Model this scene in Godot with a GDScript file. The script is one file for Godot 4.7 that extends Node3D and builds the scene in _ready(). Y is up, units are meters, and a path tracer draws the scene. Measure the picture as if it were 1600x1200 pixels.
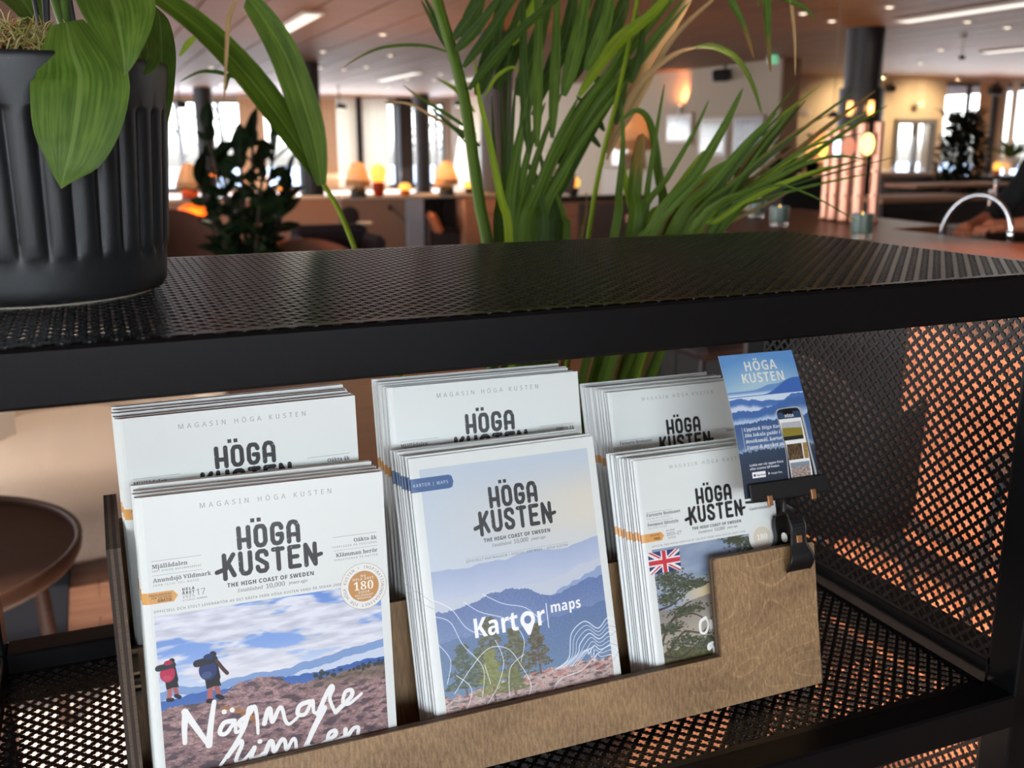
extends Node3D
# Lobby of a visitor lounge: a black mesh shelf with magazines in a plywood holder in front, bar and lounge behind.
# World: x right along the shelf, y up, z toward the viewer; metres.

var M := {}
var rng := RandomNumberGenerator.new()
var used := {}

func _ready():
	rng.seed = 77
	camera_and_sky()
	window_light()
	materials()
	room()
	ceiling_and_floor()
	shelf()
	magazine_holder()
	magazines()
	flyer_and_clip()
	orchid()
	palm()
	near_lounge()
	far_lounge()
	bar()

func camera_and_sky():
	var cam := Camera3D.new()
	cam.name = "camera"
	add_child(cam)
	var att := CameraAttributesPhysical.new()
	att.frustum_focal_length = 31.277
	att.frustum_focus_distance = 0.93
	att.exposure_aperture = 6.2
	att.frustum_near = 0.05
	att.frustum_far = 200.0
	cam.attributes = att
	cam.fov = 41.98
	cam.near = 0.05
	cam.far = 200.0
	cam.transform = Transform3D(Basis(V(0.92388, -0.00368, 0.38267), V(0.09336, 0.97191, -0.21605), V(-0.37112, 0.23533, 0.89827)), V(0, 1.5, 0))
	cam.current = true
	var we := WorldEnvironment.new()
	we.name = "environment"
	var e := Environment.new()
	e.background_mode = Environment.BG_SKY
	var sky := Sky.new()
	var sm := ProceduralSkyMaterial.new()
	sm.sky_top_color = Color(0.72, 0.82, 0.95)
	sm.sky_horizon_color = Color(0.95, 0.96, 0.95)
	sm.ground_bottom_color = Color(0.7, 0.7, 0.68)
	sm.ground_horizon_color = Color(0.85, 0.86, 0.84)
	sm.sky_energy_multiplier = 2.4
	sm.ground_energy_multiplier = 1.2
	sky.sky_material = sm
	e.sky = sky
	e.tonemap_mode = Environment.TONE_MAPPER_LINEAR
	e.tonemap_exposure = 1.08
	e.sdfgi_enabled = true
	e.ssao_enabled = true
	e.ssil_enabled = true
	we.environment = e
	add_child(we)

func area(called, at, to, size, energy, col):
	var l := AreaLight3D.new()
	l.name = called
	l.area_size = size
	l.light_energy = energy
	l.light_color = col
	l.area_range = 60.0
	l.shadow_enabled = true
	l.position = at
	add_child(l, true)
	l.look_at_from_position(at, to, Vector3.UP if absf((to - at).normalized().y) < 0.9 else Vector3.BACK)

func spot(called, at, to, angle, energy, col, size = 0.05, blend = 0.6):
	var l := SpotLight3D.new()
	l.name = called
	l.spot_angle = angle
	l.spot_angle_attenuation = blend
	l.spot_range = 40.0
	l.spot_attenuation = 2.0
	l.light_energy = energy
	l.light_color = col
	l.light_size = size
	l.shadow_enabled = true
	add_child(l, true)
	l.look_at_from_position(at, to, Vector3.UP if absf((to - at).normalized().y) < 0.95 else Vector3.BACK)

func omni(called, at, energy, col, size = 0.04):
	var l := OmniLight3D.new()
	l.name = called
	l.light_energy = energy
	l.light_color = col
	l.light_size = size
	l.omni_range = 40.0
	l.omni_attenuation = 2.0
	l.shadow_enabled = true
	l.position = at
	add_child(l, true)

func window_light():
	# daylight let in by the window walls: behind the viewer, to the left, at the far end of the lounge and at the far right
	area("daylight_south_window", V(-2.5, 1.8, 4.7), V(-2.0, 1.3, -3), Vector2(9, 1.6), 20, Color(0.93, 0.97, 1))
	area("daylight_west_window", V(-8.6, 1.5, -5), V(0, 1.3, -5), Vector2(14, 2.3), 80, Color(0.94, 0.97, 1))
	area("daylight_north_window", V(6, 1.25, -32.3), V(6, -5.0, -20), Vector2(13, 1.9), 95, Color(0.97, 0.98, 1))
	area("daylight_northeast_window", V(20, 1.1, -18.6), V(18.5, -3.0, -9), Vector2(6, 1.5), 34, Color(0.97, 0.98, 1))
	area("added_northwest_daylight", V(-8.6, 1.5, -22), V(0, 1.3, -21), Vector2(14, 2.3), 110, Color(0.96, 0.98, 1))  # added light at an unseen window, to brighten the deep lounge

# ---------------------------------------------------------------- helpers
func V(x, y, z) -> Vector3:
	return Vector3(x, y, z)

func numbered(called: String) -> String:
	if not used.has(called):
		used[called] = 0
		return called
	used[called] += 1
	return "%s_%03d" % [called, used[called]]

func thing(called, label, category, at = Vector3.ZERO, group = "", turn = Basis.IDENTITY) -> Node3D:
	var o := Node3D.new()
	o.name = numbered(called)
	add_child(o)
	o.transform = Transform3D(turn, at)
	return tag(o, label, category, group)

func tag(o, label, category, group = ""):
	o.set_meta("label", label)
	o.set_meta("category", category)
	if group:
		o.set_meta("group", group)
	return o

func dup(root, label, at = null):
	var base: String = String(root.name).trim_suffix("_" + String(root.name).right(3)) if String(root.name).right(3).is_valid_int() else String(root.name)
	var r = root.duplicate()
	r.name = numbered(base)
	add_child(r)
	r.set_meta("label", label)
	if at != null:
		r.position = at
	return r

func part(parent, called, shape, mat) -> MeshInstance3D:
	var o := MeshInstance3D.new()
	o.name = called if parent != self else numbered(called)
	o.mesh = shape.mesh() if shape is MB else shape
	o.material_override = null
	o.mesh.surface_set_material(0, mat) if o.mesh.surface_get_material(0) == null else o.set_surface_override_material(0, mat)
	parent.add_child(o, true)
	return o

func struct(called, shape, mat) -> MeshInstance3D:
	var o := part(self, called, shape, mat)
	o.set_meta("kind", "structure")
	return o

func mat(color: Color, rough := 0.6, metal := 0.0, spec := 0.5) -> StandardMaterial3D:
	var m := StandardMaterial3D.new()
	m.albedo_color = color
	m.roughness = rough
	m.metallic = metal
	m.metallic_specular = spec
	return m

func glow(color: Color, energy: float, base = null) -> StandardMaterial3D:
	var m := mat(base if base != null else color, 0.6)
	m.emission_enabled = true
	m.emission = color
	m.emission_energy_multiplier = energy
	return m

func noise(freq: float, octaves := 4, sd := 1, warp := false) -> FastNoiseLite:
	var n := FastNoiseLite.new()
	n.seed = sd
	n.frequency = freq
	n.fractal_octaves = octaves
	if warp:
		n.domain_warp_enabled = true
		n.domain_warp_amplitude = 0.05
	return n

func bump_tex(freq: float, sd := 3, octaves := 3) -> NoiseTexture2D:
	var t := NoiseTexture2D.new()
	t.width = 256
	t.height = 256
	t.seamless = true
	t.noise = noise(freq, octaves, sd)
	return t

func bumpy(m: StandardMaterial3D, freq: float, depth_cm: float, scale: float, sd := 3) -> StandardMaterial3D:
	m.heightmap_enabled = true
	m.heightmap_texture = bump_tex(freq, sd)
	m.heightmap_scale = depth_cm
	m.uv1_triplanar = true
	m.uv1_scale = Vector3.ONE * scale
	return m

# wood grain: streaks run along the picture's x
func wood_tex(dark: Color, light: Color, sx: float, sy: float, sd: int, size := 384, figure := 0.35) -> ImageTexture:
	var im := Image.create(size, size, false, Image.FORMAT_RGB8)
	var fine := noise(1.0, 3, sd)
	var broad := noise(1.0, 3, sd + 1)
	for y in size:
		for x in size:
			# blend the far half in so that the picture repeats without a seam
			var a := 0.0
			for k in 2:
				var xx := x - size * k
				var w := (float(x) / size) if k == 1 else 1.0 - float(x) / size
				var b: float = broad.get_noise_2d(xx * sx * 0.35, y * sy * 0.2)
				var ring := 0.5 + 0.5 * sin((b * 9.0 + y * 0.02) * 3.0)
				a += w * ((0.5 + 0.6 * fine.get_noise_2d(xx * sx, y * sy)) * (1.0 - figure) + ring * figure)
			im.set_pixel(x, y, dark.lerp(light, clampf(a, 0, 1)))
	im.generate_mipmaps()
	return ImageTexture.create_from_image(im)

func wood(tex, rough: float, scale: Vector3, world := false) -> StandardMaterial3D:
	var m := mat(Color.WHITE, rough)
	m.albedo_texture = tex
	m.uv1_triplanar = true
	m.uv1_world_triplanar = world
	m.uv1_scale = scale
	return m

# mesh builder: every triangle is wound to agree with its normals
class MB:
	var v := PackedVector3Array()
	var n := PackedVector3Array()
	var t := PackedVector2Array()
	func tri(a: Vector3, b: Vector3, c: Vector3, na: Vector3, nb: Vector3, nc: Vector3, ua := Vector2.ZERO, ub := Vector2.ZERO, uc := Vector2.ZERO):
		if (c - a).cross(b - a).dot(na + nb + nc) >= 0.0:
			v.append_array([a, b, c]); n.append_array([na, nb, nc]); t.append_array([ua, ub, uc])
		else:
			v.append_array([a, c, b]); n.append_array([na, nc, nb]); t.append_array([ua, uc, ub])
	func flat(a: Vector3, b: Vector3, c: Vector3, out: Vector3):
		var m := (c - a).cross(b - a).normalized()
		if m.dot(out) < 0.0:
			m = -m
		tri(a, b, c, m, m, m)
	func quad(a: Vector3, b: Vector3, c: Vector3, d: Vector3, out: Vector3, ua := Vector2(0, 1), ub := Vector2(1, 1), uc := Vector2(1, 0), ud := Vector2(0, 0)):
		var m := (c - a).cross(b - d).normalized()
		if m.dot(out) < 0.0:
			m = -m
		tri(a, b, c, m, m, m, ua, ub, uc)
		tri(a, c, d, m, m, m, ua, uc, ud)
	func box(c: Vector3, s: Vector3, bevel := 0.0, basis := Basis.IDENTITY):
		var h := s * 0.5
		var e := minf(bevel, minf(h.x, minf(h.y, h.z)) * 0.9)
		for ax in 3:
			var p := (ax + 1) % 3
			var q := (ax + 2) % 3
			for sg in [-1.0, 1.0]:
				var o := Vector3.ZERO
				o[ax] = sg
				var k: Array[Vector3] = []
				for w in [[-1, -1], [1, -1], [1, 1], [-1, 1]]:
					var z := Vector3.ZERO
					z[ax] = sg * h[ax]; z[p] = w[0] * (h[p] - e); z[q] = w[1] * (h[q] - e)
					k.append(c + basis * z)
				quad(k[0], k[1], k[2], k[3], basis * o)
		if e <= 0.0:
			return
		for ax in 3:
			var p := (ax + 1) % 3
			var q := (ax + 2) % 3
			for sp in [-1.0, 1.0]:
				for sq in [-1.0, 1.0]:
					var k: Array[Vector3] = []
					for w in [[-1, 0], [1, 0], [1, 1], [-1, 1]]:
						var z := Vector3.ZERO
						z[ax] = w[0] * (h[ax] - e)
						z[p] = sp * (h[p] - (e if w[1] == 1 else 0.0))
						z[q] = sq * (h[q] - (e if w[1] == 0 else 0.0))
						k.append(c + basis * z)
					var o := Vector3.ZERO
					o[p] = sp; o[q] = sq
					quad(k[0], k[1], k[2], k[3], basis * o)
		for sx in [-1.0, 1.0]:
			for sy in [-1.0, 1.0]:
				for sz in [-1.0, 1.0]:
					var g := Vector3(sx, sy, sz)
					var a := g * Vector3(h.x, h.y - e, h.z - e)
					var b := g * Vector3(h.x - e, h.y, h.z - e)
					var d := g * Vector3(h.x - e, h.y - e, h.z)
					flat(c + basis * a, c + basis * b, c + basis * d, basis * g)
	# a smooth surface through rows of points; wrap joins the last point of each row to the first
	func grid(rows: Array, wrap := false, flip := false, su := 1.0, sv := 1.0):
		var nr := rows.size()
		var nc: int = rows[0].size()
		var nn: Array = []
		for i in nr:
			var line := PackedVector3Array()
			for j in nc:
				var up: Vector3 = rows[mini(i + 1, nr - 1)][j] - rows[maxi(i - 1, 0)][j]
				var j0 := (j - 1 + nc) % nc if wrap else maxi(j - 1, 0)
				var j1 := (j + 1) % nc if wrap else mini(j + 1, nc - 1)
				var ac: Vector3 = rows[i][j1] - rows[i][j0]
				if ac.length() < 1e-7:
					ac = rows[mini(i + 1, nr - 1)][j1] - rows[mini(i + 1, nr - 1)][j0] + rows[maxi(i - 1, 0)][j1] - rows[maxi(i - 1, 0)][j0]
				var m := ac.cross(up).normalized()
				line.append(-m if flip else m)
			nn.append(line)
		for i in nr - 1:
			for j in (nc if wrap else nc - 1):
				var k := (j + 1) % nc
				var u0 := Vector2(float(j) / (nc - (0 if wrap else 1)) * su, float(i) / (nr - 1) * sv)
				var u1 := Vector2(float(j + 1) / (nc - (0 if wrap else 1)) * su, float(i + 1) / (nr - 1) * sv)
				var a: Vector3 = rows[i][j]
				var b: Vector3 = rows[i][k]
				var c: Vector3 = rows[i + 1][k]
				var d: Vector3 = rows[i + 1][j]
				tri(a, b, c, nn[i][j], nn[i][k], nn[i + 1][k], u0, Vector2(u1.x, u0.y), u1)
				tri(a, c, d, nn[i][j], nn[i + 1][k], nn[i + 1][j], u0, u1, Vector2(u0.x, u1.y))
	# turned profile [[radius, height], ...] bottom to top outside; flute waves the radius
	func lathe(prof: Array, seg := 32, at := Vector3.ZERO, basis := Basis.IDENTITY):
		var rows: Array = []
		for p in prof:
			var r := PackedVector3Array()
			for j in seg:
				var a := TAU * j / seg
				r.append(at + basis * Vector3(cos(a) * p[0], p[1], -sin(a) * p[0]))
			rows.append(r)
		grid(rows, true)
	func tube(path: Array, radii, sides := 10, cap := true):
		var rows: Array = []
		var prev := Vector3.ZERO
		for i in path.size():
			var d: Vector3 = (path[mini(i + 1, path.size() - 1)] - path[maxi(i - 1, 0)]).normalized()
			if prev == Vector3.ZERO:
				prev = d.cross(Vector3(0.31, 0.2, 0.93)).normalized()
			var s := (prev - d * prev.dot(d)).normalized()
			prev = s
			var w := d.cross(s)
			var rad: float = radii[i] if radii is Array else radii
			var r := PackedVector3Array()
			for j in sides:
				var a := TAU * j / sides
				r.append(path[i] + (s * cos(a) + w * sin(a)) * rad)
			rows.append(r)
		grid(rows, true)
		if cap:
			for e in [0, path.size() - 1]:
				var o: Vector3 = path[0] - path[1] if e == 0 else path[e] - path[e - 1]
				for j in sides:
					flat(path[e], rows[e][j], rows[e][(j + 1) % sides], o)
	# a flat outline (x, y) with thickness along z, placed by xf; convex or not
	func prism(outline: PackedVector2Array, z0: float, z1: float, xf := Transform3D.IDENTITY):
		var ids := Geometry2D.triangulate_polygon(outline)
		for k in range(0, ids.size(), 3):
			for z in [z0, z1]:
				var o := xf.basis * Vector3(0, 0, -1 if z == minf(z0, z1) else 1)
				var q: Array = []
				for e in 3:
					q.append(xf * Vector3(outline[ids[k + e]].x, outline[ids[k + e]].y, z))
				flat(q[0], q[1], q[2], o)
		var cw := Geometry2D.is_polygon_clockwise(outline)
		for i in outline.size():
			var a := outline[i]
			var b := outline[(i + 1) % outline.size()]
			var out := Vector3(b.y - a.y, a.x - b.x, 0) * (-1.0 if cw else 1.0)
			quad(xf * Vector3(a.x, a.y, z0), xf * Vector3(b.x, b.y, z0), xf * Vector3(b.x, b.y, z1), xf * Vector3(a.x, a.y, z1), xf.basis * out)
	func ball(c: Vector3, r: Vector3, seg := 20, rings := 12, basis := Basis.IDENTITY):
		var rows: Array = []
		for i in rings + 1:
			var e := -PI / 2 + PI * i / rings
			var row := PackedVector3Array()
			for j in seg:
				var a := TAU * j / seg
				row.append(c + basis * (Vector3(cos(e) * cos(a), sin(e), -cos(e) * sin(a)) * r))
			rows.append(row)
		grid(rows, true)
	func mesh() -> ArrayMesh:
		var a := []
		a.resize(Mesh.ARRAY_MAX)
		a[Mesh.ARRAY_VERTEX] = v
		a[Mesh.ARRAY_NORMAL] = n
		a[Mesh.ARRAY_TEX_UV] = t
		var m := ArrayMesh.new()
		m.add_surface_from_arrays(Mesh.PRIMITIVE_TRIANGLES, a)
		return m

func boxm(c: Vector3, s: Vector3, bevel := 0.0, basis := Basis.IDENTITY) -> MB:
	var b := MB.new()
	b.box(c, s, bevel, basis)
	return b

# from corner to corner
func slab(a: Vector3, b: Vector3, bevel := 0.0) -> MB:
	return boxm((a + b) * 0.5, (b - a).abs(), bevel)

func lathem(prof: Array, seg := 32, at := Vector3.ZERO) -> MB:
	var b := MB.new()
	b.lathe(prof, seg, at)
	return b

func tubem(path: Array, radii, sides := 10) -> MB:
	var b := MB.new()
	b.tube(path, radii, sides)
	return b

# a smooth run of n + 1 points through the given ones
func curve(pts: Array, n := 16) -> Array:
	var out: Array = []
	var last := pts.size() - 1
	for i in n + 1:
		var x := float(i) / n * last
		var k := mini(int(x), last - 1)
		var f := x - k
		var a: Vector3 = pts[maxi(k - 1, 0)]
		var b: Vector3 = pts[k]
		var c: Vector3 = pts[k + 1]
		var d: Vector3 = pts[mini(k + 2, last)]
		out.append(b.cubic_interpolate(c, a, d, f))
	return out

# a leaf blade along a curve: folded at the midrib, width by profile power
func blade(pts: Array, width: float, facing := Vector3(-0.35, 0.25, 0.9), fold := 0.28, base := 0.35, tip := 1.0, n := 16, curl := 0.0) -> MB:
	var c := curve(pts, n)
	var rows: Array = []
	for i in n + 1:
		var f := float(i) / n
		var d: Vector3 = (c[mini(i + 1, n)] - c[maxi(i - 1, 0)]).normalized()
		var side := d.cross(facing).normalized()
		var up := side.cross(d).normalized()
		if up.dot(facing) < 0:
			up = -up
		var w := width * 0.5 * pow(clampf(1.0 - f, 0.0, 1.0), 0.55 * tip) * (base + (1.0 - base) * pow(sin(minf(f * 2.2, 1.0) * PI / 2), 1.0))
		w = maxf(w, 0.0006)
		var row := PackedVector3Array()
		for j in 5:
			var x := (j - 2) / 2.0
			row.append(c[i] + side * x * w + up * (absf(x) * fold * w - curl * x * x * w))
		rows.append(row)
	var b := MB.new()
	b.grid(rows)
	return b

# ---------------------------------------------------------------- print: covers and cards are painted here
var glyphs := {}
var fonts := []

class Pad:
	var w: int
	var h: int
	var c := PackedColorArray()
	var m := PackedFloat32Array()
	var lo := Vector2i(99999, 99999)
	var hi := Vector2i(-1, -1)
	var host
	func _init(owner, ww: int, hh: int, base: Color):
		host = owner; w = ww; h = hh
		c.resize(w * h); c.fill(base)
		m.resize(w * h)
	func span(y: int, xa: float, xb: float, k: float):
		xa = clampf(xa, 0, w - 0.001); xb = clampf(xb, 0, w - 0.001)
		if xb <= xa: return
		var ia := int(xa)
		var ib := int(xb)
		var o := y * w
		lo.x = mini(lo.x, ia); hi.x = maxi(hi.x, ib)
		if ia == ib:
			m[o + ia] += (xb - xa) * k
			return
		m[o + ia] += (ia + 1 - xa) * k
		m[o + ib] += (xb - ib) * k
		for i in range(ia + 1, ib):
			m[o + i] += k
	# points in units of the width
	func poly(p: PackedVector2Array):
		var y0 := 1e9
		var y1 := -1e9
		var q := PackedVector2Array()
		for a in p:
			q.append(a * w)
			y0 = minf(y0, a.y * w); y1 = maxf(y1, a.y * w)
		var a0 := maxi(0, int(floor(y0)))
		var a1 := mini(h - 1, int(floor(y1)))
		if a1 < a0: return
		lo.y = mini(lo.y, a0); hi.y = maxi(hi.y, a1)
		for y in range(a0, a1 + 1):
			for s in 3:
				var yy := y + (s + 0.5) / 3.0
				var xs: Array[float] = []
				for i in q.size():
					var a := q[i]
					var b := q[(i + 1) % q.size()]
					if (a.y <= yy) != (b.y <= yy):
						xs.append(a.x + (yy - a.y) / (b.y - a.y) * (b.x - a.x))
				xs.sort()
				for i in range(0, xs.size() - 1, 2):
					span(y, xs[i], xs[i + 1], 1.0 / 3.0)
	func put(col: Color, a := 1.0):
		for y in range(lo.y, hi.y + 1):
			for x in range(maxi(lo.x, 0), mini(hi.x, w - 1) + 1):
				var k := m[y * w + x]
				if k > 0.0:
					c[y * w + x] = c[y * w + x].lerp(col, minf(k, 1.0) * a)
					m[y * w + x] = 0.0
		lo = Vector2i(99999, 99999)
		hi = Vector2i(-1, -1)
	func rect(x: float, y: float, x2: float, y2: float, col: Color, a := 1.0):
		poly(PackedVector2Array([Vector2(x, y), Vector2(x2, y), Vector2(x2, y2), Vector2(x, y2)]))
		put(col, a)
	func disc(x: float, y: float, r: float, ry := -1.0, n := 28):
		var p := PackedVector2Array()
		for i in n:
			p.append(Vector2(x + cos(TAU * i / n) * r, y + sin(TAU * i / n) * (ry if ry > 0 else r)))
		poly(p)
	# a pen line; the width may run from one value to another
	func pen(p: PackedVector2Array, r0: float, r1 := -1.0, dots := true):
		for i in p.size() - 1:
			var d := (p[i + 1] - p[i]).normalized().orthogonal()
			var ra := r0 if r1 < 0 else lerpf(r0, r1, float(i) / (p.size() - 1))
			var rb := r0 if r1 < 0 else lerpf(r0, r1, float(i + 1) / (p.size() - 1))
			poly(PackedVector2Array([p[i] + d * ra, p[i + 1] + d * rb, p[i + 1] - d * rb, p[i] - d * ra]))
			if dots:
				disc(p[i].x, p[i].y, ra, -1, 10)
				if i == p.size() - 2:
					disc(p[i + 1].x, p[i + 1].y, rb, -1, 10)
	func line(p: PackedVector2Array, r0: float, col: Color, a := 1.0, r1 := -1.0):
		pen(p, r0, r1); put(col, a)
	func text(s: String, x: float, y: float, size: float, font: int, col: Color, align := 0.0, gap := 0.0, a := 1.0, slant := 0.0):
		var total := 0.0
		for ch in s:
			total += host.glyph(font, ch)[0] * size + gap
		var px := x - (total - gap) * align
		for ch in s:
			var g: Array = host.glyph(font, ch)
			var t: PackedVector2Array = g[1]
			for k in range(0, t.size(), 3):
				var q := PackedVector2Array()
				for e in 3:
					q.append(Vector2(px + (t[k + e].x - t[k + e].y * slant) * size, y + t[k + e].y * size))
				poly(q)
			px += g[0] * size + gap
		put(col, a)
	func ring_text(s: String, x: float, y: float, r: float, size: float, font: int, col: Color, start: float, step: float):
		var an := start
		for ch in s:
			var g: Array = host.glyph(font, ch)
			var t: PackedVector2Array = g[1]
			for k in range(0, t.size(), 3):
				var q := PackedVector2Array()
				for e in 3:
					q.append(Vector2(x, y) + Vector2((t[k + e].x - g[0] * 0.5) * size, -r + t[k + e].y * size).rotated(an))
				poly(q)
			an += step
		put(col)
	func tex() -> ImageTexture:
		var d := PackedByteArray()
		d.resize(w * h * 3)
		for i in w * h:
			var k := c[i]
			d[i * 3] = int(clampf(k.r, 0, 1) * 255.0); d[i * 3 + 1] = int(clampf(k.g, 0, 1) * 255.0); d[i * 3 + 2] = int(clampf(k.b, 0, 1) * 255.0)
		return ImageTexture.create_from_image(Image.create_from_data(w, h, false, Image.FORMAT_RGB8, d))

# [advance, triangles] of one letter, in ems, baseline at 0
func glyph(font: int, ch: String) -> Array:
	var key := "%d%s" % [font, ch]
	if not glyphs.has(key):
		if fonts.is_empty():
			for f in [["Droid Sans", 400], ["Droid Sans", 700], ["Droid Serif", 400], ["Droid Serif", 700]]:
				var s := SystemFont.new()
				s.font_names = PackedStringArray([f[0]])
				s.font_weight = f[1]
				fonts.append(s)
		var tm := TextMesh.new()
		tm.font = fonts[font]
		tm.font_size = 64
		tm.pixel_size = 1.0 / 64
		tm.depth = 0.0
		tm.curve_step = 6.0
		tm.horizontal_alignment = HORIZONTAL_ALIGNMENT_LEFT
		tm.vertical_alignment = VERTICAL_ALIGNMENT_TOP
		tm.text = ch
		var out := PackedVector2Array()
		if ch != " ":
			var a := tm.get_mesh_arrays()
			var vv: PackedVector3Array = a[Mesh.ARRAY_VERTEX]
			var up: float = fonts[font].get_ascent(64) / 64.0
			for i in (a[Mesh.ARRAY_INDEX] if a[Mesh.ARRAY_INDEX] != null else range(vv.size())):
				out.append(Vector2(vv[i].x, -(vv[i].y + up)))
		glyphs[key] = [fonts[font].get_string_size(ch, HORIZONTAL_ALIGNMENT_LEFT, -1, 64).x / 64.0, out]
	return glyphs[key]

func pv(a: Array) -> PackedVector2Array:
	var p := PackedVector2Array()
	for i in range(0, a.size(), 2):
		p.append(Vector2(a[i], a[i + 1]))
	return p

# smooth line through the given points
func sm(a: Array, n := 6) -> PackedVector2Array:
	var q := pv(a)
	var p := PackedVector2Array()
	for i in q.size() - 1:
		for k in n:
			p.append(q[i].cubic_interpolate(q[i + 1], q[maxi(i - 1, 0)], q[mini(i + 2, q.size() - 1)], float(k) / n))
	p.append(q[q.size() - 1])
	return p

# the worn capital letters of the masthead, as pen strokes in a unit box
const CAPS := {
	"H": [[0, 0, 0, 1], [1, 0, 1, 1], [0, 0.62, 1, 0.62]],
	"O": [[0.5, 0.02, 0.2, 0.04, 0.02, 0.2, 0, 0.8, 0.2, 0.97, 0.5, 1, 0.8, 0.97, 1, 0.8, 0.98, 0.2, 0.8, 0.04, 0.5, 0.02]],
	"G": [[1, 0.24, 0.97, 0.15, 0.8, 0.03, 0.5, 0.01, 0.2, 0.03, 0.02, 0.2, 0, 0.8, 0.2, 0.97, 0.5, 1, 0.8, 0.97, 1, 0.8, 1, 0.55, 0.55, 0.55]],
	"A": [[0, 1, 0, 0.25, 0.2, 0.04, 0.5, 0, 0.8, 0.04, 1, 0.25, 1, 1], [0, 0.66, 1, 0.66]],
	"K": [[0.05, 0, 0.05, 1.12], [1, 0, 0.1, 0.62], [0.42, 0.42, 1, 1]],
	"U": [[0, 0, 0, 0.8, 0.2, 0.97, 0.5, 1, 0.8, 0.97, 1, 0.8, 1, 0]],
	"S": [[1, 0.22, 0.95, 0.1, 0.75, 0.02, 0.3, 0.02, 0.05, 0.12, 0.02, 0.35, 0.95, 0.66, 0.98, 0.86, 0.75, 0.98, 0.25, 0.98, 0.04, 0.88, 0, 0.76]],
	"T": [[0, 0.02, 1, 0.02], [0.5, 0, 0.5, 1]],
	"E": [[1, 0.02, 0, 0.02, 0, 0.98, 1, 0.98], [0, 0.5, 0.8, 0.5]],
	"N": [[0, 1, 0, 0, 1, 1, 1, 0]],
}

func caps(p: Pad, s: String, x: float, y: float, lw: float, lh: float, gap: float, r: float):
	for ch in s:
		for st in CAPS[ch]:
			var q := pv(st)
			for i in q.size():
				q[i] = Vector2(x + q[i].x * lw, y + q[i].y * lh)
			p.pen(q, r)
		x += lw + gap

# masthead: x centre, scale 1 puts its second line 0.39 of the width across
func masthead(p: Pad, x: float, y: float, k: float, col: Color, sub := true, paper := Color(0.9, 0.91, 0.9)):
	var r := 0.0092 * k
	caps(p, "HOGA", x - 0.118 * k, y + 0.026 * k, 0.038 * k, 0.082 * k, 0.029 * k, r)
	for d in [-0.0605, -0.035]:
		p.poly(pv([x + (d - 0.008) * k, y - 0.008 * k, x + (d + 0.008) * k, y - 0.008 * k, x + (d + 0.008) * k, y + 0.008 * k, x + (d - 0.008) * k, y + 0.008 * k]))
	caps(p, "KUSTEN", x - 0.184 * k, y + 0.131 * k, 0.038 * k, 0.086 * k, 0.0285 * k, r)
	p.pen(pv([x - 0.214 * k, y + 0.197 * k, x - 0.178 * k, y + 0.187 * k]), r)
	p.pen(pv([x + 0.175 * k, y + 0.186 * k, x + 0.212 * k, y + 0.177 * k]), r * 0.9)
	p.put(col)
	var rg := RandomNumberGenerator.new()
	rg.seed = 5
	for i in 90:
		p.disc(x + rg.randf_range(-0.19, 0.19) * k, y + rg.randf_range(0.02, 0.24) * k, rg.randf_range(0.0008, 0.0026) * k, -1, 6)
	p.put(paper, 0.75)
	if sub:
		p.text("THE HIGH COAST OF SWEDEN", x, y + 0.264 * k, 0.0235 * k, 1, col, 0.5, 0.0012 * k)
		p.text("Established", x - 0.038 * k, y + 0.29 * k, 0.0185 * k, 2, Color(0.4, 0.4, 0.42), 1.0, 0, 1, 0.25)
		p.text("10,000", x + 0.015 * k, y + 0.291 * k, 0.026 * k, 2, Color(0.35, 0.35, 0.37), 0.5)
		p.text("years ago", x + 0.068 * k, y + 0.289 * k, 0.0175 * k, 2, Color(0.4, 0.4, 0.42), 0.0, 0, 1, 0.25)

# fill u0..u1, v0..v1 by asking shade(u, v) -> Color
func scene_into(p: Pad, u0: float, v0: float, u1: float, v1: float, shade: Callable):
	for y in range(maxi(int(v0 * p.w), 0), mini(int(v1 * p.w), p.h)):
		for x in range(int(u0 * p.w), mini(int(u1 * p.w), p.w)):
			p.c[y * p.w + x] = shade.call(float(x) / p.w, float(y) / p.w)

const INK := Color(0.13, 0.13, 0.14)
const PAPER := Color(0.90, 0.915, 0.90)

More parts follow.
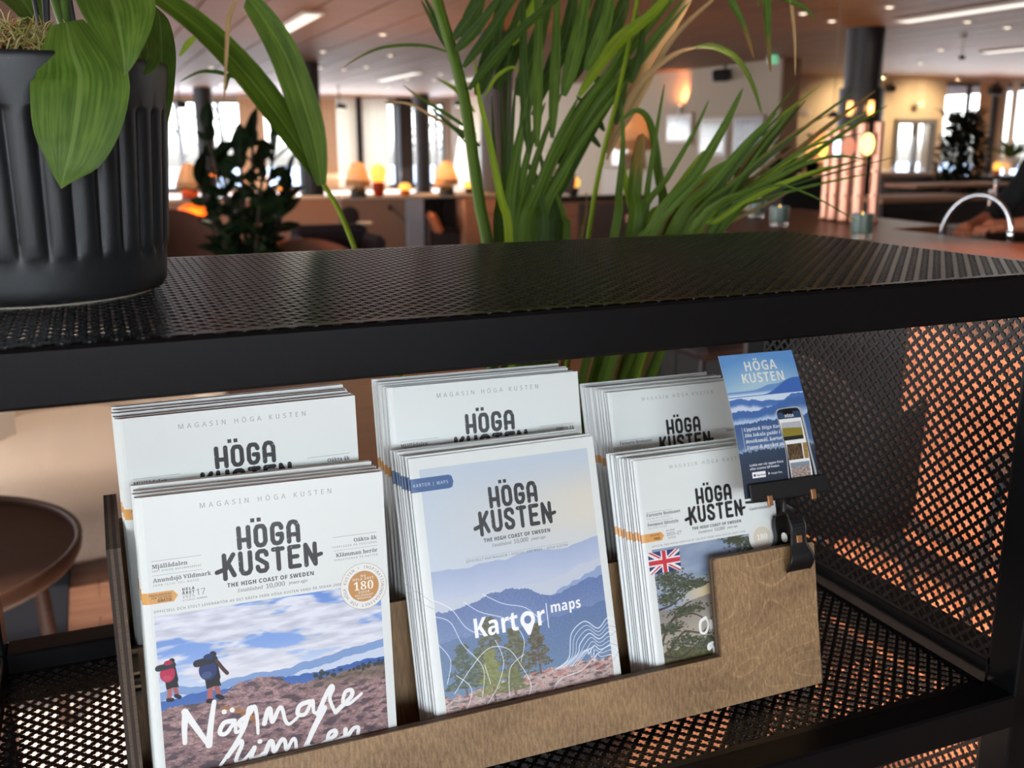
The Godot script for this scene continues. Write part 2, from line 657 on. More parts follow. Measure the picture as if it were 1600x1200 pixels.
func hiker(p: Pad, x: float, y: float, s: float, pack: Color, arm: bool):
	var dark := Color(0.13, 0.14, 0.17)
	p.line(pv([x, y + 0.1 * s, x - 0.012 * s, y + 0.19 * s]), 0.016 * s, Color(0.72, 0.42, 0.4))
	p.line(pv([x + 0.03 * s, y + 0.1 * s, x + 0.045 * s, y + 0.18 * s]), 0.015 * s, Color(0.66, 0.38, 0.36))
	p.line(pv([x - 0.02 * s, y + 0.195 * s, x + 0.01 * s, y + 0.2 * s]), 0.014 * s, dark)
	p.line(pv([x + 0.035 * s, y + 0.175 * s, x + 0.06 * s, y + 0.19 * s]), 0.014 * s, dark)
	p.poly(pv([x - 0.03 * s, y + 0.06 * s, x + 0.05 * s, y + 0.06 * s, x + 0.06 * s, y + 0.115 * s, x + 0.02 * s, y + 0.11 * s, x - 0.025 * s, y + 0.12 * s]))
	p.put(dark)
	p.line(sm([x + 0.02 * s, y - 0.05 * s, x + 0.035 * s, y + 0.06 * s]), 0.025 * s, dark)
	p.disc(x + 0.025 * s, y - 0.085 * s, 0.02 * s)
	p.put(dark)
	p.disc(x - 0.01 * s, y + 0.005 * s, 0.052 * s, 0.062 * s)
	p.put(pack)
	p.disc(x - 0.018 * s, y + 0.035 * s, 0.03 * s, 0.022 * s)
	p.put(pack.lightened(0.14))
	p.line(pv([x - 0.07 * s, y - 0.045 * s, x + 0.03 * s, y - 0.055 * s]), 0.022 * s, Color(0.16, 0.17, 0.21))
	p.disc(x, y - 0.075 * s, 0.03 * s, 0.018 * s)
	p.put(pack.darkened(0.1))
	if arm:
		p.line(sm([x + 0.045 * s, y - 0.04 * s, x + 0.075 * s, y + 0.01 * s, x + 0.1 * s, y + 0.045 * s]), 0.011 * s, Color(0.3, 0.22, 0.22))

func brush(p: Pad, strokes: Array, r: float, col := Color(0.97, 0.97, 0.96)):
	for s in strokes:
		p.pen(sm(s, 5), r * 1.15, r * 0.72)
	p.put(col)

func cover_hikers() -> ImageTexture:
	var p := Pad.new(self, 840, 1100, PAPER)
	var cl := noise(2.6, 5, 11)
	var wi := noise(9.0, 3, 12)
	var ro := noise(16.0, 5, 21, true)
	var fi := noise(70.0, 2, 22)
	var hills := noise(5.0, 3, 8)
	scene_into(p, 0.04, 0.482, 0.962, 1.31, func(u, v):
		var far: float = 0.79 - 0.055 * exp(-pow((u - 0.98) / 0.3, 2)) - 0.02 * hills.get_noise_2d(u, 0.3)
		var mid: float = 0.826 - 0.02 * exp(-pow((u - 0.42) / 0.13, 2)) - 0.02 * exp(-pow((u - 0.97) / 0.2, 2)) - 0.012 * hills.get_noise_2d(u * 2.0, 5.3)
		var rock: float = 0.862 - 0.056 * exp(-pow((u - 0.42) / 0.12, 4)) + 0.012 * hills.get_noise_2d(u * 3.0, 9.1) - 0.03 * smoothstep(0.55, 0.95, u) + 0.006 * fi.get_noise_2d(u, 0.0)
		if v > rock:
			var k: float = ro.get_noise_2d(u * 0.7, v * 1.7) * 0.75 + 0.35 * fi.get_noise_2d(u, v * 1.6)
			var c := Color(0.5, 0.4, 0.42).lerp(Color(0.77, 0.63, 0.62), clampf(0.5 + 1.1 * k, 0, 1))
			c = c.lerp(Color(0.42, 0.35, 0.29), 0.5 * smoothstep(0.05, 0.4, ro.get_noise_2d(u * 1.5 + 4.0, v * 3.0)))
			c = c.lerp(Color(0.3, 0.26, 0.3), 0.75 * smoothstep(0.22, 0.42, absf(ro.get_noise_2d(u * 0.4 + 9.0, v * 1.1))))
			c = c.lerp(Color(0.36, 0.34, 0.26), 0.5 * smoothstep(0.5, 0.75, u) * smoothstep(0.93, 0.86, v))
			return c.darkened(0.16 * smoothstep(0.95, 1.3, v))
		if v > mid:
			return Color(0.27, 0.42, 0.69).lerp(Color(0.36, 0.52, 0.76), clampf((v - mid) * 9.0, 0, 1)).lerp(Color(0.2, 0.36, 0.66), smoothstep(0.6, 0.95, u) * 0.7)
		if v > far:
			return Color(0.52, 0.64, 0.82) if v < far + 0.035 else Color(0.8, 0.85, 0.92)
		var b := clampf(0.52 + 1.15 * cl.get_noise_2d(u * 0.55, v * 2.2) + 0.35 * wi.get_noise_2d(u * 0.5, v * 2.0) - 0.9 * (0.6 - v), 0, 1)
		var sky := Color(0.4, 0.56, 0.85).lerp(Color(0.62, 0.74, 0.92), clampf((v - 0.48) * 3.2, 0, 1))
		var cloud := Color(0.9, 0.91, 0.95).lerp(Color(0.72, 0.74, 0.8), clampf(0.4 + wi.get_noise_2d(u * 0.6, v * 3.0), 0, 1) * 0.8)
		return sky.lerp(cloud, smoothstep(0.28, 0.55, b)).lerp(Color(0.93, 0.93, 0.94), smoothstep(0.66, 0.8, v) * 0.6))
	# small bushes on the ridge, at the right
	var rg := RandomNumberGenerator.new()
	rg.seed = 3
	for i in 40:
		var u := rg.randf_range(0.66, 0.955)
		p.disc(u, 0.825 + 0.03 * rg.randf() - 0.012 * (u - 0.66), rg.randf_range(0.004, 0.011), -1, 7)
	p.put(Color(0.2, 0.22, 0.19), 0.8)
	p.line(sm([0.27, 0.9, 0.34, 0.93, 0.4, 0.98]), 0.006, Color(0.66, 0.45, 0.25), 0.7, 0.014)
	hiker(p, 0.079, 0.72, 0.56, Color(0.74, 0.16, 0.3), false)
	hiker(p, 0.235, 0.732, 0.68, Color(0.16, 0.23, 0.42), true)
	p.text("MAGASIN HÖGA KUSTEN", 0.51, 0.068, 0.029, 0, Color(0.6, 0.61, 0.6), 0.5, 0.0118)
	masthead(p, 0.505, 0.143, 1.0, INK)
	p.rect(0.045, 0.2585, 0.235, 0.26, Color(0.6, 0.6, 0.6))
	p.text("Mjällådalen", 0.045, 0.289, 0.0225, 3, Color(0.33, 0.33, 0.35))
	p.text("VÅRT NYASTE NATURRESERVAT", 0.045, 0.304, 0.0115, 0, Color(0.55, 0.55, 0.55), 0, 0.0012)
	p.rect(0.045, 0.3165, 0.235, 0.318, Color(0.6, 0.6, 0.6))
	p.text("Anundsjö Vildmark", 0.045, 0.345, 0.0225, 3, Color(0.33, 0.33, 0.35))
	p.text("FRÅN ISTID TILL NUTID", 0.045, 0.362, 0.0125, 0, Color(0.55, 0.55, 0.55), 0, 0.0022)
	p.rect(0.77, 0.2585, 0.96, 0.26, Color(0.6, 0.6, 0.6))
	p.text("Oäkta åk", 0.96, 0.289, 0.0225, 3, Color(0.33, 0.33, 0.35), 1.0)
	p.text("TORPLADER PÅ POSTGÅNG", 0.96, 0.306, 0.0125, 0, Color(0.55, 0.55, 0.55), 1.0, 0.0022)
	p.rect(0.77, 0.3165, 0.96, 0.318, Color(0.6, 0.6, 0.6))
	p.text("Klämman berör", 0.96, 0.345, 0.0225, 3, Color(0.33, 0.33, 0.35), 1.0)
	p.text("SENSATIONER PÅ NATTEN", 0.96, 0.362, 0.0125, 0, Color(0.55, 0.55, 0.55), 1.0, 0.0022)
	p.poly(pv([0, 0.385, 0.118, 0.385, 0.136, 0.408, 0.118, 0.431, 0, 0.431]))
	p.put(Color(0.87, 0.64, 0.36))
	p.text("PRENUMERERA", 0.112, 0.401, 0.0125, 0, Color(0.35, 0.22, 0.1), 1.0)
	p.text("FÖR 169 KR/ÅR", 0.112, 0.412, 0.0115, 0, Color(0.35, 0.22, 0.1), 1.0)
	p.text("GRATIS", 0.112, 0.426, 0.016, 1, Color(0.3, 0.17, 0.06), 1.0)
	p.text("HELA", 0.152, 0.394, 0.016, 1, INK, 0, 0.003)
	p.text("ÅRET", 0.152, 0.409, 0.016, 1, INK, 0, 0.003)
	p.text("2025", 0.152, 0.424, 0.017, 0, Color(0.45, 0.45, 0.46), 0, 0.003)
	p.text("UTGÅVA", 0.152, 0.437, 0.01, 0, Color(0.5, 0.5, 0.5), 0, 0.002)
	p.text("17", 0.203, 0.42, 0.036, 0, Color(0.55, 0.55, 0.56))
	p.text("NUMMER", 0.206, 0.436, 0.0095, 0, Color(0.5, 0.5, 0.5))
	p.text("OFFICIELL OCH STOLT LEVERANTÖR AV DET BÄSTA FRÅN HÖGA KUSTEN VARJE ÅR SEDAN 2008", 0.04, 0.469, 0.0148, 0, Color(0.42, 0.42, 0.44), 0, 0.00165)
	p.disc(0.89, 0.487, 0.1)
	p.put(Color(0.93, 0.93, 0.91))
	for r in [0.1, 0.066]:
		var ring := PackedVector2Array()
		for i in 49:
			ring.append(Vector2(0.89, 0.487) + Vector2(r, 0).rotated(TAU * i / 48))
		p.line(ring, 0.0009, Color(0.72, 0.66, 0.56))
	p.disc(0.89, 0.487, 0.066)
	p.put(Color(0.78, 0.56, 0.31))
	p.ring_text("INSPIRATIONSMAGASINET FÖR HÖGA KUSTEN • ", 0.89, 0.487, 0.077, 0.0175, 0, Color(0.55, 0.5, 0.44), 0.1, TAU / 40.0)
	p.text("NU", 0.89, 0.446, 0.014, 1, PAPER, 0.5, 0.002)
	p.text("HELA ÅRET", 0.89, 0.46, 0.015, 1, PAPER, 0.5, 0.002)
	p.text("180", 0.89, 0.502, 0.052, 3, Color(0.98, 0.97, 0.94), 0.5, 0.001)
	p.text("SIDOR", 0.89, 0.517, 0.014, 1, PAPER, 0.5, 0.002)
	p.text("HELSVENSKT", 0.89, 0.53, 0.012, 1, PAPER, 0.5, 0.001)
	p.text("MAGASIN", 0.89, 0.542, 0.012, 1, PAPER, 0.5, 0.001)
	brush(p, [[0.130,0.897,0.122,0.956,0.119,1.020], [0.128,0.892,0.171,0.974,0.211,1.050], [0.211,1.048,0.225,0.961,0.244,0.871]], 0.0125)
	brush(p, [[0.280,0.922,0.283,0.926], [0.312,0.920,0.315,0.924], [0.317,0.968,0.277,0.968,0.257,1.005,0.281,1.015,0.319,0.976,0.321,1.018,0.347,1.007],
		[0.347,1.007,0.380,0.944,0.389,0.921], [0.347,1.003,0.338,0.976,0.379,0.952,0.401,0.923,0.409,0.966,0.409,1.041],
		[0.437,1.005,0.453,0.954,0.465,0.949,0.470,1.004,0.501,0.952,0.514,0.958,0.524,1.011,0.542,1.027,0.581,1.001], [0.630,0.948,0.588,0.957,0.577,0.992,0.609,0.997,0.642,0.946,0.644,0.997,0.666,1.002],
		[0.661,1.009,0.696,0.940,0.724,0.899,0.731,0.913,0.715,0.952,0.735,1.016,0.744,1.009], [0.743,1.011,0.806,0.962,0.810,0.933,0.783,0.936,0.771,0.981,0.799,0.990,0.853,0.956],
		[0.381,0.927,0.355,1.005,0.306,1.077,0.251,1.143], [0.280,1.112,0.331,1.061,0.341,1.076,0.313,1.136,0.339,1.146,0.386,1.102], [0.390,1.099,0.374,1.141,0.402,1.143,0.427,1.128], [0.414,1.077,0.417,1.079],
		[0.430,1.137,0.454,1.088,0.465,1.095,0.470,1.133,0.501,1.090,0.516,1.097,0.521,1.136,0.549,1.096,0.560,1.107,0.565,1.146,0.601,1.141], [0.602,1.137,0.649,1.058,0.691,0.994,0.679,0.996,0.622,1.094,0.614,1.139,0.658,1.145],
		[0.666,1.148,0.727,1.117,0.728,1.096,0.703,1.103,0.696,1.140,0.725,1.142,0.767,1.130], [0.774,1.101,0.775,1.140,0.807,1.104,0.830,1.104,0.827,1.138,0.841,1.150]], 0.0092)
	return p.tex()

func cover_maps() -> ImageTexture:
	var p := Pad.new(self, 820, 1080, PAPER)
	var hl := noise(4.0, 4, 31)
	var tr := noise(60.0, 2, 32)
	var ro := noise(14.0, 5, 33, true)
	scene_into(p, 0.05, 0.056, 0.96, 1.215, func(u, v):
		var r1: float = 0.522 - 0.02 * exp(-pow((u - 0.62) / 0.09, 2)) - 0.05 * smoothstep(0.7, 1.0, u) + 0.02 * hl.get_noise_2d(u, 1.0)
		var r2: float = 0.655 - 0.07 * smoothstep(0.6, 1.0, u) + 0.012 * hl.get_noise_2d(u * 2, 3.0)
		var r3: float = 0.705 - 0.045 * exp(-pow((u - 0.42) / 0.16, 4)) - 0.03 * exp(-pow((u - 0.95) / 0.2, 2)) + 0.012 * hl.get_noise_2d(u * 3, 7.0) + 0.004 * tr.get_noise_2d(u, 2.0) + 0.02 * smoothstep(0.56, 0.62, u) * smoothstep(0.85, 0.7, u)
		var r4: float = 0.84 - 0.04 * smoothstep(0.5, 0.95, u) + 0.02 * hl.get_noise_2d(u * 2, 11.0)
		var rk: float = 1.09 - 0.03 * smoothstep(0.1, 0.6, u) + 0.018 * hl.get_noise_2d(u * 4, 15.0) + 0.008 * tr.get_noise_2d(u, 6.0)
		if v > rk:
			var k: float = ro.get_noise_2d(u * 0.8, v * 2.6)
			var c := Color(0.62, 0.54, 0.52).lerp(Color(0.85, 0.74, 0.71), clampf(0.5 + 1.3 * k + 0.4 * tr.get_noise_2d(u, v), 0, 1))
			c = c.lerp(Color(0.78, 0.45, 0.4), 0.75 * smoothstep(0.08, 0.3, ro.get_noise_2d(u + 3.0, v * 2.0)) * smoothstep(rk + 0.1, rk, v))
			return c.lerp(Color(0.3, 0.25, 0.25), 0.7 * smoothstep(0.28, 0.5, absf(k)))
		if v > r4:
			return Color(0.37, 0.47, 0.64).lerp(Color(0.42, 0.53, 0.66), clampf((v - r4) * 4.0, 0, 1)).lightened(0.05 * tr.get_noise_2d(u, v))
		if v > r3:
			return Color(0.38, 0.47, 0.67).lerp(Color(0.47, 0.56, 0.72), clampf((v - r3) * 6.0, 0, 1)).lightened(0.07 * tr.get_noise_2d(u, v))
		if v > r2:
			return Color(0.57, 0.65, 0.79) if u > 0.6 and v > 0.735 - 0.3 * (u - 0.6) + 0.015 * hl.get_noise_2d(u * 4, 21.0) else Color(0.78, 0.81, 0.86)
		if v > r1:
			return Color(0.65, 0.71, 0.83).lerp(Color(0.75, 0.79, 0.87), clampf((v - r1) * 8.0, 0, 1))
		var warm := clampf(u * 1.1, 0, 1)
		return Color(0.77, 0.82, 0.87).lerp(Color(0.88, 0.86, 0.8), warm * smoothstep(0.05, 0.3, v)).lerp(Color(0.8, 0.84, 0.88), smoothstep(0.35, 0.52, v) * 0.6))
	var rg := RandomNumberGenerator.new()
	rg.seed = 9
	# pines and a young birch on the rocks: stem, then tufts
	for t in [[0.16, 0.87, 1.1, 0.11, Color(0.27, 0.33, 0.26)], [0.25, 0.9, 1.1, 0.09, Color(0.31, 0.36, 0.27)], [0.31, 0.77, 1.1, 0.12, Color(0.36, 0.36, 0.25)], [0.44, 0.84, 1.1, 0.12, Color(0.36, 0.36, 0.23)], [0.555, 0.84, 1.07, 0.085, Color(0.36, 0.33, 0.24)], [0.3, 0.92, 1.15, 0.1, Color(0.47, 0.49, 0.22)], [0.41, 1.02, 1.14, 0.09, Color(0.42, 0.43, 0.24)]]:
		p.line(pv([t[0], t[1], t[0] + 0.005, t[2]]), 0.004, Color(0.42, 0.33, 0.29), 0.9, 0.006)
		for i in 420:
			var f := rg.randf()
			var y: float = lerpf(t[1], lerpf(t[1], t[2], 0.85), f)
			var x: float = t[0] + rg.randf_range(-1, 1) * t[3] * (0.22 + 0.78 * f) * (0.75 + 0.25 * sin(f * 22.0))
			p.disc(x, y, rg.randf_range(0.004, 0.014), rg.randf_range(0.003, 0.007), 7)
			if i % 20 == 19:
				p.put((t[4] as Color).lightened(rg.randf_range(-0.1, 0.16)), 0.8)
	# map contours in white
	for i in 9:
		var d := i * 0.017
		p.line(sm([0.64 + d * 0.9, 1.07, 0.72 + d, 1.03 - d * 0.2, 0.75 + d * 0.8, 0.92 + d * 1.1, 0.83 + d * 0.35, 0.875 + d * 1.2, 0.9, 0.92 + d, 0.96, 0.88 + d * 1.3, 1.0, 0.9 + d * 1.4]), 0.0016 if i % 3 else 0.0026, Color(0.95, 0.97, 1), 0.85)
	for s in [[0.03, 0.64, 0.13, 0.7, 0.2, 0.8, 0.29, 0.85], [0.04, 0.72, 0.12, 0.76, 0.17, 0.87, 0.26, 0.99, 0.24, 1.12], [0.2, 0.68, 0.28, 0.74, 0.42, 0.8, 0.49, 0.9, 0.46, 1.0], [0.1, 1.08, 0.2, 0.98, 0.3, 0.91, 0.4, 0.93, 0.46, 1.02, 0.5, 1.12, 0.45, 1.2], [0.34, 0.88, 0.37, 0.98, 0.33, 1.08, 0.26, 1.16, 0.2, 1.215], [0.05, 0.85, 0.1, 0.93, 0.07, 1.03], [0.3, 0.66, 0.4, 0.72, 0.52, 0.76, 0.6, 0.84], [0.13, 1.2, 0.19, 1.08, 0.12, 1.0], [0.38, 1.14, 0.4, 1.02, 0.48, 0.97], [0.27, 0.98, 0.29, 1.07], [0.58, 1.2, 0.66, 1.12, 0.78, 1.1, 0.88, 1.04, 0.97, 1.0]]:
		p.line(sm(s), 0.0019, Color(0.95, 0.97, 1), 0.8)
	for s in [[0, 0.62, 0.04, 0.655], [0, 0.66, 0.05, 0.69], [0.96, 0.92, 1.0, 0.93], [0.96, 0.97, 1.0, 0.95], [0.955, 1.0, 1.0, 1.02], [0.95, 1.1, 1.0, 1.05]]:
		p.line(sm(s), 0.0012, Color(0.72, 0.74, 0.78))
	p.poly(pv([0, 0.094, 0.195, 0.094, 0.21, 0.1, 0.217, 0.125, 0.21, 0.15, 0.195, 0.156, 0, 0.156]))
	p.put(Color(0.2, 0.36, 0.57))
	p.text("KARTOR | MAPS", 0.19, 0.132, 0.0195, 0, Color(0.93, 0.95, 0.97), 1.0, 0.003)
	masthead(p, 0.52, 0.158, 1.02, INK, true, Color(0.86, 0.86, 0.83))
	p.rect(0.235, 0.489, 0.79, 0.4903, Color(0.6, 0.6, 0.6))
	p.text("OFFICIELLT KARTMAGASIN / OFFICIAL MAP BOOK – HÖGA KUSTEN", 0.235, 0.507, 0.0155, 0, Color(0.4, 0.42, 0.45), 0, 0.0016)
	p.text("Kart", 0.226, 0.853, 0.124, 1, Color.WHITE, 0, -0.003)
	# the o is a map pin
	p.disc(0.522, 0.815, 0.04)
	p.poly(pv([0.485, 0.829, 0.559, 0.829, 0.529, 0.886, 0.515, 0.886]))
	p.put(Color.WHITE)
	p.disc(0.522, 0.815, 0.019)
	p.put(Color(0.4, 0.48, 0.66))
	p.text("r", 0.566, 0.853, 0.124, 1, Color.WHITE)
	p.rect(0.628, 0.755, 0.632, 0.872, Color.WHITE)
	p.text("maps", 0.648, 0.805, 0.067, 1, Color.WHITE)
	p.text("SEK 60 kr", 0.06, 1.176, 0.026, 1, Color(0.97, 0.96, 0.95))
	p.rect(0.06, 1.187, 0.16, 1.23, Color(0.9, 0.9, 0.9))
	p.rect(0.066, 1.193, 0.154, 1.23, Color(0.8, 0.81, 0.8))
	return p.tex()

func cover_english() -> ImageTexture:
	var p := Pad.new(self, 700, 1010, PAPER)
	var cl := noise(3.0, 4, 41)
	var tr := noise(40.0, 3, 42)
	scene_into(p, 0.062, 0.552, 0.95, 1.44, func(u, v):
		var sky := Color(0.5, 0.57, 0.68).lerp(Color(0.66, 0.7, 0.77), clampf(0.5 + cl.get_noise_2d(u * 0.7, v * 1.6), 0, 1))
		sky = sky.lerp(Color(0.86, 0.78, 0.6), smoothstep(0.72, 0.86, v) * smoothstep(0.15, 0.45, u))
		var hill: float = 0.93 - 0.06 * smoothstep(0.1, 0.5, u) + 0.01 * tr.get_noise_2d(u * 0.2, 0.0)
		if v > hill:
			sky = Color(0.56, 0.53, 0.5).lerp(Color(0.68, 0.64, 0.58), clampf((v - hill) * 6.0, 0, 1))
		if v > 1.16 + 0.05 * cl.get_noise_2d(u * 2.0, 3.0):
			sky = Color(0.31, 0.32, 0.22).lerp(Color(0.44, 0.43, 0.27), clampf(0.5 + tr.get_noise_2d(u, v), 0, 1))
		return sky)
	var rg := RandomNumberGenerator.new()
	rg.seed = 4
	# the old pine that leans in from the left, and another at the upper right
	for s in [[0.06, 1.12, 0.14, 1.0, 0.3, 0.98, 0.42, 1.06], [0.1, 1.18, 0.22, 1.08, 0.36, 1.1, 0.46, 0.98], [0.06, 0.92, 0.16, 0.9, 0.28, 0.84], [0.07, 1.2, 0.2, 1.22, 0.4, 1.1], [0.14, 1.0, 0.24, 0.92, 0.3, 0.9]]:
		p.line(sm(s), 0.008, Color(0.29, 0.25, 0.22), 0.95, 0.003)
	for b in [[0.14, 0.74, 0.12, 0.05], [0.24, 0.79, 0.12, 0.05], [0.14, 0.86, 0.1, 0.04], [0.26, 0.95, 0.12, 0.03], [0.12, 1.04, 0.09, 0.03], [0.22, 1.14, 0.14, 0.05], [0.36, 0.8, 0.05, 0.02], [0.75, 0.6, 0.12, 0.05], [0.86, 0.66, 0.1, 0.05], [0.66, 0.57, 0.06, 0.02], [0.4, 1.17, 0.1, 0.05]]:
		for i in 260:
			var q: Vector2 = Vector2(rg.randfn() * 0.5 * b[2], rg.randfn() * 0.5 * b[3])
			p.disc(b[0] + q.x, b[1] + q.y, rg.randf_range(0.005, 0.013), rg.randf_range(0.003, 0.007), 7)
			if i % 13 == 12:
				p.put(Color(0.25, 0.28, 0.2).lightened(rg.randf_range(-0.05, 0.16)), 0.85)
	p.rect(0, 0.552, 0.061, 1.44, PAPER)
	p.rect(0.95, 0.5, 1.0, 1.44, PAPER)
	p.rect(0, 0.4, 1.0, 0.551, PAPER)
	p.text("MAGASIN HÖGA KUSTEN", 0.53, 0.075, 0.03, 0, Color(0.66, 0.67, 0.66), 0.5, 0.0125)
	masthead(p, 0.545, 0.2, 1.03, INK)
	p.rect(0.05, 0.323, 0.235, 0.325, Color(0.65, 0.65, 0.65))
	p.text("Farnorte Restnaset", 0.05, 0.349, 0.025, 3, Color(0.35, 0.35, 0.37))
	p.text("OUR NATURE RESERVES", 0.05, 0.366, 0.012, 0, Color(0.58, 0.58, 0.58), 0, 0.002)
	p.rect(0.05, 0.379, 0.235, 0.381, Color(0.65, 0.65, 0.65))
	p.text("Swemest lifestyle", 0.05, 0.408, 0.025, 3, Color(0.35, 0.35, 0.37))
	p.text("FOR EVERY SEASON", 0.05, 0.425, 0.012, 0, Color(0.58, 0.58, 0.58), 0, 0.002)
	p.rect(0.79, 0.323, 0.965, 0.325, Color(0.65, 0.65, 0.65))
	p.text("Gästen", 0.965, 0.345, 0.025, 3, Color(0.4, 0.4, 0.41), 1.0)
	p.text("Gastronomin", 0.965, 0.408, 0.025, 3, Color(0.4, 0.4, 0.41), 1.0)
	p.poly(pv([0, 0.452, 0.14, 0.452, 0.158, 0.476, 0.14, 0.503, 0, 0.503]))
	p.put(Color(0.88, 0.64, 0.36))
	p.text("MAGAZINE", 0.13, 0.47, 0.014, 0, Color(0.4, 0.25, 0.1), 1.0)
	p.text("FREE", 0.13, 0.495, 0.02, 1, Color(0.3, 0.17, 0.06), 1.0)
	p.text("ALL YEAR", 0.175, 0.455, 0.015, 0, Color(0.45, 0.45, 0.46))
	p.text("2025–27", 0.175, 0.483, 0.028, 2, Color(0.45, 0.45, 0.47))
	p.text("EDITION", 0.185, 0.501, 0.014, 0, Color(0.5, 0.5, 0.5))
	p.text("OFFICIAL AND PROUD SUPPLIER OF THE BEST FROM HÖGA KUSTEN EVERY YEAR", 0.065, 0.538, 0.0155, 0, Color(0.5, 0.5, 0.52), 0, 0.0019)
	p.disc(0.87, 0.585, 0.1)
	p.put(Color(0.9, 0.9, 0.88))
	p.disc(0.87, 0.585, 0.066)
	p.put(Color(0.86, 0.82, 0.74))
	p.text("180", 0.87, 0.602, 0.05, 3, Color(0.97, 0.96, 0.93), 0.5)
	# the union flag of the English edition
	var f0 := Vector2(0.03, 0.567)
	var fs := Vector2(0.222, 0.132)
	var fl := func(a: Array) -> PackedVector2Array:
		var q := pv(a)
		for i in q.size():
			q[i] = f0 + q[i] * fs
		return q
	p.poly(fl.call([0, 0, 1, 0, 1, 1, 0, 1]))
	p.put(Color(0.19, 0.23, 0.42))
	for d in [[0, 0, 0.13, 0, 1, 0.87, 1, 1, 0.87, 1, 0, 0.13], [1, 0, 0.87, 0, 0, 0.87, 0, 1, 0.13, 1, 1, 0.13]]:
		p.poly(fl.call(d))
		p.put(Color(0.95, 0.94, 0.94))
	for d in [[0, 0, 0.09, 0, 0.46, 0.38, 0.46, 0.46], [1, 1, 0.91, 1, 0.54, 0.62, 0.54, 0.54], [1, 0, 0.94, 0, 0.54, 0.4, 0.6, 0.42], [0, 1, 0.06, 1, 0.46, 0.6, 0.4, 0.58]]:
		p.poly(fl.call(d))
		p.put(Color(0.8, 0.24, 0.28))
	p.poly(fl.call([0.4, 0, 0.6, 0, 0.6, 0.33, 1, 0.33, 1, 0.67, 0.6, 0.67, 0.6, 1, 0.4, 1, 0.4, 0.67, 0, 0.67, 0, 0.33, 0.4, 0.33]))
	p.put(Color(0.95, 0.94, 0.94))
	p.poly(fl.call([0.44, 0, 0.56, 0, 0.56, 0.4, 1, 0.4, 1, 0.6, 0.56, 0.6, 0.56, 1, 0.44, 1, 0.44, 0.6, 0, 0.6, 0, 0.4, 0.44, 0.4]))
	p.put(Color(0.82, 0.22, 0.27))
	brush(p, [[0.385, 1.02, 0.345, 1.04, 0.34, 1.1, 0.375, 1.11, 0.4, 1.06, 0.385, 1.02], [0.42, 1.045, 0.42, 1.09, 0.45, 1.045, 0.455, 1.09], [0.415, 1.18, 0.385, 1.19, 0.385, 1.215, 0.415, 1.2, 0.415, 1.26, 0.395, 1.285]], 0.009)
	return p.tex()

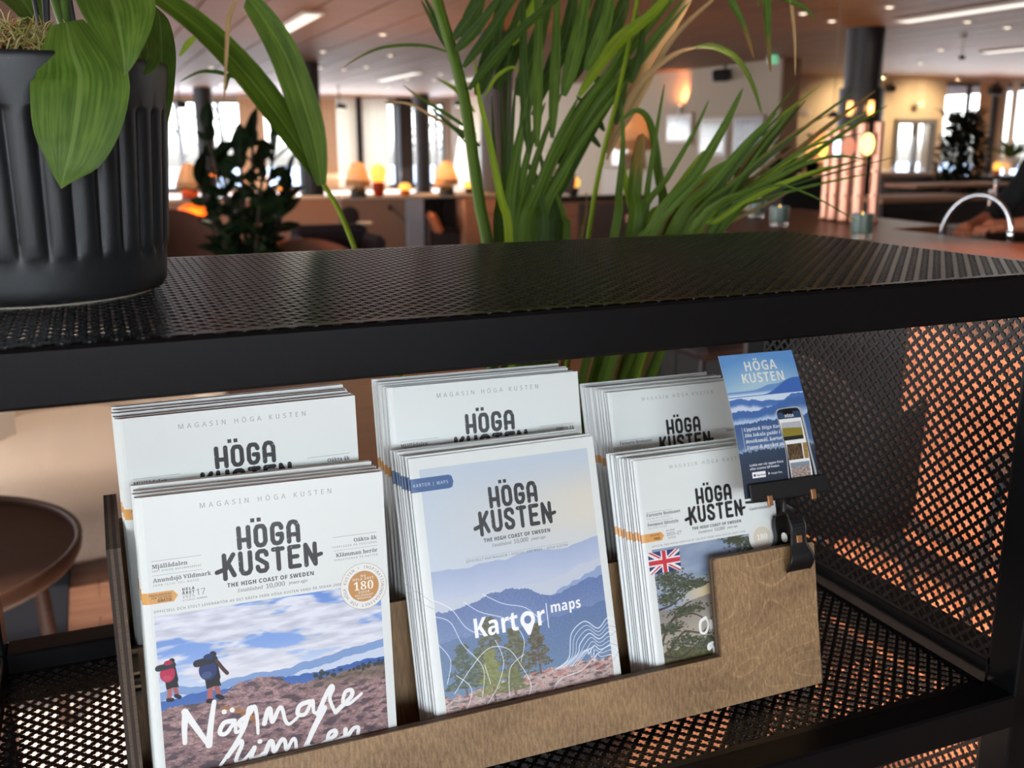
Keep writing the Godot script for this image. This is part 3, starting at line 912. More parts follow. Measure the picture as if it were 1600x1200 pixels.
func cover_flyer() -> ImageTexture:
	var p := Pad.new(self, 480, 760, Color(0.5, 0.65, 0.8))
	var hl := noise(4.0, 4, 51)
	var tr := noise(60.0, 2, 52)
	scene_into(p, 0, 0, 1, 1.6, func(u, v):
		var r0: float = 0.42 - 0.035 * exp(-pow((u - 0.55) / 0.12, 2)) - 0.11 * exp(-pow((u - 0.95) / 0.28, 2))
		var r1: float = 0.5 + 0.03 * hl.get_noise_2d(u, 1.0) + 0.045 * smoothstep(0.0, 0.5, u) - 0.05 * smoothstep(0.6, 1.0, u)
		var r2: float = 0.64 - 0.1 * smoothstep(0.35, 0.9, u) + 0.03 * hl.get_noise_2d(u * 2, 4.0) + 0.006 * tr.get_noise_2d(u, 1.0)
		var r3: float = 0.78 - 0.04 * u + 0.02 * hl.get_noise_2d(u * 3, 7.0) + 0.018 * tr.get_noise_2d(u, 3.0)
		var r4: float = 1.08 + 0.02 * hl.get_noise_2d(u * 3, 9.0) + 0.025 * tr.get_noise_2d(u, 5.0)
		if v > r4:
			return Color(0.2, 0.27, 0.36).lerp(Color(0.13, 0.17, 0.23), clampf((v - r4) * 3.0, 0, 1))
		if v > r3:
			return Color(0.24, 0.36, 0.54).lerp(Color(0.34, 0.45, 0.6), clampf((v - r3) * 3.2, 0, 1)).lightened(0.4 * smoothstep(0.06, 0.0, r4 - v))
		if v > r2:
			return Color(0.28, 0.43, 0.66).lerp(Color(0.72, 0.8, 0.9), smoothstep(r2 + 0.06, r3 - 0.01, v))
		if v > r1:
			return Color(0.32, 0.47, 0.72).lerp(Color(0.82, 0.87, 0.94), smoothstep(r1 + 0.05, r1 + 0.1, v))
		var hl2: float = 0.475 - 0.16 * smoothstep(0.46, 0.92, u)
		if v > hl2 and v < 0.485:
			return Color(0.27, 0.43, 0.71)
		if v > r0:
			return Color(0.45, 0.6, 0.8).lerp(Color(0.84, 0.9, 0.95), smoothstep(0.43, 0.47, v))
		return Color(0.4, 0.6, 0.82).lerp(Color(0.68, 0.8, 0.86), clampf(v * 3.0 - absf(u - 0.45) * 0.8, 0, 1)))
	p.text("HÖGA", 0.51, 0.2, 0.15, 1, Color(0.93, 0.93, 0.9), 0.5, 0.006)
	p.text("KUSTEN", 0.51, 0.335, 0.15, 1, Color(0.93, 0.93, 0.9), 0.5, 0.004)
	# the near mountain hides the foot of the last letters
	var hill := PackedVector2Array()
	for i in 25:
		var u := 0.46 + 0.54 * i / 24.0
		hill.append(Vector2(u, 0.475 - 0.16 * smoothstep(0.46, 0.92, u)))
	hill.append(Vector2(1, 0.48)); hill.append(Vector2(0.46, 0.48))
	p.poly(hill)
	p.put(Color(0.27, 0.43, 0.71))
	p.rect(0.085, 0.815, 0.09, 1.07, Color(0.85, 0.88, 0.93))
	var k := 0
	for s in ["Upptäck Höga Kusten", "Din lokala guide i handen", "Besöksmål, kartor & GPS", "Turer & mycket mer"]:
		p.text(s, 0.105, 0.86 + 0.066 * k, 0.052, 3, Color(0.95, 0.96, 0.97), 0, 0, 1, 0.2)
		k += 1
	p.text("Ladda ner vår appen finns", 0.11, 1.245, 0.035, 1, Color(0.95, 0.96, 0.97))
	p.text("eller scanna QR-koden", 0.11, 1.285, 0.035, 1, Color(0.95, 0.96, 0.97))
	p.rect(0.13, 1.31, 0.3, 1.375, Color(0.95, 0.95, 0.95))
	p.disc(0.16, 1.345, 0.014)
	p.put(INK)
	p.text("App Store", 0.185, 1.355, 0.024, 1, INK)
	p.text("Google Play", 0.37, 1.355, 0.026, 1, Color(0.93, 0.94, 0.95))
	p.poly(pv([0.335, 1.325, 0.36, 1.343, 0.335, 1.361]))
	p.put(Color(0.85, 0.88, 0.9))
	# the phone with its three pictures
	p.poly(sm([0.565, 0.72, 0.575, 0.675, 0.62, 0.655, 0.75, 0.65, 0.88, 0.655, 0.91, 0.68, 0.925, 0.72, 0.945, 1.1, 0.96, 1.58, 0.62, 1.58, 0.6, 1.1, 0.565, 0.72]))
	p.put(Color(0.72, 0.73, 0.75))
	p.poly(sm([0.575, 0.72, 0.585, 0.685, 0.63, 0.665, 0.75, 0.66, 0.86, 0.665, 0.885, 0.69, 0.895, 0.72, 0.92, 1.1, 0.935, 1.58, 0.63, 1.58, 0.61, 1.1, 0.575, 0.72]))
	p.put(Color(0.09, 0.1, 0.12))
	p.poly(pv([0.583, 0.77, 0.89, 0.77, 0.927, 1.5, 0.935, 1.58, 0.637, 1.58, 0.62, 1.1]))
	p.put(Color(0.93, 0.93, 0.92))
	p.poly(pv([0.583, 0.7, 0.885, 0.7, 0.89, 0.775, 0.587, 0.775]))
	p.put(Color(0.2, 0.3, 0.42))
	p.rect(0.655, 0.68, 0.79, 0.725, Color(0.04, 0.04, 0.05))
	p.text("HÖGA", 0.735, 0.76, 0.045, 1, Color(0.95, 0.95, 0.93), 0.5)
	scene_into(p, 0.605, 0.815, 0.875, 1.015, func(u, v): return Color(0.62, 0.64, 0.66).lerp(Color(0.8, 0.8, 0.8), 0.5 + tr.get_noise_2d(u, v * 2)) if v < 0.87 + 0.06 * (u - 0.6) else (Color(0.44, 0.42, 0.18).lerp(Color(0.68, 0.58, 0.2), 0.5 + 0.8 * tr.get_noise_2d(u * 2, v * 3)) if v < 0.97 else Color(0.14, 0.15, 0.14)))
	scene_into(p, 0.628, 1.06, 0.83, 1.235, func(u, v): return Color(0.16, 0.12, 0.09).lerp(Color(0.6, 0.48, 0.32), smoothstep(-0.1, 0.4, tr.get_noise_2d(u * 5.0, v * 0.2))))
	scene_into(p, 0.845, 1.06, 0.905, 1.235, func(u, v): return Color(0.5, 0.36, 0.15).lerp(Color(0.75, 0.65, 0.4), 0.5 + tr.get_noise_2d(u * 3.0, v * 0.6)))
	scene_into(p, 0.64, 1.265, 0.9, 1.47, func(u, v): return Color(0.5, 0.57, 0.62) if v < 1.31 else Color(0.42, 0.37, 0.35).lerp(Color(0.8, 0.72, 0.68), clampf(0.5 + hl.get_noise_2d(u * 6, v * 14), 0, 1)))
	p.rect(0.645, 1.49, 0.92, 1.58, Color(0.2, 0.3, 0.46))
	for i in 4:
		p.disc(0.69 + i * 0.065, 1.525, 0.011)
	p.put(Color(0.85, 0.9, 0.95))
	return p.tex()

func stripe_tex(paper: Color, band: Color, v0: float, v1: float) -> ImageTexture:
	var im := Image.create(16, 256, false, Image.FORMAT_RGB8)
	for y in 256:
		for x in 16:
			im.set_pixel(x, y, band if y >= v0 * 256 and y < v1 * 256 else paper.darkened(0.04 * absf(sin(x * 1.7))))
	return ImageTexture.create_from_image(im)

# cut page edges: leaf by leaf, in the colours printed to the edge
func pages_tex(tones: Array, sd: int) -> ImageTexture:
	var im := Image.create(128, 48, false, Image.FORMAT_RGB8)
	var r := RandomNumberGenerator.new()
	r.seed = sd
	var n := noise(0.05, 3, sd)
	for y in 48:
		var c: Color = tones[r.randi() % tones.size()]
		for x in 128:
			im.set_pixel(x, y, c.lerp(tones[0], clampf(0.4 + n.get_noise_2d(x, y * 9.0), 0, 1)).darkened(r.randf() * 0.06))
	return ImageTexture.create_from_image(im)

# ---------------------------------------------------------------- materials, room
func materials():
	M.black = bumpy(mat(Color(0.055, 0.057, 0.062), 0.3, 0.0, 0.3), 0.06, 0.004, 18.0)
	M.sheet = mat(Color(0.06, 0.062, 0.066), 0.28)
	M.plastic = mat(Color(0.06, 0.06, 0.065), 0.42)
	M.pot = bumpy(mat(Color(0.105, 0.115, 0.125), 0.42), 0.1, 0.01, 30.0)
	var ply := wood_tex(Color(0.42, 0.325, 0.215), Color(0.63, 0.50, 0.345), 0.09, 0.012, 5, 384, 0.3)
	M.ply = mat(Color.WHITE, 0.5)
	M.ply.albedo_texture = ply_face()
	M.edge = wood(wood_tex(Color(0.24, 0.19, 0.15), Color(0.47, 0.39, 0.31), 0.012, 0.3, 9, 192, 0.1), 0.7, Vector3.ONE * 14.0)
	M.edge_dark = mat(Color(0.2, 0.155, 0.12), 0.75)
	M.edge_light = mat(Color(0.5, 0.41, 0.32), 0.7)
	M.ply_inner = wood(ply, 0.6, Vector3(5, 5, 5))
	M.paper = mat(Color(0.9, 0.91, 0.9), 0.5)
	M.ceiling = wood(wood_tex(Color(0.49, 0.365, 0.265), Color(0.64, 0.495, 0.375), 0.004, 0.05, 14, 384, 0.3), 0.6, Vector3(0.45, 0.45, 0.45), true)
	M.joint = mat(Color(0.84, 0.76, 0.68), 0.7)
	M.wall = mat(Color(0.72, 0.67, 0.59), 0.8)
	M.white = mat(Color(0.88, 0.87, 0.84), 0.6)
	M.floor = wood(wood_tex(Color(0.50, 0.345, 0.265), Color(0.70, 0.52, 0.41), 0.004, 0.06, 23, 256, 0.25), 0.5, Vector3(1.2, 1.2, 1.2), true)
	M.dark_frame = mat(Color(0.16, 0.15, 0.15), 0.5)
	M.column = mat(Color(0.20, 0.205, 0.225), 0.5)
	var g := mat(Color(0.95, 0.98, 0.98, 0.06), 0.02)
	g.transparency = BaseMaterial3D.TRANSPARENCY_ALPHA
	M.pane = g
	var cu := mat(Color(0.93, 0.88, 0.77), 0.9)
	cu.backlight_enabled = true
	cu.backlight = Color(0.95, 0.9, 0.8)
	M.curtain = cu
	var cd := mat(Color(0.80, 0.66, 0.50), 0.9)
	cd.backlight_enabled = true
	cd.backlight = Color(0.5, 0.42, 0.33)
	M.curtain_dense = cd
	M.boucle = bumpy(mat(Color(0.80, 0.73, 0.65), 0.95), 0.09, 1.1, 7.0, 6)
	M.walnut = wood(wood_tex(Color(0.155, 0.10, 0.075), Color(0.27, 0.18, 0.135), 0.004, 0.06, 31, 256, 0.3), 0.4, Vector3(1.6, 1.6, 1.6))
	M.oak = wood(wood_tex(Color(0.58, 0.395, 0.295), Color(0.75, 0.555, 0.43), 0.004, 0.06, 33, 256, 0.25), 0.5, Vector3(1.2, 1.2, 1.2))
	M.bar_top = wood(wood_tex(Color(0.36, 0.19, 0.115), Color(0.53, 0.31, 0.20), 0.004, 0.05, 35, 256, 0.25), 0.36, Vector3(1.0, 1.0, 1.0))
	M.copper = mat(Color(0.92, 0.68, 0.57), 0.4, 1.0)
	M.chrome = mat(Color(0.85, 0.86, 0.87), 0.12, 1.0)
	M.navy = mat(Color(0.08, 0.095, 0.14), 0.9)
	M.rug = bumpy(mat(Color(0.115, 0.13, 0.17), 0.98), 0.2, 0.4, 9.0)
	M.dark_cloth = mat(Color(0.21, 0.19, 0.19), 0.95)
	M.tan = mat(Color(0.52, 0.36, 0.27), 0.85)

# birch veneer under a brown stain: upright flecks, blotches and pale curved year lines
func ply_face() -> ImageTexture:
	var im := Image.create(1024, 256, false, Image.FORMAT_RGB8)
	var fl := noise(1.0, 3, 91)
	var bl := noise(1.0, 3, 92)
	for y in 256:
		for x in 1024:
			var b: float = bl.get_noise_2d(x * 0.0055 + 3.0, y * 0.009)
			var f: float = fl.get_noise_2d(x * 0.2, y * 0.05) + 0.6 * fl.get_noise_2d(x * 0.55 + 90.0, y * 0.16)
			var k := 0.5 + 0.3 * b + 0.5 * f
			var r := absf(fposmod(bl.get_noise_2d(x * 0.0021 + 7.0, y * 0.0042 + 3.0) * 7.0 + 0.12 * b, 1.0) - 0.5)
			var c := Color(0.45, 0.345, 0.23).lerp(Color(0.69, 0.555, 0.395), clampf(k, 0, 1))
			var amt := 0.08 + 0.45 * smoothstep(680.0, 840.0, x)
			c = c.lerp(Color(0.80, 0.67, 0.48), amt * smoothstep(0.075, 0.0, r) * clampf(0.75 + 1.0 * f, 0, 1))
			im.set_pixel(x, y, c)
	im.generate_mipmaps()
	return ImageTexture.create_from_image(im)

func opening_wall(called, axis: String, at: float, thick: float, lo: float, hi: float, opens: Array, top: float):
	# a wall along x (axis "x", standing at z = at) or along z, with openings [from, to, sill, head]; glazed by window()
	var b := MB.new()
	var add := func(a0: float, a1: float, y0: float, y1: float):
		if a1 - a0 < 0.001 or y1 - y0 < 0.001: return
		if axis == "x": b.box(V((a0 + a1) / 2, (y0 + y1) / 2, at), V(a1 - a0, y1 - y0, thick))
		else: b.box(V(at, (y0 + y1) / 2, (a0 + a1) / 2), V(thick, y1 - y0, a1 - a0))
	var p := lo
	for o in opens:
		add.call(p, o[0], 0.0, top)
		add.call(o[0], o[1], 0.0, o[2])
		add.call(o[0], o[1], o[3], top)
		p = o[1]
	add.call(p, hi, 0.0, top)
	struct(called, b, M.wall)

var window_no := 0
func window(axis: String, at: float, a0: float, a1: float, y0: float, y1: float, bars: int, frame = 0.07, fm = null, rail = 0.0):
	window_no += 1
	var o := Node3D.new()
	o.name = "window_%d" % window_no
	o.set_meta("kind", "structure")
	add_child(o)
	var f := MB.new()
	var put := func(c0: float, c1: float, b0: float, b1: float, t: float, mb: MB):
		if axis == "x": mb.box(V((c0 + c1) / 2, (b0 + b1) / 2, at), V(c1 - c0, b1 - b0, t))
		else: mb.box(V(at, (b0 + b1) / 2, (c0 + c1) / 2), V(t, b1 - b0, c1 - c0))
	put.call(a0, a1, y1 - frame, y1, 0.12, f)
	put.call(a0, a1, y0, y0 + frame, 0.12, f)
	for e in [a0, a1 - frame]:
		put.call(e, e + frame, y0 + frame, y1 - frame, 0.12, f)
	if rail > 0.0:
		put.call(a0 + frame, a1 - frame, rail, rail + frame, 0.1, f)
	part(o, "window_frame", f, fm if fm else M.dark_frame)
	for i in bars + 1:
		var w: float = (a1 - a0 - frame * 2) / (bars + 1)
		var c0: float = a0 + frame + w * i
		if i > 0:
			var mb := MB.new()
			put.call(c0 - frame / 2, c0 + frame / 2, y0 + frame, y1 - frame, 0.1, mb)
			part(o, "mullion", mb, fm if fm else M.dark_frame)
		var pb := MB.new()
		put.call(c0, c0 + w, y0 + frame, y1 - frame, 0.012, pb)
		part(o, "pane", pb, M.pane)

func room():
	# the north window wall of the lounge, 33 m away
	var north := [[1.9, 8.13, 0.08, 2.76], [8.3, 9.56, 0.08, 2.76], [9.96, 11.25, 0.08, 2.76]]
	opening_wall("wall_north", "x", -33.2, 0.4, -9.2, 11.7, north, 2.9)
	for n in north:
		window("x", -33.2, n[0], n[1], n[2], n[3], 3 if n[1] - n[0] > 1.5 else 0)
	var b := slab(V(11.4, 0, -33.4), V(11.7, 2.9, -15.1))
	struct("wall_east", b, M.wall)
	struct("trim_1", slab(V(11.36, 0, -15.12), V(11.74, 2.9, -15.06)), mat(Color(0.55, 0.45, 0.38), 0.7))
	# the far wall behind the bar, with windows and a glass door
	var ne := [[17.69, 18.95, 0.0, 1.99], [19.2, 21.05, 0.3, 2.85], [21.2, 23.6, 0.3, 2.85]]
	opening_wall("wall_northeast", "x", -19.3, 0.4, 11.7, 26.2, ne, 2.9)
	window("x", -19.3, ne[1][0], ne[1][1], ne[1][2], ne[1][3], 1)
	window("x", -19.3, ne[2][0], ne[2][1], ne[2][2], ne[2][3], 1)
	glass_door(ne[0])
	# the rest of the hall, out of the picture, with the windows that let in the light
	var east2 := [[-17.5, -8.0, 0.3, 2.6]]
	opening_wall("wall_far_east", "z", 26.0, 0.4, -19.5, 5.2, east2, 2.9)
	window("z", 26.0, -17.5, -8.0, 0.3, 2.6, 6)
	var south := [[-7.5, 2.5, 0.95, 2.65]]
	opening_wall("wall_south", "x", 5.0, 0.4, -9.2, 26.2, south, 2.9)
	window("x", 5.0, -7.5, 2.5, 0.95, 2.65, 6)
	struct("added_trim_south", slab(V(-9.0, 0.0, 4.76), V(26.0, 0.93, 4.8)), M.oak)  # added unseen oak band, there to reflect brown in the front rail
	var west := [[-12.5, 2.5, 0.3, 2.65], [-30.0, -15.0, 0.3, 2.65]]
	opening_wall("wall_west", "z", -9.0, 0.4, -33.4, 5.2, west, 2.9)
	window("z", -9.0, -12.5, 2.5, 0.3, 2.65, 10)
	window("z", -9.0, -30.0, -15.0, 0.3, 2.65, 10)
	# columns
	var cols := [[9.41, -10.8, 0.235, "round black column behind the copper beer taps, with two warm wall lamps"], [3.79, -18.8, 0.22, "round dark grey column behind the large bent palm blade at left"], [2.95, -28.3, 0.24, "round grey column seen between the pot and the rubber plant"], [9.46, -29.96, 0.24, "round dark column standing before the lounge windows, right of the globe lamp"], [5.12, -12.9, 0.22, "round blue grey column hidden among the upright palm fronds"]]
	for c in cols:
		var o := thing("column", c[3], "column", V(c[0], 0, c[1]), "round columns of the hall")
		part(o, "shaft", lathem([[c[2], 0], [c[2], 2.9]], 36), M.column if c[0] != 9.41 else mat(Color(0.1, 0.1, 0.115), 0.45))
		part(o, "foot_ring", lathem([[c[2] + 0.03, 0], [c[2] + 0.03, 0.06], [c[2], 0.065]], 36), M.dark_frame)
		if c[0] == 9.41:
			part(o, "cladding", lathem([[c[2], 0.0], [c[2] + 0.05, 0.0], [c[2] + 0.05, 2.16], [c[2], 2.16]], 36), mat(Color(0.07, 0.07, 0.08), 0.4))
			for s in [-1, 1]:
				var at := V(-0.2 + s * 0.1, 2.05, 0.26)
				at = V(-0.657 * 0.262 + s * 0.754 * 0.13, 1.9, 0.754 * 0.262 + s * 0.657 * 0.13)
				var l := part(o, "wall_lamp", lathem([[0.0, -0.09], [0.035, -0.09], [0.035, 0.09], [0.0, 0.09]], 16, at), glow(Color(1, 0.72, 0.45), 1.2))
				omni("column_lamp_light", V(c[0], 0, c[1]) + at + V(-0.04, 0, 0.045), 0.12, Color(1, 0.7, 0.42))
	# snow and bare trees outside the windows
	struct("ground_outside", slab(V(-40, -0.5, -75), V(60, -0.22, -33.4)), mat(Color(0.9, 0.91, 0.93), 0.9))
	struct("ground_outside_south", slab(V(-50, -0.5, 5.3), V(50, -0.22, 40)), mat(Color(0.85, 0.85, 0.86), 0.9))
	var bark := mat(Color(0.42, 0.38, 0.34), 0.9)
	for k in 5:
		var at: Vector3 = [V(3.3097,1.3443,-40), V(5.0987,1.3277,-42), V(8.7872,1.3112,-41), V(13.2277,1.2906,-40), V(13.7403,1.2741,-44)][k]
		at.y = -0.25
		var o := thing("bare_tree", ["bare tree outside the left lounge window, beside the dark pot", "bare tree outside the window behind the rubber plant", "bare tree outside the window behind the bent palm blade", "bare tree outside the window right of the round column", "bare tree outside behind the lounge column"][k], "tree", at, "bare trees outside the lounge")
		var t := MB.new()
		var lean := rng.randf_range(-0.4, 0.4)
		t.tube(curve([V(0, 0, 0), V(lean * 0.3, 2, 0), V(lean, 5.5, 0)], 8), [0.14, 0.13, 0.12, 0.11, 0.1, 0.09, 0.08, 0.06, 0.04], 8)
		part(o, "trunk", t, bark)
		var br := MB.new()
		for i in 16:
			var y := rng.randf_range(0.9, 5.0)
			var a := rng.randf() * TAU
			var l := rng.randf_range(0.8, 1.8)
			var p0 := V(lean * pow(y / 5.5, 1.4), y, 0)
			var p1 := p0 + V(cos(a) * l * 0.5, 0.4 * l, sin(a) * l * 0.5)
			var p2 := p0 + V(cos(a) * l, 0.9 * l, sin(a) * l)
			br.tube([p0, p1, p2], [0.04, 0.025, 0.01], 5)
			br.tube([p1, p1 + V(sin(a), 0.7, cos(a)) * l * 0.5], [0.02, 0.006], 5)
		part(o, "branches", br, bark)

func glass_door(o: Array):
	var d := Node3D.new()
	d.name = "door_1"
	d.set_meta("kind", "structure")
	add_child(d)
	var fr := mat(Color(0.36, 0.36, 0.37), 0.5)
	var mid: float = lerpf(o[0], o[1], 0.52)
	var f := MB.new()
	f.box(V((o[0] + o[1]) / 2, o[3] - 0.06, -19.1), V(o[1] - o[0], 0.12, 0.14))
	for x in [o[0] + 0.05, mid, o[1] - 0.05]:
		f.box(V(x, o[3] / 2 - 0.06, -19.1), V(0.1, o[3] - 0.12, 0.14))
	part(d, "door_frame", f, fr)
	part(d, "door_glass", slab(V(o[0] + 0.1, 0.05, -19.12), V(mid - 0.05, o[3] - 0.12, -19.1)), M.pane)
	part(d, "door_glass", slab(V(mid + 0.05, 0.05, -19.12), V(o[1] - 0.1, o[3] - 0.12, -19.1)), M.pane)
	part(d, "door_handle", tubem([V(mid - 0.12, 0.9, -19.02), V(mid - 0.12, 1.6, -19.02)], 0.02, 10), M.chrome)

func ceiling_and_floor():
	var c := struct("ceiling", slab(V(-9.2, 2.92, -33.4), V(26.2, 3.1, 5.2)), M.joint)
	# veneered boards with pale open joints, as far as the picture tells them apart; plain beyond
	var strips := [[9.15, -12.5, -7.0], [2.45, -14.4, -11.2], [13.6, -13.6, -9.6]]
	for ix in 20:
		for iz in 9:
			var x0 := 0.63 + ix * 0.6
			var z0 := -26.6 + iz * 2.4
			part(c, "ceiling_board", slab(V(x0 + 0.016, 2.9, z0 + 0.008), V(x0 + 0.584, 2.92, z0 + 2.392)), M.ceiling)
	part(c, "ceiling_field", slab(V(-9, 2.9, -5.0), V(26, 2.92, 5)), M.ceiling)
	part(c, "ceiling_field", slab(V(-9, 2.9, -33), V(0.63, 2.92, -5.006)), M.ceiling)
	part(c, "ceiling_field", slab(V(12.64, 2.9, -33), V(26, 2.92, -5.006)), M.ceiling)
	part(c, "ceiling_field", slab(V(0.635, 2.9, -33), V(12.635, 2.92, -26.606)), M.ceiling)
	var f := struct("floor", slab(V(-9.2, -0.2, -33.4), V(26.2, -0.012, 5.2)), M.floor)
	for iz in 26:
		for ix in 5:
			var z0 := -4.4 + iz * 0.16
			var x0 := -1.9 + ix * 1.2 + 0.6 * (iz % 2)
			part(f, "floor_plank", slab(V(x0 + 0.0015, -0.012, z0 + 0.0015), V(x0 + 1.1985, 0.0, z0 + 0.1585)), M.floor)
	# light strips let into the ceiling, and downlights
	var n := 0
	for s in [[9.15, -9.9, -6.2, "long white light strip in the ceiling at top right"], [2.45, -14.0, -11.6, "white light strip in the ceiling above the bent palm blade"], [13.6, -12.8, -10.2, "short light strip in the ceiling near the right edge"], [6.4, -23.4, -20.4, "light strip low over the lounge, left of the palm"], [8.2, -23.4, -20.4, "light strip low over the lounge, behind the palm stem"]]:
		var o := thing("light_strip", s[3], "ceiling light", V(s[0], 2.9, (s[1] + s[2]) / 2), "light strips in the ceiling")
		var l: float = s[2] - s[1]
		part(o, "housing", boxm(V(0, -0.0165, 0), V(0.24, 0.03, l), 0.004), M.white)
		part(o, "diffuser", boxm(V(0, -0.034, 0), V(0.17, 0.008, l - 0.06)), glow(Color(1, 0.97, 0.92), 1.1, Color(0.9, 0.9, 0.88)))
		area("strip_light", V(s[0], 2.855, (s[1] + s[2]) / 2), V(s[0], 0, (s[1] + s[2]) / 2), Vector2(0.17, l), 2.2, Color(1, 0.93, 0.84))
	var spots := [[V(10.0196,2.9,-9.7383), "downlight just below the long light strip at top right"], [V(12.6819,2.9,-12.8162), "downlight right of the black column, nearest it"], [V(14.4964,2.9,-15.1213), "downlight right of the black column, nearest the warm lit wall"], [V(14.2711,2.9,-13.9624), "downlight above the hanging greenery"], [V(8.1336,2.9,-9.0014), "downlight at the picture's top edge above the black column"], [V(8.4187,2.9,-10.2698), "downlight where the thin cord hangs, left of the black column"], [V(3.79,2.9,-13.634), "downlight nearest the palm, left of its stalk"], [V(3.5952,2.9,-16.4893), "downlight right of the bent palm blade, highest of its row"], [V(4.2861,2.9,-19.9495), "downlight at the head of the dark grey column"], [V(4.831,2.9,-20.3109), "left of two close downlights over the thin palm tip"], [V(5.0716,2.9,-19.4935), "right of two close downlights over the thin palm tip"], [V(4.7954,2.9,-16.8219), "downlight under the arching thin palm leaf"], [V(6.4186,2.9,-22.7823), "leftmost downlight of the far lounge row"], [V(6.8931,2.9,-22.8685), "middle downlight of the far lounge row"], [V(7.545,2.9,-22.8995), "rightmost downlight of the far lounge row"], [V(7.3571,2.9,-26.1382), "lowest downlight, just above the cream curtains"], [V(7.0475,2.9,-20.9514), "downlight beside the main palm stalk"], [V(2.3469,2.9,-20.6344), "downlight above the rubber plant, nearer one"], [V(3.2049,2.9,-26.2937), "downlight above the rubber plant, farther one"], [V(7.6134,2.9,-9.7866), "downlight behind the hanging palm tips at top right"], [V(11.0051,2.9,-10.0385), "downlight at the right edge under the long light strip"]]
	for q in spots:
		var o := thing("downlight", q[1], "ceiling light", q[0], "small downlights across the ceiling")
		part(o, "trim_ring", lathem([[0.0, 0.0], [0.06, 0.0], [0.065, -0.006], [0.06, -0.012], [0.042, -0.008]], 20), M.white)
		part(o, "lens", lathem([[0.0, -0.02], [0.03, -0.017], [0.042, -0.006]], 20), glow(Color(1, 0.93, 0.82), 2.5))

# ---------------------------------------------------------------- the black mesh shelf and what it holds
const LOWER := 0.8986
const TOP := 1.37

# sheet metal punched with crosses: a square lattice of 17 mm with one more hole in each middle
func punched(o: Vector3, u: Vector3, w: Vector3, nu: int, nw: int, thick: float) -> ArrayMesh:
	var p := 0.017
	var out := u.cross(w).normalized()
	var ring: Array[Vector2] = []
	for k in 4:
		for q in [Vector2(4.5, -2.1), Vector2(5.25, -1.0), Vector2(5.25, 1.0), Vector2(4.5, 2.1), Vector2(2.2, 2.2)]:
			ring.append((q as Vector2).rotated(k * PI / 2) * 0.001)
	var tv := PackedVector3Array()
	var tn := PackedVector3Array()
	var ti := PackedInt32Array()
	for side in 2:
		var base := tv.size()
		for q in ring:
			tv.append(u * q.x + w * q.y - out * thick * side); tn.append(out * (1 - 2 * side))
		for k in 4:
			var c := Vector2(p / 2, 0).rotated(k * PI / 2)
			tv.append(u * c.x + w * c.y - out * thick * side); tn.append(out * (1 - 2 * side))
		var tris: Array = []
		for k in 4:
			var a := k * 5
			var b := ((k + 1) % 4) * 5
			tris.append_array([[20 + k, a, a + 1], [20 + k, a + 1, a + 2], [20 + k, a + 2, a + 3], [20 + k, a + 3, a + 4], [20 + k, a + 4, 20 + (k + 1) % 4], [20 + (k + 1) % 4, a + 4, b]])
		for t in tris:
			if side == 0:
				ti.append_array([base + t[0], base + t[1], base + t[2]])
			else:
				ti.append_array([base + t[0], base + t[2], base + t[1]])
	for i in 20:
		var a := ring[i]
		var b := ring[(i + 1) % 20]
		var d := (b - a).orthogonal()
		if d.dot(-(a + b)) < 0: d = -d
		var nn := (u * d.x + w * d.y).normalized()
		var base := tv.size()
		for q in [[a, 0], [b, 0], [b, 1], [a, 1]]:
			tv.append(u * q[0].x + w * q[0].y - out * thick * q[1]); tn.append(nn)
		var f := (tv[base + 2] - tv[base]).cross(tv[base + 1] - tv[base]).dot(nn) > 0
		ti.append_array([base, base + 1, base + 2, base, base + 2, base + 3] if f else [base, base + 2, base + 1, base, base + 3, base + 2])
	var v := PackedVector3Array()
	var n := PackedVector3Array()
	var ix := PackedInt32Array()
	for j in nw * 2 + 1:
		for i in nu + (j % 2):
			var c := o + u * ((i + (0.5 if j % 2 == 0 else 0.0)) * p + p * 0.0) + w * (j * 0.5 * p)
			if j % 2 == 1 and (i == 0 or i == nu):
				continue
			if j == 0 or j == nw * 2:
				continue
			var first := v.size()
			for q in tv: v.append(c + q)
			n.append_array(tn)
			for q in ti: ix.append(first + q)
	# plain margin along the four edges
	var L := nu * p
	var W := nw * p
	for e in [[o, u * L, w * p * 0.5], [o + w * (W - p * 0.5), u * L, w * p * 0.5], [o, u * p * 0.5, w * W], [o + u * (L - p * 0.5), u * p * 0.5, w * W]]:
		for side in 2:
			var first := v.size()
			for q in [e[0], e[0] + e[1], e[0] + e[1] + e[2], e[0] + e[2]]:
				v.append(q - out * (thick * 1.02 * side - thick * 0.01)); n.append(out * (1 - 2 * side))
			ix.append_array([first, first + 2, first + 1, first, first + 3, first + 2] if side == 0 else [first, first + 1, first + 2, first, first + 2, first + 3])
	var a := []
	a.resize(Mesh.ARRAY_MAX)
	a[Mesh.ARRAY_VERTEX] = v
	a[Mesh.ARRAY_NORMAL] = n
	a[Mesh.ARRAY_INDEX] = ix
	var m := ArrayMesh.new()
	m.add_surface_from_arrays(Mesh.PRIMITIVE_TRIANGLES, a)
	return m

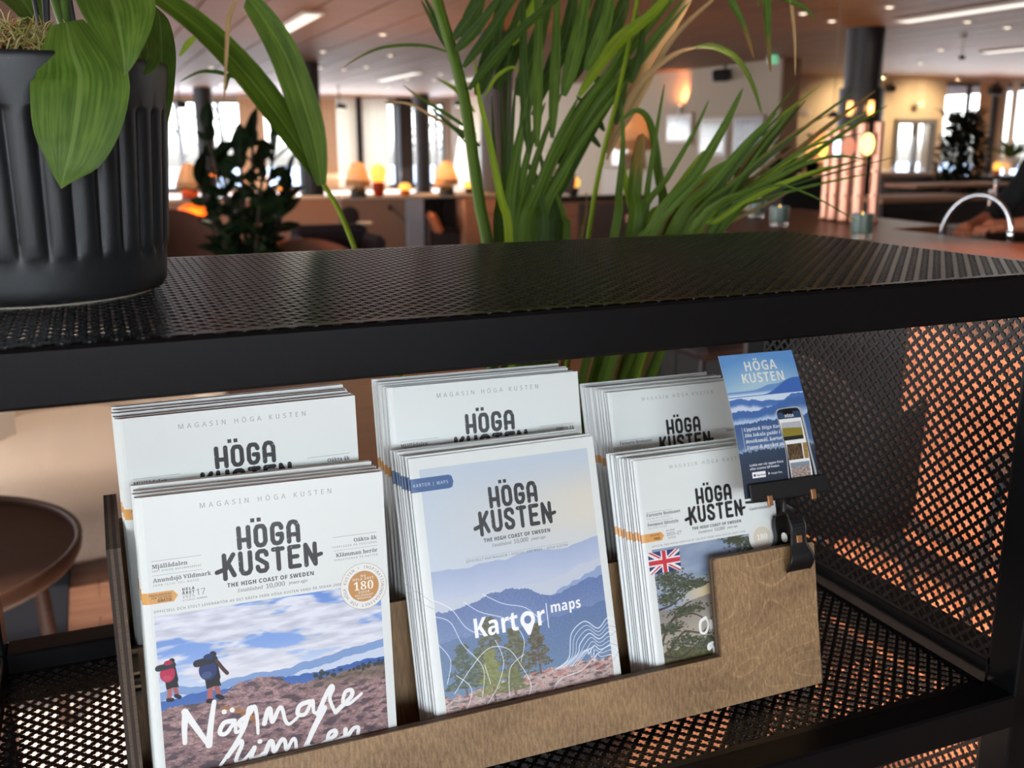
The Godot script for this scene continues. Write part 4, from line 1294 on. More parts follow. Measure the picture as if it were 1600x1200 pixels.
func shelf():
	var x0 := -0.182
	var x1 := 0.9471
	var zf := -0.7109
	var zb := -1.2388
	var t := 0.0396
	var o := thing("metal_shelf", "black steel shelf unit with decks and a side panel of cross punched sheet", "shelf")
	for x in [[x0, x0 + t], [x1 - t - 0.0097, x1]]:
		for z in [[zf, zf - t], [zb + t, zb]]:
			part(o, "post", slab(V(x[0], 0, z[0]), V(x[1], TOP - 0.0413, z[1]), 0.002), M.black)
	for y in [TOP, LOWER, 0.35]:
		part(o, "front_rail", slab(V(x0, y - 0.0413, zf), V(x1, y, zf - t), 0.0025), M.black)
		var up := 0.0 if y == TOP else 0.024
		part(o, "back_rail", slab(V(x0 + t, y - 0.0413, zb), V(x1 - t, y + up, zb + t), 0.0025), M.black)
		for x in [[x0, x0 + t], [x1 - t - 0.0097, x1]]:
			part(o, "side_rail", slab(V(x[0], y - 0.0413, zf - t), V(x[1], y + up, zb + t), 0.0025), M.black)
	# decks: the top one lies on the rails, the lower ones between them
	part(o, "top_deck", punched(V(x0 + 0.002, TOP + 0.0012, zf - 0.005), V(1, 0, 0), V(0, 0, -1), 66, 30, 0.0015), M.sheet)
	for y in [LOWER, 0.35]:
		part(o, "lower_deck", punched(V(x0 + t - 0.006, y + 0.0003, zf - t + 0.006), V(1, 0, 0), V(0, 0, -1), 61, 27, 0.0015), M.sheet)
	for y in [[LOWER + 0.018, 25], [0.37, 28]]:
		part(o, "side_panel", punched(V(x1 - t - 0.0087, y[0], zb + 0.036), V(0, 0, 1), V(0, 1, 0), 27, y[1], 0.0015), M.sheet)

func magazine_holder():
	var o := thing("magazine_holder", "brown stained plywood magazine holder standing on the lower mesh deck", "magazine holder")
	var lean := Basis(Vector3.RIGHT, deg_to_rad(-12))
	var f := Transform3D(lean, V(0, LOWER, -0.80))
	# L-shaped front: low under the covers, raised at the right; the box is tipped back, so its front edge stands a little off the deck
	var front := PackedVector2Array([Vector2(-0.0165, 0.011), Vector2(0.7055, 0.011), Vector2(0.7085, 0.168), Vector2(0.706, 0.1705), Vector2(0.5805, 0.1715), Vector2(0.578, 0.1695), Vector2(0.578, 0.066), Vector2(-0.0165, 0.066)])
	var face := MB.new()
	face.prism(front, -0.0035, 0.0)
	for i in face.v.size():
		face.t[i] = Vector2((face.v[i].x + 0.02) / 0.75, 1.0 - face.v[i].y / 0.1875)
	part(o, "front_panel", face, M.ply).transform = f
	for k in 3:
		var e := MB.new()
		e.prism(front, -0.0035 - 0.003 * k - 0.0002, -0.0065 - 0.003 * k, f)
		part(o, "front_ply_layer", e, [M.edge, M.edge_light, M.edge][k])
	# sides: tall panels whose front edge follows the lean, laminated from four plies
	for s in 2:
		var xs: float = [-0.0165, 0.692][s]
		var side := PackedVector2Array([Vector2(0.818, 0.006), Vector2(0.818 + 0.054, 0.263), Vector2(1.02, 0.263), Vector2(1.01, 0.0015)])
		if s == 1:
			side = PackedVector2Array([Vector2(0.818, 0.006), Vector2(0.818 + 0.03, 0.14), Vector2(1.02, 0.24), Vector2(1.01, 0.0015)])
		var layers := [M.edge_dark, M.edge, M.edge_dark, M.edge]
		for k in 4:
			var m := MB.new()
			m.prism(side, xs + 0.003 * k, xs + 0.003 * k + 0.0029, Transform3D(Basis(V(0, 0, -1), V(0, 1, 0), V(1, 0, 0)), V(0, LOWER, 0)))
			part(o, "side_ply_layer", m, layers[k])
	# finger joint showing at the right corner and on the left edge
	for k in 4:
		part(o, "joint_finger", boxm(V(0.7105, 0.037, -0.0135 - 0.0032 * k), V(0.012, 0.056, 0.003), 0.0, Basis.IDENTITY), [M.edge, M.edge_light, M.edge_dark, M.edge_light][k]).transform = f
	var tier := Transform3D(Basis(Vector3.RIGHT, deg_to_rad(-9)), V(0, LOWER + 0.004, -0.8775))
	for k in 4:
		var m := MB.new()
		m.box(V(0.3405, 0.0755, -0.0015 - 0.003 * k), V(0.69, 0.149 if k == 0 else 0.1485, 0.0029), 0.0, Basis.IDENTITY)
		var mi := part(o, "tier_panel" if k == 0 else "tier_ply_layer", m, M.ply_inner if k == 0 else [M.edge_light, M.edge_dark, M.edge_light][k - 1])
		mi.transform = tier
	for k in 4:
		part(o, "tier_finger", boxm(V(-0.008, 1.046 - 0.0058 * k, -0.8785 + 0.0011 * k), V(0.0172, 0.0028, 0.03)), M.edge_light if k % 2 == 0 else M.edge_dark)
	part(o, "front_floor", slab(V(-0.0045, 0.918, -0.823), V(0.692, 0.926, -0.878)), M.ply_inner)
	part(o, "back_floor", slab(V(-0.0045, 0.968, -0.8945), V(0.692, 0.978, -1.01)), M.ply_inner)
	part(o, "back_panel", slab(V(-0.0045, LOWER + 0.0015, -1.01), V(0.692, 1.135, -1.022)), M.ply_inner)

func book(called, label, w: float, h: float, t: float, front: Material, spine: Material, pages: Material, group: String) -> Node3D:
	# origin at the lower front spine corner: x along the cover, y up the page, z out of the cover
	var o := thing(called, label, "magazine", Vector3.ZERO, group)
	var c := MB.new()
	var rows: Array = []
	for i in 9:
		var r := PackedVector3Array()
		for j in 13:
			var f: float = [0.0, 0.006, 0.016, 0.028, 0.04, 0.1, 0.2, 0.35, 0.5, 0.65, 0.8, 0.9, 1.0][j]
			r.append(V(f * w, (1.0 - i / 8.0) * h, -0.3 * t * pow(1.0 - minf(f / 0.03, 1.0), 2.0) - 0.0006 * sin(f * PI) * (i / 8.0)))
		rows.append(r)
	# real texture coordinates, so that the bent edge keeps the print in place
	for i in 8:
		for j in 12:
			var k := [rows[i][j], rows[i][j + 1], rows[i + 1][j + 1], rows[i + 1][j]]
			var q: Array = []
			for e in k: q.append(Vector2(e.x / w, 1.0 - e.y / h))
			c.quad(k[0], k[1], k[2], k[3], V(0, 0, 1), q[0], q[1], q[2], q[3])
	part(o, "front_cover", c, front)
	var b := MB.new()
	b.box(V(w * 0.5, h * 0.5, -t + 0.00015), V(w, h, 0.0003))
	part(o, "back_cover", b, M.paper)
	var s := MB.new()
	s.quad(V(0, h, -0.3 * t), V(0, h, -t), V(0, 0, -t), V(0, 0, -0.3 * t), V(-1, 0, 0), Vector2(0, 0), Vector2(1, 0), Vector2(1, 1), Vector2(0, 1))
	part(o, "spine", s, spine)
	var p := MB.new()
	var d := 0.0012
	p.quad(V(0.0008, h - 0.0003, -t + 0.0003), V(w - d, h - 0.0003, -t + 0.0003), V(w - d, h - 0.0003, -0.0008), V(0.006, h - 0.0003, -0.0008), V(0, 1, 0), Vector2(0, 0), Vector2(1, 0), Vector2(1, 1), Vector2(0, 1))
	p.quad(V(w - d, 0, -t + 0.0003), V(w - d, h - d, -t + 0.0003), V(w - d, h - d, -0.0008), V(w - d, 0, -0.0008), V(1, 0, 0), Vector2(0, 0), Vector2(1, 0), Vector2(1, 1), Vector2(0, 1))
	part(o, "page_block", p, pages)
	return o

const ORDINAL := ["first", "second", "third", "fourth", "fifth", "sixth", "seventh", "eighth", "ninth", "tenth", "eleventh", "twelfth"]

# one leaning stack: the first copy shows its cover, the others stand close behind it
func stack(first: Node3D, count: int, at: Vector3, lean: float, pitch: float, shift: float, roll: float, copy_label: String):
	var b := Basis(Vector3.RIGHT, deg_to_rad(-lean)) * Basis(Vector3.BACK, deg_to_rad(roll))
	for k in count:
		var o: Node3D = first
		if k > 0:
			o = dup(first, copy_label % ORDINAL[k])
		var j := V(rng.randf_range(-0.0012, 0.0012), rng.randf_range(-0.0015, 0.0015), 0) if k > 0 else Vector3.ZERO
		o.transform = Transform3D(b * Basis(Vector3.BACK, rng.randf_range(-0.004, 0.004) if k > 0 else 0.0), at + b * V(shift * k, 0, 0) + V(0, 0, -pitch * k) + j)

func magazines():
	var paper := func(t) -> StandardMaterial3D:
		var m := mat(Color.WHITE, 0.33)
		m.albedo_texture = t
		m.texture_repeat = false
		return m
	var plain := func(t) -> StandardMaterial3D:
		var m := mat(Color.WHITE, 0.6)
		m.albedo_texture = t
		return m
	var hik = paper.call(cover_hikers())
	var maps = paper.call(cover_maps())
	var eng = paper.call(cover_english())
	var sp_hik = plain.call(stripe_tex(Color(0.88, 0.9, 0.9), Color(0.75, 0.52, 0.3), 0.294, 0.329))
	var sp_map = plain.call(stripe_tex(Color(0.88, 0.9, 0.92), Color(0.14, 0.26, 0.42), 0.072, 0.12))
	var sp_eng = plain.call(stripe_tex(Color(0.88, 0.9, 0.92), Color(0.8, 0.56, 0.3), 0.313, 0.349))
	var pg_hik = plain.call(pages_tex([Color(0.88, 0.67, 0.55), Color(0.9, 0.74, 0.64), Color(0.68, 0.46, 0.37), Color(0.42, 0.35, 0.33), Color(0.92, 0.84, 0.8)], 3))
	var pg_pale = plain.call(pages_tex([Color(0.86, 0.86, 0.87), Color(0.8, 0.8, 0.82), Color(0.9, 0.9, 0.9)], 4))
	var W := 0.2164
	var H := 0.2833
	var a := book("magazine", "front magazine with two hikers on its cover, in the left front stack", W, H, 0.0086, hik, sp_hik, pg_hik, "hiker magazines, left front stack")
	stack(a, 4, V(0.0044, 0.9268, -0.8208), 9.0, 0.0114, -0.0006, -1.1, "%s copy from the front, edge on, in the left front stack of hiker magazines")
	var b := book("magazine", "front magazine of the left rear stack, its masthead cut off by the hiker stack", W, H, 0.0086, hik, sp_hik, pg_hik, "hiker magazines, left rear stack")
	stack(b, 5, V(0.0015, 0.9794, -0.9042), 4.0, 0.0104, -0.0004, 0.1, "%s copy from the front, edge on, in the left rear stack of magazines")
	var c := book("magazine", "map magazine with pines and white contour lines, front of the middle stack", 0.2022, 0.2843, 0.0033, maps, sp_map, pg_pale, "map magazines, middle front stack")
	stack(c, 9, V(0.2625, 0.9268, -0.8192), 17.2, 0.0041, -0.0011, 0.0, "%s copy from the front, blue banded spine showing, in the map magazine stack")
	var d := book("magazine", "front magazine of the middle rear stack, above the map magazines", W, H, 0.0074, hik, sp_hik, pg_hik, "hiker magazines, middle rear stack")
	stack(d, 6, V(0.2581, 0.9788, -0.9071), 12.0, 0.0086, -0.0007, -0.5, "%s copy from the front, edge on, in the middle rear stack of magazines")
	var e := book("magazine", "English edition with a union flag on its cover, front of the right stack", 0.1739, 0.2521, 0.0028, eng, sp_eng, pg_pale, "English magazines, right front stack")
	stack(e, 10, V(0.5063, 0.9268, -0.819), 17.0, 0.0033, -0.0017, -0.4, "%s copy from the front, orange banded spine showing, in the English magazine stack")
	var g := book("magazine", "front magazine of the right rear stack, half hidden by the blue flyer", 0.1739, 0.2521, 0.0037, eng, sp_eng, pg_pale, "English magazines, right rear stack")
	stack(g, 11, V(0.5217, 0.9798, -0.9091), 17.0, 0.0046, -0.0012, -0.4, "%s copy from the front, edge on, in the right rear stack of magazines")

func flyer_and_clip():
	# the card
	var o := thing("flyer", "blue flyer card showing mountains, a phone and white lettering, held by the black clip", "flyer")
	var m := mat(Color.WHITE, 0.4)
	m.albedo_texture = cover_flyer()
	m.texture_repeat = false
	var b := Basis(Vector3.RIGHT, deg_to_rad(-21)) * Basis(Vector3.BACK, deg_to_rad(-0.6))
	var at := V(0.605, 1.1385, -0.8256)
	var w := 0.0977
	var h := 0.1544
	var face := MB.new()
	var back := MB.new()
	var point := func(u: float, v: float, dz: float) -> Vector3:
		return at + b * V(u * w * (1.0 - 0.02 * v) , (v - 0.03) * h, 0.006 * sin(v * PI) * 0.6 - 0.008 * v * v - 0.004 * pow(u - 0.5, 2) + dz)
	for i in 12:
		for j in 6:
			var k: Array = []
			var q: Array = []
			for e in [[j, i], [j + 1, i], [j + 1, i + 1], [j, i + 1]]:
				k.append([e[0] / 6.0, e[1] / 12.0])
				q.append(Vector2(e[0] / 6.0, 1.0 - e[1] / 12.0))
			face.quad(point.call(k[0][0], k[0][1], 0.0), point.call(k[1][0], k[1][1], 0.0), point.call(k[2][0], k[2][1], 0.0), point.call(k[3][0], k[3][1], 0.0), b * V(0, 0, 1), q[0], q[1], q[2], q[3])
			back.quad(point.call(k[0][0], k[0][1], -0.0006), point.call(k[1][0], k[1][1], -0.0006), point.call(k[2][0], k[2][1], -0.0006), point.call(k[3][0], k[3][1], -0.0006), b * V(0, 0, -1))
	part(o, "printed_face", face, m)
	part(o, "card_back", back, M.paper)
	# the holder: ledge with two brass tabs, a jointed neck and a spring clamp biting the raised plywood
	var c := thing("clip_holder", "black clamp with short neck and ledge, clipped on the raised plywood corner", "clip")
	var lb := b
	part(c, "ledge", boxm(at + b * V(0.0545, 0.0005, 0.0035), V(0.1, 0.019, 0.0025), 0.0008, lb), M.plastic)
	part(c, "ledge_foot", boxm(at + b * V(0.0545, -0.0085, -0.002), V(0.1, 0.0025, 0.014), 0.0008, lb), M.plastic)
	part(c, "ledge_back", boxm(at + b * V(0.0545, 0.012, -0.0035), V(0.07, 0.045, 0.0025), 0.0008, lb), M.plastic)
	var brass := mat(Color(0.72, 0.52, 0.36), 0.4, 0.8)
	for x in [0.027, 0.083]:
		part(c, "metal_tab", boxm(at + b * V(x, -0.0095, 0.0045), V(0.0062, 0.011, 0.0035), 0.0006, lb), brass)
	var top := at + b * V(0.055, -0.011, -0.004)
	part(c, "neck", tubem(curve([top, top + V(0.012, -0.008, -0.001), V(0.6703,1.113,-0.833), V(0.6808,1.0925,-0.838)], 12), 0.0052, 12), M.plastic)
	part(c, "neck_joint", lathem([[0, -0.007], [0.0085, -0.007], [0.0085, 0.007], [0, 0.007]], 18, V(0.6719,1.1142,-0.833)), M.plastic)
	# two jaws, one before and one behind the panel, as bent profiles seen from the side
	var pan := Transform3D(Basis(Vector3.RIGHT, deg_to_rad(-12)), V(0.6815, LOWER, -0.80))
	for s in 2:
		var sd := 1.0 if s == 0 else -1.0
		var z0 := 0.0 if s == 0 else -0.0125
		# station: height, distance from the panel, half width
		var prof: Array = [[0.2015, 0.0075, 0.0088], [0.196, 0.0098, 0.0094], [0.188, 0.0102, 0.0094], [0.180, 0.0085, 0.0092], [0.172, 0.009, 0.0104], [0.164, 0.0125, 0.0132], [0.1565, 0.0132, 0.0152], [0.149, 0.0088, 0.0156], [0.1435, 0.0042, 0.0152]]
		var rows: Array = []
		for p in prof:
			var row := PackedVector3Array()
			for j in 16:
				var q := TAU * j / 16.0
				row.append(pan * V(signf(cos(q)) * pow(absf(cos(q)), 0.35) * p[2], p[0], z0 + sd * (p[1] - 0.0012 + 0.0019 * signf(sin(q)) * pow(absf(sin(q)), 0.35))))
			rows.append(row)
		var jb := MB.new()
		jb.grid(rows, true)
		for e in [0, rows.size() - 1]:
			for j in 14:
				jb.flat(rows[e][0], rows[e][j + 1], rows[e][j + 2], pan.basis * V(0, 1 if e == 0 else -1, 0))
		var jaw := part(c, "jaw", jb, M.plastic)
		for x in [-1.0, 1.0]:
			var path: Array = []
			for p in prof: path.append(pan * V(x * (p[2] - 0.0004), p[0], z0 + sd * (p[1] + 0.0004)))
			part(jaw, "jaw_rim", tubem(curve(path, 18), 0.0013, 8), M.plastic)
		for k in 3:
			part(jaw, "grip_ridge", boxm(pan * V(0, 0.1895 + 0.0038 * k, z0 + sd * 0.0112), V(0.0145, 0.0012, 0.001), 0.0003, pan.basis), M.plastic)
	part(c, "spring", tubem([pan * V(-0.0075, 0.1795, -0.006), pan * V(0.0075, 0.1795, -0.006)], 0.0056, 14), M.chrome)
	part(c, "spring_clip", boxm(pan * V(0, 0.1795, 0.0102), V(0.007, 0.0085, 0.002), 0.0006, pan.basis), brass)

# ---------------------------------------------------------------- plants near the shelf
func leaf_tex(a: Color, b: Color, sd: int, tip = null) -> ImageTexture:
	var im := Image.create(64, 192, false, Image.FORMAT_RGB8)
	var n := noise(0.09, 3, sd)
	var l := noise(0.02, 3, sd + 1)
	for y in 192:
		for x in 64:
			var k := clampf(0.5 + 0.9 * n.get_noise_2d(x * 5.0, y * 0.12) + 0.35 * l.get_noise_2d(x, y), 0, 1)
			var c := a.lerp(b, k)
			if absf(x - 31.5) < 2.0: c = c.lerp(b.lightened(0.12), 0.6)
			if tip != null:
				c = c.lerp(tip, smoothstep(0.62, 0.95, y / 192.0 + 0.25 * l.get_noise_2d(x * 3.0, y)))
			im.set_pixel(x, y, c)
	return ImageTexture.create_from_image(im)

func leaf_mat(a: Color, b: Color, sd: int, through: Color, rough := 0.42, tip = null) -> StandardMaterial3D:
	var m := mat(Color.WHITE, rough, 0.0, 0.3)
	m.albedo_texture = leaf_tex(a, b, sd, tip)
	m.backlight_enabled = true
	m.backlight = through
	return m

# blade with given widths along its midrib
func broad(pts: Array, ws: Array, facing: Vector3, fold := 0.2, curl := 0.0, n := 20) -> MB:
	var c := curve(pts, n)
	var rows: Array = []
	for i in n + 1:
		var x := float(i) / n * (ws.size() - 1)
		var k := mini(int(x), ws.size() - 2)
		var w: float = maxf(cubic_interpolate(ws[k], ws[k + 1], ws[maxi(k - 1, 0)], ws[mini(k + 2, ws.size() - 1)], x - k), 0.0004) * 0.5
		var d: Vector3 = (c[mini(i + 1, n)] - c[maxi(i - 1, 0)]).normalized()
		var side := d.cross(facing).normalized()
		var up := side.cross(d).normalized()
		if up.dot(facing) < 0: up = -up
		var row := PackedVector3Array()
		for j in 11:
			var q := (j - 5) / 5.0
			row.append(c[i] + side * q * w + up * (absf(q) * fold * w - curl * q * q * w))
		rows.append(row)
	var b := MB.new()
	b.grid(rows)
	return b

func orchid():
	# the fluted pot
	var c := V(-0.053, TOP + 0.003, -0.982)
	var pot := thing("plant_pot", "dark grey fluted ceramic pot standing at the left end of the top deck", "pot", c)
	var prof := [[0.0, 0.0], [0.101, 0.0], [0.108, 0.002], [0.1115, 0.008], [0.1125, 0.02], [0.1135, 0.034], [0.115, 0.042], [0.1225, 0.15], [0.124, 0.157], [0.1265, 0.188], [0.126, 0.193], [0.1235, 0.195], [0.1205, 0.193], [0.119, 0.185], [0.112, 0.04], [0.0, 0.04]]
	var rows: Array = []
	var body: Array = []
	for i in prof.size() - 1:
		var a: Array = prof[i]
		var b: Array = prof[i + 1]
		var steps := 10 if i == 6 else 2
		for k in steps:
			body.append([lerpf(a[0], b[0], float(k) / steps), lerpf(a[1], b[1], float(k) / steps), i])
	body.append([0.0, 0.04, 15])
	for p in body:
		var row := PackedVector3Array()
		var depth := 0.0
		if p[2] <= 7:
			depth = 0.0046 * smoothstep(0.032, 0.046, p[1]) * smoothstep(0.162, 0.15, p[1])
		for j in 440:
			var a := TAU * j / 440
			var wave := 1.0 - pow(absf(cos(a * 17.0 + 0.35)), 0.55)
			var r: float = p[0] - depth * (wave * 1.35 - 0.25)
			row.append(V(cos(a) * r, p[1], -sin(a) * r))
		rows.append(row)
	var mb := MB.new()
	mb.grid(rows, true)
	part(pot, "pot_body", mb, M.pot)
	part(pot, "felt_foot", lathem([[0.0, -0.003], [0.1, -0.003], [0.1, 0.0]], 40), mat(Color(0.6, 0.58, 0.52), 0.8))
	# the orchid growing in it
	var o := thing("orchid", "orchid plant with broad hanging green leaves, growing in the dark fluted pot", "orchid", V(c.x, c.y + 0.17, c.z))
	var at: Vector3 = -o.position
	var up := func(list: Array) -> Array:
		var out: Array = []
		for q in list: out.append(q + at)
		return out
	var g1 := leaf_mat(Color(0.23, 0.33, 0.10), Color(0.36, 0.46, 0.17), 3, Color(0.16, 0.24, 0.06), 0.5)
	var g2 := leaf_mat(Color(0.19, 0.28, 0.09), Color(0.30, 0.40, 0.15), 5, Color(0.14, 0.2, 0.06), 0.38)
	var spotm := leaf_mat(Color(0.17, 0.27, 0.10), Color(0.29, 0.39, 0.16), 3, Color(0.16, 0.24, 0.06), 0.38)
	var k := 0.748 / 1564.0
	part(o, "leaf", broad(up.call([V(-0.005,1.591,-0.889),V(-0.003,1.57,-0.862),V(0.001,1.551,-0.848),V(-0.001,1.534,-0.84),V(-0.006,1.511,-0.835),V(-0.011,1.493,-0.832),V(-0.016,1.48,-0.833),V(-0.02,1.467,-0.835)]), [52 * k, 103 * k, 141 * k, 143 * k, 127 * k, 97 * k, 52 * k, 0], V(-0.15, 0.15, 1), 0.1, 0.12), g1)
	part(o, "leaf", broad(up.call([V(0.01,1.674,-0.977),V(0.02,1.631,-0.883),V(0.028,1.602,-0.834),V(0.03,1.585,-0.817),V(0.031,1.567,-0.808),V(0.031,1.555,-0.805),V(0.03,1.547,-0.805)]), [50 * k, 105 * k, 116 * k, 103 * k, 60 * k, 26 * k, 0], V(0.1, 0.2, 1), 0.3, 0.0), g1)
	part(o, "leaf", broad(up.call([V(0.066,1.622,-1.007),V(0.071,1.61,-0.99),V(0.07,1.584,-0.978),V(0.067,1.557,-0.967),V(0.067,1.535,-0.961),V(0.068,1.514,-0.961)]), [16 * k, 40 * k, 62 * k, 58 * k, 36 * k, 0], V(0.55, 0.1, 0.8), 0.15, 0.1), g2)
	part(o, "leaf", broad(up.call([V(0.054,1.598,-0.961),V(0.055,1.571,-0.92),V(0.043,1.558,-0.905),V(0.037,1.557,-0.912)]), [30 * k, 44 * k, 22 * k, 0], V(0.1, -0.3, 1), 0.1, 0.0), g2)
	part(o, "leaf", broad(up.call([V(-0.032,1.611,-1.122),V(-0.053,1.646,-1.173),V(-0.102,1.655,-1.218)]), [40 * k, 80 * k, 50 * k], V(0.1, 0.6, 1), 0.1, 0.0), g2)
	part(o, "leaf", broad(up.call([V(0.019,1.606,-1.055),V(0.035,1.656,-1.084),V(0.047,1.709,-1.126)]), [30 * k, 70 * k, 40 * k], V(-0.4, 0.3, 1), 0.2, 0.0), g2)
	var stem := leaf_mat(Color(0.22, 0.31, 0.12), Color(0.3, 0.38, 0.16), 8, Color(0.1, 0.15, 0.04))
	for s in [[V(-0.005,1.592,-1.028),V(-0.011,1.614,-1.036),V(-0.016,1.642,-1.046)], [V(-0.007,1.592,-1.029),V(-0.005,1.614,-1.034),V(-0.005,1.642,-1.041)]]:
		part(o, "flower_stem", tubem(curve(up.call(s), 8), 0.0046, 10), stem)
	var stick := mat(Color(0.18, 0.19, 0.2), 0.35)
	for s in [[V(-0.029,1.605,-1.064),V(-0.032,1.634,-1.072),V(-0.031,1.651,-1.077)], [V(-0.024,1.606,-1.073),V(-0.023,1.635,-1.08),V(-0.023,1.653,-1.085)], [V(0.001,1.597,-1.027),V(-0.001,1.625,-1.035),V(0,1.648,-1.041)], [V(-0.022,1.606,-1.072),V(-0.02,1.635,-1.079),V(-0.018,1.653,-1.083)]]:
		part(o, "support_stick", tubem(up.call(s), 0.0022, 8), stick)
	part(o, "soil", lathem([[0.118, 0.005], [0.1, 0.024], [0.06, 0.036], [0.0, 0.042]], 30), mat(Color(0.2, 0.15, 0.11), 0.95))
	var ms := [MB.new(), MB.new(), MB.new()]
	for i in 3600:
		var a := rng.randf() * TAU
		var r := sqrt(rng.randf()) * 0.113
		var p := V(cos(a) * r, 0.008 + 0.036 * sqrt(1.0 - r / 0.114) + rng.randf() * 0.01, sin(a) * r)
		var d := V(rng.randf_range(-1, 1), rng.randf_range(-0.1, 0.9), rng.randf_range(-1, 1)).normalized() * rng.randf_range(0.006, 0.017)
		(ms[2 if i % 9 == 0 else i % 2] as MB).tube([p, p + d * 0.6 + V(0, 0.002, 0), p + d], [0.0008, 0.0007, 0.0003], 4, false)
	for i in 3:
		var mm := part(o, "moss", ms[i], mat([Color(0.55, 0.53, 0.27), Color(0.66, 0.6, 0.4), Color(0.6, 0.38, 0.22)][i], 0.95))
		mm.set_meta("kind", "stuff")

func palm():
	var base := V(0.714,1.303,-1.68)
	base = V(base.x, 0.0, base.z)
	var pot := thing("planter", "dark round planter on the floor behind the mesh shelf, holding the palm", "planter", base)
	part(pot, "planter_body", lathem([[0.0, 0.0], [0.17, 0.0], [0.2, 0.02], [0.23, 0.4], [0.235, 0.46], [0.22, 0.46], [0.215, 0.41], [0.0, 0.41]], 40), M.pot)
	part(pot, "soil", lathem([[0.215, 0.42], [0.1, 0.435], [0.0, 0.44]], 30), mat(Color(0.16, 0.12, 0.09), 0.95))
	var o := thing("palm", "tall green palm with long arching leaves and some dried ones, behind the shelf", "palm", base + V(0, 0.43, 0))
	var at: Vector3 = -o.position
	var thru := Color(0.36, 0.46, 0.06)
	var G := [
		leaf_mat(Color(0.13, 0.20, 0.05), Color(0.25, 0.34, 0.09), 11, thru, 0.55),
		leaf_mat(Color(0.195, 0.285, 0.06), Color(0.34, 0.43, 0.12), 12, thru, 0.55),
		leaf_mat(Color(0.36, 0.46, 0.06), Color(0.54, 0.61, 0.13), 13, Color(0.6, 0.66, 0.08), 0.55),
		leaf_mat(Color(0.52, 0.42, 0.27), Color(0.70, 0.58, 0.40), 14, Color(0.4, 0.32, 0.18), 0.6),
		leaf_mat(Color(0.19, 0.28, 0.07), Color(0.32, 0.41, 0.12), 15, thru, 0.55, Color(0.52, 0.36, 0.2)),
		leaf_mat(Color(0.36, 0.32, 0.17), Color(0.48, 0.39, 0.22), 16, Color(0.3, 0.25, 0.1), 0.6)]
	# midrib points in space, width in metres at the picture's scale, tint, whether the foot runs down into the planter
	var put := func(pts: Array, w: float, tint: int, foot := false, face := Vector3(-0.3, 0.3, 0.9), called := "leaf", tip := 1.0):
		var q: Array = []
		if foot:
			q.append(V(0.05 * rng.randf_range(-1, 1), 0.0, 0.05 * rng.randf_range(-1, 1)))
			q.append((q[0] as Vector3).lerp(pts[0] + at, 0.55) + V(0, 0.02, 0))
		for e in pts: q.append(e + at)
		var f: Vector3 = face + V(rng.randf_range(-0.25, 0.25), rng.randf_range(-0.2, 0.2), 0)
		part(o, called, blade(q, w * 2.0 / 1564.0, f, 0.2, 0.3 if foot else 0.25, tip, 22 if foot else 16, 0.0), G[tint])
	var stalk := func(pts: Array, w0: float, w1: float, tint: int):
		var q: Array = [V(0.05 * rng.randf_range(-1, 1), 0.0, 0.04 * rng.randf_range(-1, 1))]
		var first: Vector3 = pts[0] + at
		var run: float = maxf((pts[1] as Vector3).distance_to(pts[0]), 0.08)
		var steps := int(first.distance_to(q[0]) / run)
		for i in range(1, steps):
			q.append((q[0] as Vector3).lerp(first, float(i) / steps))
		for e in pts: q.append(e + at)
		var c := curve(q, 40)
		var r: Array = []
		for i in 41: r.append(lerpf(w0, w1, i / 40.0) * 0.5 * 1.75 / 1564.0)
		part(o, "leaf_stalk", tubem(c, r, 10), G[tint])
	# stalks
	stalk.call([V(0.586,1.335,-1.518),V(0.58,1.401,-1.538),V(0.577,1.481,-1.56),V(0.573,1.572,-1.586),V(0.561,1.648,-1.61),V(0.547,1.723,-1.636),V(0.536,1.814,-1.664)], 21, 16, 1)
	stalk.call([V(0.84,1.317,-1.665),V(0.862,1.409,-1.68),V(0.886,1.489,-1.691),V(0.917,1.581,-1.702),V(0.948,1.685,-1.716),V(0.974,1.777,-1.73)], 12, 7, 2)
	stalk.call([V(0.419,1.315,-1.727),V(0.399,1.383,-1.753),V(0.376,1.432,-1.775),V(0.356,1.476,-1.795),V(0.344,1.508,-1.808)], 12, 7, 2)
	stalk.call([V(0.743,1.31,-1.758),V(0.805,1.436,-1.766),V(0.89,1.578,-1.768),V(0.992,1.701,-1.758),V(1.055,1.772,-1.751)], 12, 5, 1)
	# tall blades of the middle
	put.call([V(0.634,1.331,-1.542),V(0.628,1.409,-1.565),V(0.619,1.501,-1.592),V(0.61,1.574,-1.615),V(0.61,1.636,-1.632)], 15, 2, true)
	for s in [[V(0.647,1.327,-1.602),V(0.659,1.416,-1.621),V(0.672,1.523,-1.643),V(0.688,1.667,-1.674)], [V(0.649,1.325,-1.623),V(0.663,1.415,-1.641),V(0.672,1.523,-1.666),V(0.678,1.62,-1.688)], [V(0.646,1.329,-1.581),V(0.658,1.417,-1.599),V(0.671,1.512,-1.618),V(0.686,1.607,-1.637)], [V(0.676,1.323,-1.634),V(0.693,1.414,-1.65),V(0.711,1.534,-1.675),V(0.731,1.654,-1.698)], [V(0.65,1.323,-1.644),V(0.661,1.403,-1.661),V(0.663,1.491,-1.683),V(0.667,1.578,-1.704)]]:
		put.call(s, 11, 0, true)
	put.call([V(0.648,1.327,-1.58),V(0.672,1.47,-1.607),V(0.717,1.617,-1.627),V(0.731,1.765,-1.66)], 21, 1, true)
	put.call([V(0.707,1.491,-1.598),V(0.723,1.628,-1.627),V(0.739,1.776,-1.659)], 18, 1)
	put.call([V(0.741,1.506,-1.61),V(0.76,1.64,-1.638),V(0.776,1.779,-1.667)], 20, 1)
